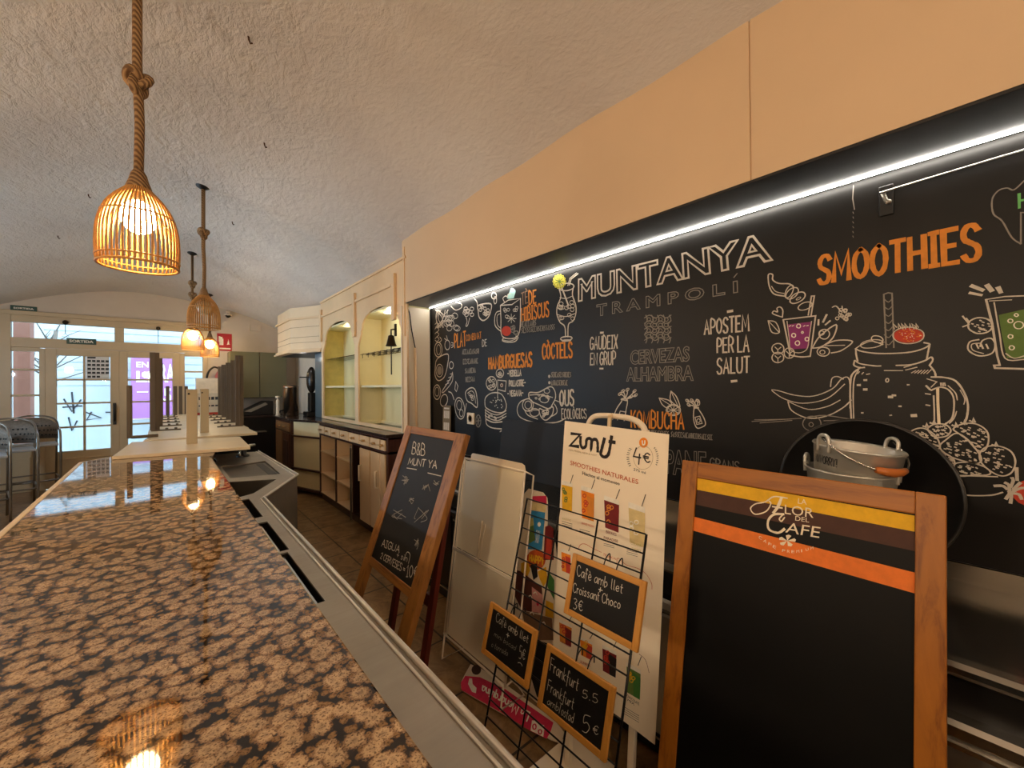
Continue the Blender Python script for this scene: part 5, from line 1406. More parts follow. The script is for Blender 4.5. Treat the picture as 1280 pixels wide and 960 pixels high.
["L","g",9.3,0,[623,710,622,749]],
["L","g",9.3,0,[609,729,623,729]],
["L","g",9.3,0,[648,709,634,708,634,748,647,748]],
["L","g",9.2,0,[672,708,659,708,658,747,672,747]],
["L","g",9.1,1,[697,707,683,718,696,734,683,746]],
["L","g",9.1,0,[707,745,714,706,720,745]],
["L","g",9.1,0,[731,744,738,705,744,744]]]],
["tea_mug_drawing",[["F","c",2,[1190,97,1221,54,1245,27,1292,55,1280,92,1262,112]],
["F","r",3,[1238,361,1232,378,1216,390,1193,395,1166,392,1143,382,1126,367,1120,349,1127,332,1144,320,1168,315,1194,318,1217,328,1233,344]],
["L","w",7.0,1,[1159,122,1140,91,1172,77,1202,90]],
["L","w",6.3,1,[1196,89,1202,70,1233,68]],
["L","w",8.5,0,[1108,142,1249,157,1349,127,1208,115,1108,142]],
["L","w",9.2,1,[1108,142,1113,259,1114,364,1161,409,1281,420,1334,379,1346,282,1349,127]],
["L","w",8.5,1,[1107,186,1056,191,1033,233,1041,299,1109,349]],
["L","w",6.5,1,[1107,207,1072,214,1062,245,1071,295,1107,323]],
["L","w",8.6,1,[1149,403,1129,426,1197,445,1281,447,1318,420,1293,406]],
["L","w",5.6,1,[1136,422,1222,438,1304,426]],
["L","w",5.5,0,[1242,264,1298,272]],
["L","w",5.5,0,[1242,264,1282,294]],
["L","w",5.6,0,[1242,264,1241,299]],
["L","w",5.7,0,[1242,264,1201,284]],
["L","w",5.7,0,[1242,264,1184,257]],
["L","w",5.7,0,[1242,264,1201,234]],
["L","w",5.6,0,[1242,264,1242,229]],
["L","w",5.5,0,[1242,264,1282,245]],
["L","w",5.1,2,[1188,197,1184,203,1176,206,1165,204,1156,199,1153,192,1157,186,1165,183,1176,185,1184,190]],
["L","w",5.0,2,[1296,207,1292,213,1284,216,1274,215,1266,209,1263,203,1266,197,1274,194,1285,195,1293,201]],
["L","w",5.1,2,[1202,243,1199,250,1190,252,1180,251,1171,246,1168,239,1171,233,1180,230,1191,231,1199,237]],
["L","w",4.9,2,[1314,210,1311,216,1303,219,1293,217,1285,212,1282,205,1285,200,1293,197,1303,198,1311,203]],
["L","w",5.0,2,[1224,194,1220,200,1212,203,1201,201,1193,196,1190,189,1193,183,1202,180,1212,182,1221,187]],
["L","w",5.1,2,[1179,185,1176,191,1167,194,1157,192,1148,187,1145,180,1148,174,1157,171,1168,173,1176,178]],
["L","w",4.9,2,[1320,193,1317,199,1309,201,1299,200,1291,195,1288,188,1291,182,1299,180,1309,181,1318,186]],
["L","g",6.2,2,[1285,340,1282,350,1272,355,1260,354,1251,346,1248,336,1251,326,1261,321,1272,323,1282,330]],
["L","g",6.2,2,[1274,365,1263,372,1250,372,1240,368,1236,359,1241,349,1252,343,1265,342,1275,347,1278,356]],
["L","g",6.2,2,[1305,392,1290,394,1278,390,1272,383,1275,375,1287,369,1302,368,1314,371,1320,379,1316,386]],
["L","g",6.1,2,[1289,391,1274,387,1265,380,1265,372,1274,367,1290,366,1305,370,1314,378,1314,385,1304,390]],
["L","g",6.2,2,[1243,351,1232,343,1229,334,1235,328,1248,327,1263,332,1274,340,1277,349,1271,355,1259,356]]]],
["hibiscus_lettering",[["T","D","T\u00c8","s",9.4,[1363,178,1429,170,1428,84,1359,91]],
["T","o","DE","s",12.0,[1444,187,1516,186,1517,93,1441,94]],
["T","o","HIBISCUS","s",11.3,[1361,299,1644,300,1641,197,1360,204]],
["L","g",6.1,0,[1356,304,1355,343]],
["L","g",6.0,0,[1366,305,1366,345]],
["L","g",6.0,0,[1355,324,1366,325]],
["L","g",6.0,0,[1386,306,1375,305,1375,344,1385,345]],
["L","g",6.0,0,[1394,344,1399,306,1404,346]],
["L","g",6.0,0,[1424,308,1413,306,1413,345,1423,346]],
["L","g",5.9,0,[1442,308,1432,307,1432,346,1442,347]],
["L","g",5.9,0,[1450,346,1456,308,1460,347]],
["L","g",5.9,0,[1469,347,1474,309,1479,348]],
["L","g",5.9,0,[1487,309,1487,347]],
["L","g",5.8,0,[1497,310,1497,348]],
["L","g",5.8,0,[1487,328,1497,329]],
["L","g",5.8,1,[1515,311,1505,321,1515,338,1505,348]],
["L","g",6.0,1,[1373,353,1361,363,1372,379,1361,389]],
["L","g",6.0,0,[1393,354,1382,352,1381,390,1393,391]],
["L","g",6.0,1,[1414,354,1402,364,1413,381,1402,391]],
["L","g",5.9,1,[1434,355,1423,365,1434,381,1422,391]],
["L","g",5.9,1,[1454,356,1443,366,1454,382,1443,392]],
["L","g",5.9,1,[1474,357,1463,367,1474,382,1463,392]],
["L","g",5.9,0,[1494,357,1483,356,1482,393,1493,394]],
["L","g",5.8,0,[1513,358,1503,357,1502,393,1513,395]],
["L","g",5.8,0,[1522,358,1522,394]],
["L","g",5.8,0,[1533,359,1532,395]],
["L","g",5.8,0,[1522,376,1532,377]],
["L","g",5.8,1,[1552,360,1541,369,1551,385,1541,394]],
["L","g",5.7,0,[1571,360,1560,359,1560,395,1570,396]],
["L","g",5.7,0,[1579,360,1579,396]],
["L","g",5.7,0,[1589,361,1589,397]],
["L","g",5.7,0,[1579,378,1589,379]],
["L","g",5.7,1,[1608,362,1598,371,1608,387,1597,396]],
["L","g",5.6,1,[1626,362,1616,372,1626,387,1616,397]],
["L","g",5.6,0,[1634,397,1640,362,1644,398]],
["L","g",5.6,1,[1663,364,1653,373,1662,388,1652,398]],
["L","g",5.6,1,[1680,364,1670,374,1680,389,1670,398]],
["L","g",5.5,1,[1698,365,1688,374,1698,389,1688,399]]]],
["cocktail_drawing",[["F","y",3,[1797,88,1792,104,1778,116,1759,120,1736,116,1716,104,1703,87,1698,68,1703,51,1717,39,1737,35,1760,40,1779,52,1793,69]],
["L","v",4.9,0,[1748,78,1790,86]],
["L","v",4.9,0,[1748,78,1780,107]],
["L","v",4.9,0,[1748,78,1755,114]],
["L","v",4.9,0,[1748,78,1726,104]],
["L","v",5.0,0,[1748,78,1708,82]],
["L","v",5.0,0,[1748,78,1708,57]],
["L","v",4.9,0,[1748,78,1727,42]],
["L","v",4.9,0,[1748,78,1756,44]],
["L","v",4.9,0,[1748,78,1780,61]],
["L","y",5.4,2,[1807,89,1805,93,1801,94,1796,93,1792,90,1791,86,1792,83,1796,82,1801,83,1805,86]],
["L","y",5.4,2,[1802,107,1800,110,1796,111,1791,110,1787,107,1786,103,1787,100,1791,99,1796,100,1800,103]],
["L","y",5.4,2,[1788,118,1786,122,1782,123,1777,122,1773,119,1771,115,1773,112,1777,111,1782,112,1786,115]],
["L","y",5.5,2,[1767,123,1766,126,1761,127,1756,126,1752,123,1751,120,1752,116,1757,115,1762,116,1766,119]],
["L","y",5.5,2,[1744,118,1743,122,1739,123,1733,122,1729,119,1728,115,1729,112,1734,110,1739,111,1743,114]],
["L","y",5.5,2,[1724,106,1722,110,1718,111,1713,110,1708,107,1707,103,1708,100,1713,98,1718,99,1722,102]],
["L","y",5.5,2,[1709,89,1708,92,1703,93,1698,92,1694,89,1692,85,1694,82,1698,80,1704,81,1708,85]],
["L","y",5.6,2,[1704,69,1703,72,1698,74,1693,73,1689,69,1687,65,1689,62,1693,61,1699,62,1703,65]],
["L","y",5.5,2,[1710,51,1708,55,1704,56,1699,55,1694,52,1693,48,1694,45,1699,43,1704,44,1708,47]],
["L","y",5.5,2,[1724,40,1723,43,1719,44,1713,43,1709,40,1708,36,1709,33,1714,31,1719,32,1723,36]],
["L","y",5.5,2,[1745,36,1744,39,1740,40,1734,39,1730,36,1729,32,1730,29,1735,28,1740,29,1744,32]],
["L","y",5.5,2,[1768,41,1767,44,1762,45,1757,44,1753,41,1752,37,1753,34,1758,32,1763,34,1767,37]],
["L","y",5.4,2,[1788,53,1787,56,1783,58,1778,57,1774,53,1772,50,1774,46,1778,45,1783,46,1787,49]],
["L","y",5.4,2,[1802,70,1801,74,1797,75,1792,74,1788,71,1786,67,1788,64,1792,62,1797,63,1801,67]],
["L","w",7.7,2,[1877,135,1866,148,1834,153,1793,149,1758,136,1742,120,1754,106,1787,101,1829,106,1863,119]],
["L","w",8.8,1,[1745,128,1759,186,1727,242,1722,297,1749,355,1792,391,1799,462]],
["L","w",8.4,1,[1872,139,1863,190,1890,261,1890,320,1865,363,1826,381,1820,464]],
["L","w",8.2,2,[1857,475,1848,483,1824,487,1792,486,1765,480,1754,471,1764,463,1790,460,1821,461,1847,467]],
["L","w",5.4,2,[1846,488,1839,491,1819,492,1794,491,1774,489,1766,485,1774,482,1794,481,1818,482,1838,485]],
["L","w",5.4,1,[1751,188,1806,204,1863,197]],
["L","w",5.4,1,[1727,301,1804,325,1884,316]],
["L","w",10.8,0,[1770,126,1797,185,1827,254]],
["L","w",9.6,0,[1838,119,1853,82,1911,60]],
["L","w",6.4,0,[1824,120,1842,75,1899,52]],
["L","w",4.4,2,[1769,332,1766,339,1757,342,1745,341,1736,335,1733,327,1736,321,1745,317,1757,319,1766,325]],
["L","w",4.3,2,[1829,271,1825,277,1816,280,1805,279,1797,273,1793,265,1797,259,1806,255,1817,257,1826,263]],
["L","w",4.4,2,[1777,264,1774,270,1765,273,1753,272,1744,266,1741,258,1744,251,1754,248,1765,250,1774,256]],
["L","w",4.3,2,[1882,266,1879,273,1870,276,1859,274,1851,269,1847,261,1851,255,1860,252,1870,253,1879,259]],
["L","w",4.4,2,[1781,234,1777,241,1768,244,1757,242,1748,236,1744,228,1748,222,1757,219,1768,221,1777,227]],
["L","w",4.4,2,[1780,259,1776,266,1767,269,1756,267,1747,262,1743,254,1747,247,1756,244,1767,246,1776,252]],
["L","w",4.3,2,[1874,241,1870,247,1862,250,1851,249,1842,243,1839,235,1843,229,1851,226,1862,228,1871,233]],
["L","w",4.4,2,[1787,332,1783,339,1774,342,1763,341,1754,335,1750,327,1754,320,1763,317,1774,319,1783,324]],
["L","w",4.3,2,[1882,349,1879,356,1870,359,1859,358,1851,352,1848,345,1851,338,1860,335,1870,337,1879,342]],
["L","w",4.4,2,[1794,262,1791,268,1782,272,1770,270,1761,264,1758,256,1762,250,1771,247,1782,248,1791,254]],
["L","w",4.3,2,[1877,290,1874,297,1865,300,1855,298,1846,292,1843,285,1846,278,1855,275,1866,277,1874,283]],
["L","w",4.3,2,[1849,265,1845,272,1837,275,1826,273,1817,267,1814,260,1817,253,1826,250,1837,252,1846,258]],
["L","w",4.4,2,[1767,257,1763,263,1754,266,1743,265,1734,259,1730,251,1734,244,1743,241,1754,243,1763,249]],
["L","w",4.3,2,[1853,322,1850,329,1841,332,1830,330,1822,325,1818,317,1822,311,1831,307,1841,309,1850,315]]]],
["cocktail_lettering",[["T","o","C\u00d2CTELS","s",13.4,[1578,597,1855,601,1853,501,1579,495]]]],
["burger_lettering",[["T","o","HAMBURGUESAS","s",16.7,[948,645,1466,644,1466,543,949,557]],
["T","w","VEDELLA","s",8.8,[1208,714,1348,711,1349,668,1208,670]],
["T","w","POLLASTRE","s",8.8,[1207,791,1377,789,1377,746,1207,749]],
["T","w","VEGANA","s",8.8,[1212,869,1350,864,1351,822,1213,826]],
["L","w",10.1,0,[1190,691,1201,692]],
["L","w",9.6,0,[1385,765,1396,765]],
["L","w",10.1,0,[1189,850,1200,850]],
["L","w",9.7,0,[1358,842,1369,842]]]],
["burger_drawing",[["L","w",7.8,2,[1141,688,1132,708,1108,720,1078,719,1054,706,1045,685,1055,665,1079,653,1109,654,1132,667]],
["L","w",5.8,2,[1109,686,1106,691,1100,694,1093,694,1087,690,1085,685,1087,680,1093,676,1101,677,1107,680]],
["L","w",5.8,2,[1107,685,1105,690,1099,693,1092,693,1086,689,1083,684,1086,679,1092,676,1099,676,1105,679]],
["L","w",5.8,2,[1107,699,1105,704,1099,707,1091,707,1085,704,1083,698,1085,693,1091,690,1099,690,1105,693]],
["L","w",5.8,2,[1091,690,1089,695,1083,698,1075,698,1069,694,1067,689,1069,684,1075,681,1083,681,1089,684]],
["L","w",5.8,2,[1126,700,1124,705,1118,708,1110,708,1104,705,1102,699,1104,694,1110,691,1118,691,1124,695]],
["L","w",5.8,2,[1090,703,1088,708,1082,712,1074,711,1068,708,1066,703,1068,697,1074,694,1082,694,1088,698]],
["L","w",8.7,2,[1050,768,1037,800,1002,820,960,820,925,800,911,766,925,733,961,713,1004,714,1038,735]],
["L","w",6.6,2,[1022,746,1019,753,1011,757,1001,757,993,753,990,745,993,738,1001,734,1011,734,1019,739]],
["L","w",6.7,2,[982,747,979,755,970,759,960,759,952,754,949,747,952,740,961,735,971,735,979,740]],
["L","w",6.7,2,[966,798,963,805,955,810,944,810,936,805,933,798,936,790,945,786,955,786,963,791]],
["L","w",6.6,2,[991,791,988,798,980,803,970,803,962,798,959,791,962,784,970,779,980,779,988,784]],
["L","w",6.7,2,[971,735,968,742,960,747,950,747,941,742,938,734,942,727,950,723,960,723,968,728]],
["L","w",6.6,2,[1024,786,1020,793,1012,798,1002,798,994,793,991,786,994,779,1003,774,1013,774,1021,779]],
["L","w",6.6,2,[1032,779,1029,786,1021,791,1011,791,1003,786,1000,779,1003,772,1011,767,1021,768,1029,772]],
["F","d",3,[1140,783,1137,792,1131,799,1121,802,1111,802,1101,798,1094,792,1092,783,1095,775,1101,768,1111,764,1122,764,1131,768,1137,775]],
["L","w",8.2,0,[1063,889,1065,741,1173,750,1161,832,1064,817]],
["L","w",6.4,2,[1130,783,1127,790,1120,795,1112,795,1104,790,1102,783,1105,776,1112,772,1121,772,1128,776]],
["L","w",9.5,2,[892,940,903,884,990,846,1106,852,1166,917,1167,969,1121,1001,1012,1000,911,972]],
["L","w",7.2,0,[1042,944,1049,945]],
["L","w",7.2,0,[1026,885,1033,886]],
["L","w",7.1,0,[1057,901,1064,903]],
["L","w",7.2,0,[1038,906,1046,908]],
["L","w",7.2,0,[1001,906,1009,907]],
["L","w",7.1,0,[1056,964,1063,965]],
["L","w",7.0,0,[1120,950,1127,952]],
["L","w",7.1,0,[1102,897,1109,898]],
["L","w",7.3,0,[962,920,970,922]],
["L","w",7.1,0,[1082,902,1089,904]],
["L","w",7.1,0,[1066,897,1073,899]],
["L","w",7.2,0,[1033,922,1040,923]],
["L","w",7.1,0,[1108,962,1116,964]],
["L","w",7.2,0,[1043,913,1050,914]],
["L","w",7.1,0,[1060,877,1068,879]],
["L","w",7.2,0,[1022,952,1029,954]],
["L","w",7.1,0,[1105,906,1113,907]],
["L","w",7.3,0,[980,925,988,926]],
["L","w",7.0,0,[1111,910,1118,912]],
["L","w",7.1,0,[1107,937,1115,938]],
["L","w",7.8,1,[894,987,968,1014,1067,1022,1170,984]],
["L","w",7.8,1,[894,1011,968,1037,1067,1045,1169,1006]],
["L","w",7.8,1,[893,1035,968,1061,1067,1068,1169,1028]],
["L","w",6.5,0,[1014,1050,1031,1052]],
["L","w",6.4,0,[1119,1040,1135,1043]],
["L","w",6.6,0,[966,1026,983,1029]],
["L","w",6.5,0,[1014,1047,1031,1050]],
["L","w",6.6,0,[940,1047,957,1050]],
["L","w",6.4,0,[1128,1037,1145,1039]],
["L","w",6.4,0,[1091,1056,1107,1059]],
["L","w",6.5,0,[1029,1051,1046,1053]],
["L","w",6.5,0,[1015,1039,1033,1042]],
["L","w",6.6,0,[939,1035,957,1038]],
["L","w",6.6,0,[974,1029,991,1032]],
["L","w",6.5,0,[1018,1041,1035,1044]],
["L","w",6.5,0,[1027,1048,1044,1050]],
["L","w",6.5,0,[1029,1055,1046,1058]],
["L","w",6.7,0,[935,1043,953,1046]],
["L","w",6.5,0,[1024,1063,1042,1066]],
["L","w",9.4,1,[898,987,901,1066,916,1112,992,1134,1137,1132]],
["L","w",10.5,1,[903,1066,1005,1087,1144,1071]],
["L","w",9.0,1,[1090,1157,1113,1148,1137,1151]]]],
["plate_drawing",[["L","w",7.7,1,[1425,884,1341,909,1300,964,1324,1021,1423,1050,1561,1057,1707,1043,1781,1016]],
["L","w",7.2,1,[1691,917,1713,949,1708,981,1654,1007]],
["L","w",5.4,0,[1700,891,1782,915]],
["L","w",8.3,2,[1436,841,1535,837,1648,797,1692,820,1702,871,1673,918,1637,952,1543,928,1450,896]],
["L","w",6.9,1,[1441,858,1554,854,1674,872]],
["L","w",6.3,2,[1635,891,1623,904,1599,911,1572,908,1551,897,1546,882,1559,869,1583,862,1611,866,1630,877]],
["L","w",5.7,2,[1647,826,1642,836,1628,843,1611,843,1597,837,1592,826,1597,816,1611,810,1629,810,1642,816]],
["L","w",5.1,2,[1626,870,1624,874,1619,876,1614,876,1609,874,1607,871,1609,867,1614,865,1619,865,1624,867]],
["L","w",5.2,2,[1553,885,1551,889,1546,891,1540,891,1535,889,1534,885,1536,882,1540,880,1546,879,1551,882]],
["L","w",5.1,2,[1636,863,1634,867,1629,869,1624,869,1619,867,1617,864,1619,860,1624,858,1630,858,1634,860]],
["L","w",5.2,2,[1548,858,1546,862,1542,864,1536,864,1531,862,1529,859,1531,855,1536,853,1542,853,1547,855]],
["L","w",5.2,2,[1593,855,1591,858,1587,860,1581,860,1576,858,1574,855,1576,851,1581,849,1587,849,1592,851]],
["L","w",5.1,2,[1645,880,1643,884,1638,886,1632,886,1628,884,1626,881,1628,877,1633,875,1638,875,1643,877]],
["L","w",5.2,2,[1581,858,1579,861,1575,864,1569,864,1564,862,1562,858,1564,855,1569,852,1575,852,1579,854]],
["L","w",5.3,2,[1519,880,1517,883,1512,886,1506,886,1501,883,1499,880,1501,876,1506,874,1512,874,1517,876]],
["L","w",7.9,2,[1481,930,1469,957,1440,975,1403,976,1373,961,1362,934,1374,906,1404,888,1441,888,1470,904]],
["L","w",6.0,2,[1460,931,1453,948,1435,959,1413,960,1395,950,1388,933,1395,915,1414,904,1436,904,1453,914]],
["L","w",7.7,1,[1383,968,1423,1008,1523,1031]],
["L","w",7.1,2,[1542,982,1533,999,1509,1011,1478,1013,1453,1003,1444,987,1454,969,1479,958,1509,957,1534,966]],
["L","w",5.9,0,[1465,896,1464,979]],
["L","w",5.8,0,[1424,970,1543,965]],
["L","w",8.4,2,[1543,955,1599,966,1675,937,1671,990,1608,1034,1557,1009]],
["L","w",7.4,2,[1633,986,1631,991,1625,994,1619,994,1614,992,1612,987,1614,983,1619,980,1626,980,1631,982]],
["L","w",7.4,2,[1595,1005,1593,1009,1588,1012,1582,1012,1576,1010,1575,1006,1577,1001,1582,998,1588,998,1593,1000]],
["L","w",7.4,2,[1620,987,1618,991,1613,994,1606,994,1601,992,1600,988,1602,983,1607,980,1613,980,1618,982]],
["L","w",7.5,2,[1590,979,1588,984,1583,987,1576,987,1571,985,1569,980,1571,976,1577,973,1583,973,1588,975]],
["L","w",7.4,2,[1635,971,1633,976,1628,978,1622,979,1617,976,1615,972,1617,968,1622,965,1629,965,1634,967]],
["L","w",7.4,2,[1611,990,1609,995,1604,998,1598,998,1593,996,1591,991,1593,987,1598,984,1604,984,1610,986]],
["L","w",7.4,2,[1600,996,1598,1001,1593,1004,1586,1004,1581,1002,1579,997,1581,993,1586,990,1593,990,1598,992]]]],
["eggs_lettering",[["T","w","OUS","s",12.8,[1742,929,1864,918,1864,818,1741,826]],
["T","w","ECOL\u00d2GICS","s",6.4,[1758,1017,1970,1000,1967,942,1757,947]],
["L","w",10.1,2,[1650,724,1648,728,1645,730,1641,730,1638,727,1637,724,1638,721,1641,718,1645,719,1648,721]],
["L","w",10.1,2,[1651,768,1650,772,1646,774,1642,774,1639,772,1638,768,1639,765,1643,763,1646,763,1650,765]],
["L","g",6.1,1,[1673,697,1665,706,1673,720,1665,729]],
["L","g",6.1,0,[1687,697,1679,697,1679,730,1686,730]],
["L","g",6.1,0,[1693,697,1692,730]],
["L","g",6.1,0,[1700,698,1700,730]],
["L","g",6.1,0,[1693,714,1700,714]],
["L","g",6.1,0,[1714,698,1706,698,1706,730,1713,730]],
["L","g",6.1,0,[1720,730,1724,698,1727,731]],
["L","g",6.0,1,[1741,699,1733,708,1740,721,1733,731]],
["L","g",6.0,0,[1754,699,1747,699,1746,731,1753,731]],
["L","g",6.0,1,[1767,700,1760,709,1767,722,1759,731]],
["L","g",6.0,1,[1780,700,1773,709,1780,722,1773,732]],
["L","g",6.0,0,[1786,700,1786,732]],
["L","g",5.9,0,[1793,700,1793,732]],
["L","g",5.9,0,[1786,716,1793,716]],
["L","g",5.9,0,[1806,701,1799,701,1798,732,1806,732]],
["L","g",5.9,0,[1812,701,1811,732]],
["L","g",5.9,0,[1819,701,1818,733]],
["L","g",5.9,0,[1811,717,1818,717]],
["L","g",5.9,0,[1831,702,1824,701,1824,733,1831,733]],
["L","g",5.9,1,[1844,702,1837,711,1844,724,1837,733]],
["L","g",6.1,0,[1664,786,1668,753,1671,786]],
["L","g",6.1,1,[1685,753,1678,763,1685,776,1677,786]],
["L","g",6.1,0,[1691,753,1691,786]],
["L","g",6.1,0,[1698,753,1698,786]],
["L","g",6.1,0,[1691,769,1698,770]],
["L","g",6.1,0,[1704,786,1708,753,1711,786]],
["L","g",6.1,0,[1724,754,1717,754,1717,786,1724,786]],
["L","g",6.0,1,[1737,754,1730,763,1737,776,1729,786]],
["L","g",6.0,0,[1750,754,1743,754,1742,786,1749,786]],
["L","g",6.0,0,[1755,754,1755,786]],
["L","g",6.0,0,[1762,754,1762,786]],
["L","g",6.0,0,[1755,770,1762,770]],
["L","g",6.0,1,[1775,755,1768,764,1775,777,1768,786]],
["L","g",6.0,0,[1787,755,1781,755,1780,786,1787,786]],
["L","g",5.9,0,[1793,786,1796,755,1799,787]],
["L","g",5.9,0,[1812,755,1805,755,1805,787,1812,787]]]],
["bottle_drawing",[["L","w",6.2,1,[2169,998,2198,933,2234,886,2237,870,2274,878,2264,938,2252,999]],
["L","w",5.2,0,[2204,998,2224,944,2264,948,2249,1000]],
["L","w",7.5,1,[2231,874,2274,881]],
["L","w",4.8,2,[2247,974,2248,979,2243,984,2236,988,2229,989,2224,986,2223,981,2227,975,2235,972,2242,971]],
["L","w",6.6,1,[2258,870,2256,845,2244,825]],
["L","w",4.7,2,[2254,818,2255,822,2252,828,2245,832,2238,834,2234,833,2233,828,2236,823,2243,818,2249,816]],
["L","w",6.6,1,[2262,866,2274,839,2275,817]],
["L","w",4.7,2,[2285,810,2286,814,2282,820,2276,824,2270,826,2265,824,2264,820,2267,815,2273,810,2280,808]],
["L","w",6.5,1,[2271,869,2303,845,2322,825]],
["L","w",4.6,2,[2332,818,2333,822,2329,827,2324,832,2317,834,2312,832,2312,828,2315,823,2321,818,2327,816]],
["L","w",6.5,1,[2267,874,2304,859,2329,849]],
["L","w",4.6,2,[2339,841,2340,846,2336,851,2330,855,2324,857,2319,856,2319,852,2322,846,2328,842,2334,840]],
["L","w",6.6,1,[2256,866,2246,851,2225,842]],
["L","w",4.8,2,[2235,834,2236,839,2233,844,2226,849,2219,851,2214,849,2213,845,2217,839,2223,835,2230,833]],
["L","w",6.5,1,[2278,865,2294,859,2299,857]],
["L","w",4.7,2,[2309,850,2310,854,2307,859,2301,864,2294,866,2289,864,2288,860,2292,855,2298,850,2304,848]]]],
["bottle_drawing",[["L","w",5.2,2,[2668,911,2685,911,2714,955,2723,989,2705,1005,2681,1011,2667,985,2663,950]],
["L","w",4.0,0,[2671,957,2695,950,2707,986,2679,993,2671,957]],
["L","w",3.7,2,[2697,973,2695,979,2691,982,2686,983,2681,980,2680,974,2682,968,2686,964,2691,964,2695,967]],
["L","w",8.1,0,[2666,909,2689,908]],
["L","w",5.3,1,[2675,904,2658,886,2632,873]],
["L","w",4.2,2,[2640,880,2636,881,2631,880,2626,876,2624,871,2625,867,2628,866,2634,867,2638,871,2641,876]],
["L","w",5.3,1,[2677,904,2670,885,2656,872]],
["L","w",4.1,2,[2664,878,2660,879,2655,878,2650,874,2648,869,2649,865,2652,864,2657,865,2662,869,2665,874]],
["L","w",5.3,1,[2679,904,2686,885,2686,872]],
["L","w",4.1,2,[2693,878,2690,880,2685,878,2680,875,2678,870,2678,866,2682,865,2687,866,2692,870,2694,875]],
["L","w",5.3,1,[2673,906,2660,898,2639,895]],
["L","w",4.1,2,[2647,901,2643,902,2638,901,2634,897,2631,892,2632,888,2635,887,2641,888,2645,892,2648,897]],
["L","w",4.1,2,[2696,882,2694,892,2688,897,2681,898,2675,892,2672,883,2675,874,2681,868,2688,868,2694,874]]]],
["kombucha_lettering",[["T","o","KOMBUCHA","s",9.4,[2298,1034,2611,1022,2612,940,2299,937]],
["L","g",4.6,1,[2346,1043,2340,1051,2346,1061,2340,1069]],
["L","g",4.6,1,[2357,1043,2351,1051,2357,1061,2351,1069]],
["L","g",4.5,0,[2362,1068,2365,1043,2368,1068]],
["L","g",4.5,0,[2373,1068,2376,1043,2379,1068]],
["L","g",4.5,0,[2384,1068,2387,1043,2390,1067]],
["L","g",4.5,0,[2395,1068,2398,1043,2401,1067]],
["L","g",4.5,0,[2406,1043,2406,1068]],
["L","g",4.5,0,[2412,1042,2412,1067]],
["L","g",4.5,0,[2406,1055,2412,1055]],
["L","g",4.5,0,[2417,1067,2420,1042,2423,1067]],
["L","g",4.5,0,[2428,1043,2428,1067]],
["L","g",4.4,0,[2434,1042,2433,1067]],
["L","g",4.4,0,[2428,1055,2434,1054]],
["L","g",4.4,1,[2444,1042,2438,1050,2444,1059,2438,1067]],
["L","g",4.4,1,[2455,1042,2449,1050,2455,1059,2449,1067]],
["L","g",4.4,0,[2459,1066,2462,1042,2465,1066]],
["L","g",4.4,0,[2476,1042,2470,1042,2470,1066,2475,1066]],
["L","g",4.4,1,[2486,1041,2480,1049,2486,1058,2480,1066]],
["L","g",4.3,1,[2496,1041,2491,1049,2496,1058,2490,1066]],
["L","g",4.3,1,[2506,1041,2501,1049,2506,1058,2501,1065]],
["L","g",4.3,0,[2517,1041,2511,1041,2511,1065,2516,1065]],
["L","g",4.3,1,[2527,1041,2521,1048,2526,1057,2521,1065]],
["L","g",4.3,1,[2549,1040,2543,1049,2548,1058,2543,1067]],
["L","g",4.3,0,[2553,1067,2556,1041,2559,1066]],
["L","g",4.2,1,[2570,1040,2564,1049,2570,1058,2564,1066]],
["L","g",4.2,1,[2580,1040,2574,1049,2580,1058,2574,1066]],
["L","g",4.2,0,[2590,1040,2585,1041,2584,1066,2590,1066]],
["L","g",4.2,0,[2601,1040,2595,1041,2595,1066,2600,1066]],
["L","g",4.2,1,[2611,1040,2605,1048,2611,1058,2605,1066]],
["L","g",4.2,0,[2615,1066,2618,1041,2621,1065]],
["L","g",4.2,0,[2631,1040,2626,1041,2625,1066,2631,1065]],
["L","g",4.1,0,[2635,1066,2638,1041,2641,1065]],
["L","g",4.1,0,[2645,1041,2645,1066]],
["L","g",4.1,0,[2651,1040,2651,1065]],
["L","g",4.1,0,[2645,1053,2651,1053]],
["L","g",4.1,0,[2655,1041,2655,1065]],
["L","g",4.1,0,[2661,1040,2660,1065]],
["L","g",4.1,0,[2655,1053,2661,1053]],
["L","g",4.1,0,[2670,1040,2665,1041,2665,1065,2670,1065]],
["L","g",4.1,0,[2680,1040,2675,1041,2675,1065,2680,1065]],
["L","g",4.1,0,[2684,1041,2684,1065]],
["L","g",4.1,0,[2690,1040,2690,1065]],
["L","g",4.1,0,[2684,1053,2690,1052]],
["L","g",4.0,1,[2699,1040,2694,1048,2699,1057,2694,1065]],
["L","g",4.0,0,[2703,1065,2706,1040,2709,1064]],
["L","g",4.0,0,[2718,1040,2713,1041,2713,1065,2718,1064]],
["L","g",4.0,0,[2728,1040,2722,1041,2722,1065,2727,1064]],
["L","g",4.0,1,[2737,1040,2732,1048,2737,1057,2731,1065]],
["L","g",4.0,0,[2746,1040,2741,1041,2741,1065,2746,1064]],
["L","g",4.0,0,[2755,1040,2750,1041,2750,1064,2755,1064]]]],
["citrus_drawing",[["L","w",5.2,2,[2594,923,2587,941,2567,952,2542,953,2522,944,2515,927,2523,909,2543,897,2568,897,2587,907]],
["L","w",3.4,2,[2588,924,2582,938,2565,947,2544,948,2527,940,2521,926,2528,912,2545,902,2566,902,2582,910]],
["L","w",3.8,0,[2555,925,2587,924]],
["L","w",3.8,0,[2555,925,2579,938]],
["L","w",3.8,0,[2555,925,2560,947]],
["L","w",3.9,0,[2555,925,2539,945]],
["L","w",3.9,0,[2555,925,2524,934]],
["L","w",3.9,0,[2555,925,2525,918]],
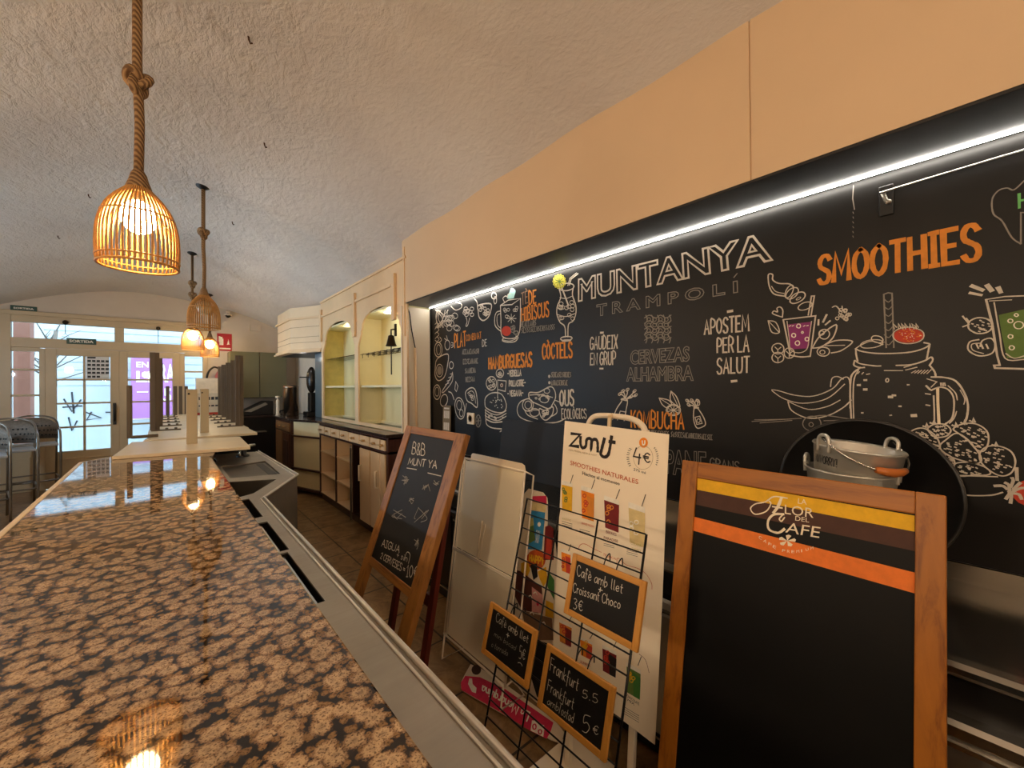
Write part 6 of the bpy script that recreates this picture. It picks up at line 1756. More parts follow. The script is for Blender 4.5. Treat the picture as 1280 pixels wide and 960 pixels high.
["L","w",3.9,0,[2555,925,2539,906]],
["L","w",3.8,0,[2555,925,2561,902]],
["L","w",3.8,0,[2555,925,2580,910]],
["L","w",5.2,1,[2475,862,2527,872,2546,894,2519,913,2491,895,2475,862]],
["L","w",5.1,1,[2543,824,2573,853,2592,907,2562,893,2539,868,2543,824]],
["L","w",3.4,0,[2479,864,2538,898]],
["L","w",3.4,0,[2545,828,2580,900]]]],
["bread_lettering",[["T","g","PANE","o",3.5,[2512,1262,2723,1271,2724,1123,2514,1136]],
["T","g","GRANS","s",5.0,[2744,1199,2878,1199,2877,1157,2744,1156]]]],
["chalk_smudge",[["L","g",3.1,0,[3307,13,3304,63,3309,108]],
["L","g",2.2,0,[3304,116,3306,123]],
["L","g",2.2,0,[3304,135,3306,142]],
["L","g",2.2,0,[3303,154,3306,161]],
["L","g",2.2,0,[3303,173,3306,180]],
["L","g",2.2,0,[3303,192,3305,199]],
["L","g",2.2,0,[3303,210,3305,217]]]]],"flor":[["stripe",[["F","Y",3,[52,52,555,55,555,91,54,89]],
["F","B",3,[54,89,555,91,556,134,54,136]],
["F","O",3,[52,175,556,181,556,226,50,218]]]],
["logo_lettering",[["T","n","LA","b",0.0,[328,75,348,74,347,60,329,60]],
["T","n","LOR","b",0.01,[299,109,364,105,365,79,298,83]],
["T","n","DEL","b",0.0,[324,121,355,119,355,107,324,108]],
["T","n","AFE","b",0.02,[302,158,378,153,381,123,306,129]],
["L","n",3.4,1,[303,66,271,68,250,87,225,98,213,114,226,127,253,113,264,90,260,83]],
["L","n",6.9,1,[289,69,282,93,272,112]],
["L","n",4.3,0,[269,96,292,95]],
["L","n",6.0,1,[296,111,273,117,260,137,263,160,285,164,300,150]],
["L","n",3.4,1,[296,111,287,125,292,131,299,119]],
["F","n",3,[308,179,304,166,311,162,317,164]],
["F","n",3,[308,179,324,168,328,171,326,177]],
["F","n",3,[308,179,321,185,318,191,310,192]],
["F","n",3,[308,179,300,194,293,194,291,189]],
["F","n",3,[308,179,289,182,289,176,295,172]],
["T","n","C","b",0.0,[238,191,246,194,248,186,240,182]],
["T","n","A","b",0.0,[250,197,258,200,260,192,253,188]],
["T","n","F","b",0.0,[263,202,270,205,272,197,264,194]],
["T","n","E","b",0.0,[274,206,282,209,283,200,276,198]],
["T","n","P","b",0.0,[297,211,304,211,305,203,298,203]],
["T","n","R","b",0.0,[309,210,315,209,316,202,309,202]],
["T","n","E","b",0.0,[319,208,326,206,326,199,319,200]],
["T","n","M","b",0.0,[330,204,337,202,336,194,330,197]],
["T","n","I","b",0.0,[341,200,343,198,342,191,340,192]],
["T","n","U","b",0.0,[351,194,357,190,356,183,350,187]],
["T","n","M","b",0.0,[361,188,367,184,366,177,360,181]]]]],"bb":[["chalk_writing",[["T","w","B&B","h",4.6,[141,138,271,132,243,78,122,81]],
["T","w","MUNT YA","h",4.9,[137,193,407,174,397,141,133,161]],
["L","w",4.3,0,[138,212,236,205]],
["L","w",3.9,0,[346,204,463,200]],
["T","w","AIGUA","h",3.7,[129,597,307,575,304,548,123,566]],
["T","w","+ sin","h",2.9,[296,599,394,587,387,560,293,572]],
["T","w","2 CERVESES =","h",3.8,[154,645,400,632,395,603,153,620]],
["T","w","10\u20ac","h",4.2,[421,640,507,618,491,578,406,597]],
["L","w",3.4,1,[369,588,372,554,403,555,411,589]],
["L","g",3.6,1,[165,293,152,254,179,258]],
["L","g",3.6,1,[188,269,128,276,195,262]],
["L","g",3.6,1,[179,284,159,269,181,282]],
["L","g",3.5,1,[123,254,189,267,158,289]],
["L","g",3.2,1,[397,263,414,277,380,251]],
["L","g",3.3,1,[343,281,381,254,371,269]],
["L","g",3.3,1,[360,279,371,258,346,273]],
["L","g",3.3,1,[366,280,345,263,347,264]],
["L","g",3.3,1,[277,336,259,351,266,351]],
["L","g",3.2,1,[257,340,290,359,298,344]],
["L","g",3.3,1,[268,336,266,345,294,333]],
["L","g",3.3,1,[301,342,273,342,297,334]],
["L","g",3.3,1,[205,424,137,421,276,425]],
["L","g",3.3,1,[244,439,141,451,221,403]],
["L","g",3.2,1,[206,453,178,446,150,447]],
["L","g",3.2,1,[159,434,189,450,231,418]],
["L","g",3.1,1,[421,375,432,360,405,389]],
["L","g",3.1,1,[361,361,350,406,362,412]],
["L","g",3.0,1,[414,413,455,387,358,362]],
["L","g",3.1,1,[413,399,447,353,362,427]],
["L","g",2.9,1,[442,499,434,486,439,508]],
["L","g",2.8,1,[429,488,421,511,440,484]],
["L","g",2.8,1,[402,492,442,495,443,521]],
["L","g",2.9,1,[432,492,429,481,429,512]],
["L","g",3.2,1,[419,227,444,235,463,223]],
["L","g",3.2,1,[461,235,462,237,452,234]],
["L","g",3.2,1,[431,243,459,234,431,242]],
["L","g",3.2,1,[421,239,452,243,448,233]]]]],"poster":[["logo_lettering",[["L","k",13.8,0,[47,61,94,61,43,111,88,110]],
["L","k",12.6,1,[97,71,99,99,111,113,127,104,129,80,142,72,154,80,154,115,155,83,170,73,183,82,187,118]],
["L","k",13.3,1,[215,67,206,103,202,127,219,136,236,125,243,94,247,56]],
["L","k",12.5,0,[239,75,262,76]]]],
["heading_lettering",[["T","t","100% FRESH, NEW & HOT","b",0.0,[37,132,183,138,184,131,37,124]],
["T","q","SMOOTHIES NATURALES","b",0.0,[51,189,367,213,367,196,51,170]],
["T","k","Hechos al momento","b",0.01,[118,219,292,230,292,218,118,204]]]],
["price_badge",[["F","a",3,[398,63,397,71,393,78,386,82,378,83,371,80,366,74,364,67,365,59,370,52,377,48,384,47,391,50,396,56]],
["L","z",4.5,1,[376,59,377,69,381,73,386,68,386,58]],
["L","t",1.4,2,[419,113,416,131,407,146,392,156,376,159,360,153,349,140,344,122,347,104,357,88,372,78,389,77,404,83,415,96]],
["L","k",5.1,0,[354,87,344,118,373,119]],
["L","k",5.0,0,[368,107,366,143]],
["T","k","\u20ac","h",4.5,[383,131,409,132,407,100,382,98]],
["T","k","275 ml","b",0.0,[346,168,394,173,394,164,347,158]],
["L","k",2.0,0,[327,155,335,150]],
["L","k",2.0,0,[323,148,332,144]],
["L","k",2.0,0,[320,140,329,137]],
["L","k",2.0,0,[318,132,327,130]],
["L","k",2.0,0,[317,124,326,123]],
["L","k",2.0,0,[317,115,327,115]],
["L","k",2.0,0,[319,107,328,108]],
["L","k",2.0,0,[322,99,331,100]],
["L","k",2.0,0,[326,91,335,94]],
["L","k",1.9,0,[426,77,423,81]],
["L","k",1.9,0,[431,83,427,86]],
["L","k",1.9,0,[435,89,430,92]],
["L","k",1.9,0,[438,97,433,99]],
["L","k",1.9,0,[440,104,434,106]],
["L","k",1.9,0,[440,112,435,113]],
["L","k",1.9,0,[440,120,434,120]],
["L","k",1.9,0,[438,128,433,127]],
["L","k",1.9,0,[435,136,431,134]]]],
["juice_picture",[["F","Y",3,[9,273,69,273,73,379,20,380]],
["F","Y",3,[38,295,70,294,73,379,47,380]],
["F","z",3,[8,259,68,260,69,277,9,277]],
["L","k",2.9,0,[57,264,69,228]],
["L","v",3.9,2,[27,293,26,296,23,299,18,300,15,299,13,296,14,292,18,290,22,289,26,290]],
["L","v",3.9,2,[35,303,34,306,30,309,26,310,22,308,21,306,22,302,25,300,30,299,33,300]],
["L","v",3.9,2,[40,306,39,310,35,312,31,313,27,312,26,309,27,306,30,303,35,302,38,303]],
["L","v",3.9,2,[45,327,44,331,41,333,37,334,33,333,31,330,32,327,36,324,40,323,44,324]],
["L","v",3.9,2,[44,336,43,340,40,342,35,343,31,342,30,339,31,336,34,333,39,332,42,333]]]],
["juice_picture",[["F","a",3,[115,275,180,278,184,387,126,386]],
["F","o",3,[146,297,181,300,184,387,155,386]],
["F","z",3,[114,262,179,265,180,283,115,280]],
["L","k",2.7,0,[167,266,180,228]],
["L","r",3.7,2,[148,320,146,324,143,327,138,328,134,326,132,323,134,319,137,316,142,315,146,317]],
["L","r",3.7,2,[141,297,140,301,136,304,132,305,128,303,126,300,127,296,131,293,136,292,140,294]],
["L","r",3.7,2,[154,324,153,327,149,330,144,331,140,330,139,327,140,323,144,320,148,319,152,320]],
["L","r",3.7,2,[140,355,139,359,135,362,131,363,127,362,125,358,126,355,130,351,135,350,139,352]],
["L","r",3.7,2,[150,333,149,336,145,339,140,341,136,339,134,336,136,332,139,329,144,328,148,329]]]],
["juice_picture",[["F","m",3,[227,292,293,297,295,400,237,396]],
["F","m",3,[258,312,294,318,295,400,266,398]],
["F","z",3,[226,279,292,285,293,301,227,296]],
["L","k",2.6,0,[279,282,293,245]],
["L","o",3.5,2,[257,315,255,319,252,322,247,323,243,322,241,319,242,314,246,311,251,310,255,312]],
["L","o",3.5,2,[269,315,268,319,264,322,260,323,256,322,254,318,255,314,259,311,264,310,268,312]],
["L","o",3.5,2,[258,370,257,374,253,377,248,378,244,377,242,374,244,370,247,366,252,365,256,367]],
["L","o",3.5,2,[251,340,249,344,246,347,241,349,237,347,235,344,236,340,240,336,245,335,249,337]],
["L","o",3.5,2,[258,323,257,327,253,330,248,331,244,329,242,326,244,322,247,319,252,318,256,319]]]],
["juice_picture",[["F","s",3,[332,297,397,302,400,424,342,421]],
["F","s",3,[363,322,398,327,400,424,371,422]],
["F","z",3,[331,282,396,288,397,307,332,302]],
["L","k",2.5,0,[384,286,397,243]],
["L","z",3.3,2,[373,344,372,348,368,351,363,353,359,351,358,348,359,343,363,340,368,339,372,340]],
["L","z",3.3,2,[353,353,352,358,348,361,343,362,339,361,337,357,339,353,342,349,347,348,351,350]],
["L","z",3.3,2,[354,371,352,375,349,378,344,380,340,378,338,375,339,370,343,367,348,366,352,367]],
["L","z",3.3,2,[374,380,372,385,369,388,364,389,360,388,358,384,360,380,363,377,368,375,372,377]],
["L","z",3.3,2,[354,368,353,372,349,376,345,377,341,376,339,372,340,368,344,364,349,363,353,364]]]],
["caption_lettering",[["T","L","EXOTIC","b",0.0,[23,416,70,415,70,407,24,409]],
["T","q","ORANGE PASSION","b",0.0,[124,411,184,410,184,401,125,402]],
["T","m","BERRIES","b",0.02,[242,415,287,414,287,404,242,404]],
["T","m","PARADISE","b",0.02,[233,439,294,436,294,426,233,428]],
["T","L","COLADA","b",0.0,[347,427,387,426,387,416,347,417]],
["T","L","SUNSET","b",0.0,[350,444,388,443,388,434,351,435]],
["L","k",1.6,0,[22,425,78,423]],
["L","k",1.6,0,[22,433,79,431]],
["L","k",1.6,0,[23,440,79,438]],
["L","k",1.5,0,[117,432,168,430]],
["L","k",1.5,0,[117,439,169,437]],
["L","k",1.4,0,[234,455,280,452]],
["L","k",1.4,0,[234,461,280,459]],
["L","k",1.3,0,[332,450,373,448]],
["L","k",1.3,0,[332,457,374,454]],
["L","k",1.3,0,[332,463,374,461]]]],
["tropical_print",[["L","q",1.8,1,[115,508,127,489,150,482,183,488,224,491]],
["T","q","TROPICAL","b",0.0,[232,501,292,499,293,492,234,490]],
["L","q",1.6,1,[293,508,297,490,331,503,374,501,406,508,429,531,432,552]]]],
["juice_picture",[["F","a",3,[26,544,76,542,79,620,34,622]],
["F","r",3,[49,557,77,558,79,620,57,621]],
["F","z",3,[25,535,75,533,76,546,26,548]],
["L","k",2.8,0,[65,533,76,504]],
["L","r",3.8,2,[47,577,46,580,43,582,40,583,37,583,35,580,36,577,39,575,43,574,46,574]],
["L","r",3.8,2,[47,569,46,572,43,574,39,575,36,575,35,573,36,570,38,567,42,566,45,567]],
["L","r",3.8,2,[45,585,44,588,41,590,37,591,34,591,33,589,34,586,37,583,40,582,43,583]],
["L","r",3.8,2,[45,601,44,604,41,606,38,608,34,607,33,605,34,602,37,599,41,598,44,599]],
["L","r",3.8,2,[44,601,43,604,40,607,37,608,34,607,32,605,33,602,36,599,40,598,43,599]]]],
["juice_picture",[["F","o",3,[32,824,99,818,101,893,41,898]],
["F","m",3,[63,830,100,832,101,893,71,895]],
["F","z",3,[31,815,98,809,99,821,32,827]],
["L","k",2.7,0,[85,802,99,771]],
["L","r",3.6,2,[56,833,54,837,51,841,46,843,42,843,40,840,41,836,45,832,50,830,54,831]],
["L","r",3.6,2,[70,848,69,852,65,856,60,858,56,858,54,855,55,851,59,847,64,845,68,845]],
["L","r",3.6,2,[70,847,69,851,65,855,60,857,56,856,55,854,56,850,60,846,65,844,69,844]],
["L","r",3.6,2,[66,829,65,833,61,837,56,839,52,838,50,836,51,832,55,828,60,826,64,826]],
["L","r",3.6,2,[68,848,67,852,63,856,58,858,54,857,52,855,54,851,58,847,62,845,66,845]]]],
["juice_picture",[["F","a",3,[144,841,201,835,202,893,151,898]],
["F","r",3,[171,844,202,846,202,893,177,895]],
["F","z",3,[144,834,201,828,202,837,144,844]],
["L","k",2.5,0,[189,821,202,797]],
["L","Y",3.4,2,[179,838,178,841,175,845,171,846,167,846,166,844,167,840,170,837,174,835,178,835]],
["L","Y",3.4,2,[163,869,162,872,159,876,155,878,151,877,150,875,151,871,154,868,158,866,162,866]],
["L","Y",3.4,2,[180,852,178,856,175,859,171,861,168,861,166,858,167,855,170,851,175,849,178,850]],
["L","Y",3.4,2,[176,859,175,862,171,866,167,868,164,867,162,865,163,861,167,858,171,856,174,856]],
["L","Y",3.4,2,[169,858,168,862,165,865,161,867,157,867,156,865,157,861,160,858,164,856,168,856]]]],
["juice_picture",[["F","m",3,[247,826,307,822,308,901,254,904]],
["F","k",3,[275,833,308,838,308,901,282,903]],
["F","z",3,[246,816,306,813,307,825,247,829]],
["L","k",2.4,0,[294,804,307,772]],
["L","r",3.3,2,[276,830,275,834,272,838,267,840,264,839,262,837,263,833,267,829,271,827,275,827]],
["L","r",3.3,2,[272,866,271,870,268,874,263,876,259,876,258,873,259,869,263,866,267,863,271,864]],
["L","r",3.3,2,[271,854,269,858,266,862,261,864,258,864,256,861,257,857,261,853,265,851,269,852]],
["L","r",3.3,2,[270,849,269,853,266,857,261,859,257,858,256,856,257,852,260,848,265,846,269,846]],
["L","r",3.3,2,[279,863,278,867,275,871,270,873,267,873,265,870,266,866,270,862,274,860,278,860]]]],
["juice_picture",[["F","v",3,[349,839,403,837,405,922,356,924]],
["F","G",3,[374,848,404,854,405,922,381,923]],
["F","z",3,[348,828,403,827,404,840,349,842]],
["L","k",2.3,0,[392,818,403,784]],
["L","Y",3.1,2,[384,864,382,868,379,871,375,873,372,873,371,871,372,867,375,863,379,861,382,862]],
["L","Y",3.1,2,[369,864,368,868,365,872,361,874,358,873,356,871,357,867,360,863,364,861,368,862]],
["L","Y",3.1,2,[366,860,365,864,362,868,358,870,355,870,353,867,354,863,357,860,361,858,365,858]],
["L","Y",3.1,2,[377,874,376,878,373,882,369,884,366,884,364,881,365,877,368,874,372,872,376,872]],
["L","Y",3.1,2,[369,856,368,860,365,863,361,865,358,865,357,862,358,859,361,855,365,853,368,853]]]],
["caption_lettering",[["T","m","BERRIES","b",0.0,[52,899,94,897,93,889,51,891]],
["T","q","SUNRISE","b",0.0,[150,928,197,919,197,910,151,917]],
["T","k","CHOCOLATE","b",0.0,[355,939,403,941,403,932,356,930]],
["T","k","MIX","b",0.0,[359,950,386,951,386,942,360,942]],
["L","k",1.2,0,[348,976,405,973]],
["L","k",1.2,0,[348,983,405,980]],
["L","k",1.2,0,[349,990,405,986]],
["L","k",1.2,0,[349,997,406,993]],
["L","k",1.1,0,[151,937,204,930]],
["L","k",1.1,0,[151,944,205,937]],
["L","k",1.1,0,[152,950,205,943]],
["L","m",1.5,1,[395,779,419,787,434,820]]]]],"ma":[["chalk_writing",[["T","w","Caf\u00e8 amb llet","h",1.7,[25,57,181,51,181,27,21,28]],
["L","w",2.4,0,[107,67,119,66]],
["L","w",2.4,0,[112,61,112,72]],
["T","w","Croissant Choco","h",1.7,[21,105,181,90,180,66,18,80]],
["T","w","3\u20ac","h",1.6,[32,147,64,142,61,116,28,119]]]]],"mb":[["chalk_writing",[["T","w","Caf\u00e8 amb llet","h",1.6,[42,49,202,48,202,27,40,22]],
["L","w",2.4,0,[104,65,117,64]],
["L","w",2.4,0,[110,58,111,70]],
["T","g","mini bocad","h",1.3,[47,93,156,90,159,75,50,78]],
["T","w","5\u20ac","h",1.8,[178,104,202,96,199,71,172,67]],
["T","g","o torrada","h",1.3,[44,128,126,120,128,103,46,111]],
["L","w",2.0,1,[177,116,188,112,197,116]]]]],"mc":[["chalk_writing",[["T","w","Frankfurt","h",1.4,[25,63,129,64,130,34,23,29]],
["T","w","5.5","h",1.3,[147,70,196,60,193,41,146,52]],
["T","w","Frankfurt","h",1.4,[27,114,124,112,125,85,27,86]],
["T","w","amb","h",1.1,[35,146,78,142,78,123,35,127]],
["T","w","Tostad","h",1.2,[77,145,131,142,132,118,79,120]],
["T","w","5","h",1.7,[163,145,184,135,182,98,159,106]],
["T","w","\u20ac","h",1.3,[195,129,211,124,209,106,193,111]]]]],"hdr":[["header_print",[["F","R",3,[114,129,174,79,324,36,615,4,639,47,651,83,585,105,417,138,179,196,137,171]],
["F","z",3,[169,150,142,123,153,114,185,133,220,134,245,156,225,165]],
["F","z",3,[576,105,543,65,558,50,580,52,597,44,610,54,635,87]],
["L","R",5.6,2,[579,75,583,81,584,87,581,90,576,90,569,85,564,79,563,73,566,69,572,70]],
["L","R",5.5,2,[613,75,616,80,617,85,614,88,609,88,604,85,600,80,600,74,603,71,608,71]],
["F","B",3,[136,44,147,56,152,68,151,79,143,87,131,91,116,88,101,81,90,70,84,57,85,46,93,37,106,34,121,37]],
["T","z","La Menorquina","h",6.6,[506,43,229,102,267,139,530,85]]]]],"ice":[["ice_cream_picture",[["F","R",3,[56,-18,156,-40,160,-25,162,3,57,5]],
["F","s",3,[54,5,160,5,155,40,53,51]],
["F","b",3,[53,51,155,40,143,221,40,247]],
["F","v",3,[49,134,79,119,95,187,46,221]],
["F","L",3,[55,91,74,83,81,118,53,133]],
["F","z",3,[129,103,128,108,125,112,121,116,116,117,111,116,108,113,106,108,107,103,110,99,115,95,120,94,124,95,128,98]],
["T","z","LIMON","b",0.01,[101,137,126,135,119,201,93,204]],
["F","q",3,[171,258,165,280,149,302,123,320,94,329,66,329,46,319,38,300,43,277,61,254,88,237,118,228,145,230,163,240]],
["F","Y",3,[0,330,47,299,68,341,47,388,3,379]],
["F","Y",3,[120,331,175,290,189,347,163,387,134,358]],
["F","K",3,[67,317,113,294,122,354,94,380]],
["T","Y","HAPPY","s",8.4,[59,296,158,287,158,256,61,268]],
["F","d",3,[-36,375,-4,369,152,391,160,435,137,521,20,553,-34,508]],
["F","P",3,[85,415,160,427,170,508,92,532]],
["F","D",3,[20,553,225,508,240,599,133,648,49,622]],
["F","Y",3,[183,441,231,438,235,504,182,515]],
["F","R",3,[139,474,139,480,136,485,133,489,129,490,125,489,122,486,121,481,122,475,124,470,127,466,131,465,135,466,138,469]],
["F","m",3,[159,106,186,92,213,100,223,243,156,264]],
["F","r",3,[173,158,206,156,208,248,167,253]],
["F","G",3,[186,301,231,332,236,421,190,377]],
["L","z",5.6,1,[64,471,80,459,90,468]],
["L","z",5.6,1,[98,442,114,430,123,439]],
["L","z",5.6,1,[80,545,96,532,106,540]],
["L","z",5.4,1,[162,558,177,545,186,553]],
["L","z",5.3,1,[211,552,225,540,234,548]],
["F","K",3,[25,632,49,622,133,648,241,621,257,914,148,901,72,787]]]]]}
HDRPOLY = [(0.062, 0.059), (0.129, 0.038), (0.297, 0.014), (0.609, -0.01), (0.678, 0.005), (0.707, 0.053), (0.664, 0.072), (0.417, 0.138), (0.179, 0.196), (0.137, 0.171), (0.099, 0.118)]
HOOKPOS = [(-.955,7.3),(-.565,5.918),(.616,3.696),(.612,5.608),(.373,2.683)]

# ------------------------------------------------------------------ chalkboard wall, its light strip and fittings
cbd = thing('chalkboard', 'long black chalkboard wall covered in white and orange menu lettering and drawings', 'chalkboard', (2.066, .6, 1.6))
box(2.0605, 2.071, -2.55, 3.632, .8855, 2.288).build('panel', BLACKBOARD, cbd)
box(2.045, 2.071, 3.6325, 3.6355, .8855, 2.287).build('edge_trim', BLACK, cbd)
PB = plane(*[PLANES['board'][i] if i < 3 else radians(PLANES['board'][3]) for i in range(4)])
def planeof(k):
    a = PLANES[k]; return plane(a[0], a[1], a[2], radians(a[3]))
for nm, items in DRAW['board']: draw(nm, items, PB, cbd, .0006)
led = thing('light_strip', 'long cool white light strip glowing above the chalkboard', 'light strip', (2.05, .6, 2.28))
box(2.030, 2.036, -2.5, 3.61, 2.2825, 2.2875).build('diffuser', emit('strip_glow', (1.0, .94, .84), 62), led)
box(2.028, 2.038, 3.6105, 3.616, 2.281, 2.2878).build('end_cap', STEEL, led)
ra = thing('wall_rail', 'thin black rail on a square bracket across the chalkboard top', 'rail', (2.03, .23, 2.18))
box(2.050, 2.0603, .208, .250, 2.125, 2.238).build('bracket_plate', BLACK, ra, bevel=.004)
mb = MB(); mb.tube([(2.052,.232,2.215),(2.02,.23,2.205)], .006); mb.tube([(2.02,.243,2.204),(2.02,-1.6,2.26)], .0045, 8); mb.build('rail', CHROME, ra)
mb = MB(); mb.tube([(2.03,.236,2.205),(2.03,.226,2.17),(2.03,.219,2.168)], .007); mb.ball((2.03,.220,2.166), .009); mb.build('catch', STEEL, ra)
sk = thing('power_socket', 'white wall socket on the chalkboard below the sandwich drawing', 'socket', (2.055, 2.95, 1.22))
mb = MB(); mb.box(2.046, 2.0603, 2.89, 2.99, 1.165, 1.265); mb.build('socket_plate', WHITEP, sk, bevel=.003)
mb = MB(); mb.lathe([(.001,0),(.024,0),(.026,.004),(.03,.004)], (2.046,2.94,1.215), 16, 0, Matrix.Rotation(radians(-90), 3, 'Y')); mb.build('socket_hole', plain('socket_grey', '#8d7f6d', .5), sk)
cdb = thing('small_menu_card', 'small brown menu card with white print standing at the chalkboard edge', 'card', (2.02, 3.28, .822))
mb = MB(); P = lambda u, l, w=0: Vector((2.03-l*.03-w, 3.36-u, 1.32-l)); mb.fbox(P, 0, .13, 0, .497, -.004, .004); mb.build('card', plain('kraft_card', '#7d6a4e', .7), cdb)
mb = MB(); 
for r in range(2):
    for k in range(4): mb.fbox(P, .02+.025*k, .038+.025*k, .05+.11*r, .12+.11*r, .0041, .005)
mb.fbox(P, .02, .11, .02, .035, .0041, .005); mb.build('print', ink('w'), cdb)
bp = thing('black_panel', 'plain black board leaning on the wall behind the white poster', 'board', (2.0, 2.1, .822))
mb = MB(); P = lambda u, l, w=0: Vector((2.055-l*.13-w, 2.49-u, 1.236-l)); mb.fbox(P, 0, .78, 0, .413, 0, .01); mb.build('panel', plain('charcoal_panel', '#1e1a17', .5, 0, .15, 3, 0, 0, .25), bp)
tray = thing('round_tray', 'large round black tray leaning on chalkboard behind the tin buckets', 'tray', (2.0, .31, .822))
RM = Matrix.Rotation(radians(-84), 3, 'Y')
mb = MB(); mb.lathe([(.001,0),(.245,0),(.258,.014),(.266,.016),(.268,.010),(.262,.004),(.25,-.008),(.001,-.008)], (2.022,.305,1.0925), 56, 0, RM); mb.build('tray_body', plain('tray_black', '#0e0c0b', .35, 0, .1, 3), tray)
mb = MB(); mb.tube([Vector((2.022,.305,1.0925))+RM@Vector((.2675*cos(2*pi*k/64), .2675*sin(2*pi*k/64), .014)) for k in range(64)], .0022, 6, 0, True); mb.build('tray_rim', plain('tray_edge', '#4a4540', .3, .8), tray)
# nested tin buckets
def bucket(x, y, z, tilt, wrot, label, grip):
    b = thing('tin_bucket', label, 'bucket', (x, y, z), 'tin buckets nested on the steel counter')
    R3 = Matrix.Rotation(tilt, 3, 'X'); c = (x, y, z)
    mb = MB(); mb.lathe([(.001,.002),(.096,.002),(.101,.0),(.104,.03),(.122,.205),(.127,.21),(.124,.215),(.119,.208),(.101,.03),(.001,.008)], c, 40, 0, R3); mb.build('bucket_body', TIN, b)
    for s_ in (-1, 1):
        mb = MB(); a = wrot + (0 if s_ > 0 else pi); e = Vector((cos(a), sin(a), 0)); f = Vector((-sin(a), cos(a), 0))
        q = [e*.123+f*.022+Vector((0,0,.19)), e*.126+f*.02+Vector((0,0,.235)), e*.126+f*0+Vector((0,0,.248)), e*.126-f*.02+Vector((0,0,.235)), e*.123-f*.022+Vector((0,0,.19))]
        mb.tube([Vector(c)+R3@Vector(p) for p in smooth_path([tuple(p) for p in q])], .006, 8); mb.build('lug', TIN, b)
    # bail handle dropped over the side
    a = wrot; e = Vector((cos(a), sin(a), 0)); f = Vector((-sin(a), cos(a), 0)); pts = []
    for k in range(17):
        t = -pi/2+pi*k/16; pts.append(e*(.129*sin(t))+f*(-.131*cos(t)) + Vector((0,0,.235-.075*cos(t))))
    mb = MB(); mb.tube([Vector(c)+R3@p for p in pts], .0032, 6); hd = mb.build('bail_handle', CHROME, b)
    if grip:
        mb = MB(); q = [Vector(c)+R3@p for p in pts[6:11]]; mb.tube(q, [.010,.013,.014,.013,.010], 10); mb.build('wooden_grip', plain('turned_wood', '#c8702e', .4, 0, .12, 20), hd)
    return b
BX, BY = 1.80, .305
for k in range(4):
    lb = ['lowest tin bucket of the nested stack on the steel counter', 'second tin bucket up in the nested stack on the counter', 'tin bucket nested just under the topmost one', 'topmost tin bucket with orange wooden grip and black writing'][k]
    bk = bucket(BX+.004*k, BY+.006*(3-k), 0.8222+.082*k, radians(6) if k == 3 else radians(2.0*(k > 0)), radians(20+35*k) if k < 3 else radians(-37), lb, k == 3)
# lettering round the topmost bucket
mb = MB(); R3 = Matrix.Rotation(radians(6), 3, 'X'); cc_ = Vector((BX+.012, BY, 0.8222+.246))
def PBk(u, l, h=0):
    a = pi-.30+u/.12; z = .175-l; r = .104+.018*(z-.03)/.175+.0012+h; return cc_+R3@Vector((r*cos(a), r*sin(a), z))
for st_ in stroke_text("NO WORRY!", .3):
    ribbon(mb, PBk, [bil([(-.085,.026),(.005,.026),(.005,.0),(-.085,.0)], *a) for a in st_], .0026, .0005)
mb.build('lettering', ink('K'), bk)

# ------------------------------------------------------------------ boards standing in the aisle
def shift_build(mb, name, mat, par, bevel=.003): return mb.build(name, mat, par, bevel=bevel)
def easel(key, label, name, Wd, st, top, i0, i1, ibot, brail, total, vm, um, slate, face_d=.022, back=None):
    P = planeof(key); t = thing(name, label, 'sign board', tuple(P(Wd/2, total, 0)))
    mb = MB(); mb.fbox(P, 0, i0, 0, total, -face_d, 0); mb.build('side_stile', vm, t, bevel=.003)
    mb = MB(); mb.fbox(P, i1, Wd, 0, total, -face_d, 0); mb.build('side_stile', vm, t, bevel=.003)
    mb = MB(); mb.fbox(P, i0, i1, .0, top, -face_d, -.001); mb.build('top_rail', um, t, bevel=.003)
    mb = MB(); mb.fbox(P, i0, i1, ibot, brail, -face_d, -.001); mb.build('bottom_rail', um, t, bevel=.003)
    mb = MB(); mb.fbox(P, i0-.004, i1+.004, top-.004, ibot+.004, -face_d+.004, -.007); pn = mb.build('writing_panel', slate, t)
    for gi, (nm, items) in enumerate(DRAW[key]): draw(nm, items, lambda u, l, w=0: P(u, l, -.007+w), pn, .0006+.0009*gi)
    return t, P
cafe, P = easel('flor', 'large oak framed black sign board with yellow, brown and orange stripes', 'sign_board', .605, .05, .052, .052, .556, 1.08, 1.13, 1.264, OAK, OAKY, plain('sign_black', '#0d0b09', .5, 0, .3, 3, 0, 0, .2), .024)
mb = MB(); mb.fbox(P, .006, .05, .02, 1.25, -.05, -.026); mb.build('back_leg', OAK, cafe, bevel=.003)
mb = MB(); mb.fbox(P, .555, .60, .02, 1.25, -.05, -.026); mb.build('back_leg', OAK, cafe, bevel=.003)
mb = MB(); mb.fbox(P, .05, .555, .1, .14, -.05, -.026); mb.build('back_rail', OAKY, cafe); mb = MB(); mb.fbox(P, .05, .555, 1.08, 1.12, -.05, -.026); mb.build('back_rail', OAKY, cafe)
menu, P = easel('bb', 'worn oak easel chalkboard with faint chalk menu standing in the aisle', 'chalkboard_easel', .565, .06, .038, .062, .488, .664, .700, 1.372, WALNUT, WALNUTY, plain('easel_slate', '#1b1816', .55, 0, .35, 4, 0, 0, .3), .03)
th = radians(20)
Pb = lambda u, l, w=0: Vector((1.012-l*sin(radians(10.5))+w, 2.039-u, 1.285-l*cos(radians(10.5))))
RED = wood('red_stained_wood', '#3a0f08', '#642012', 'Z')
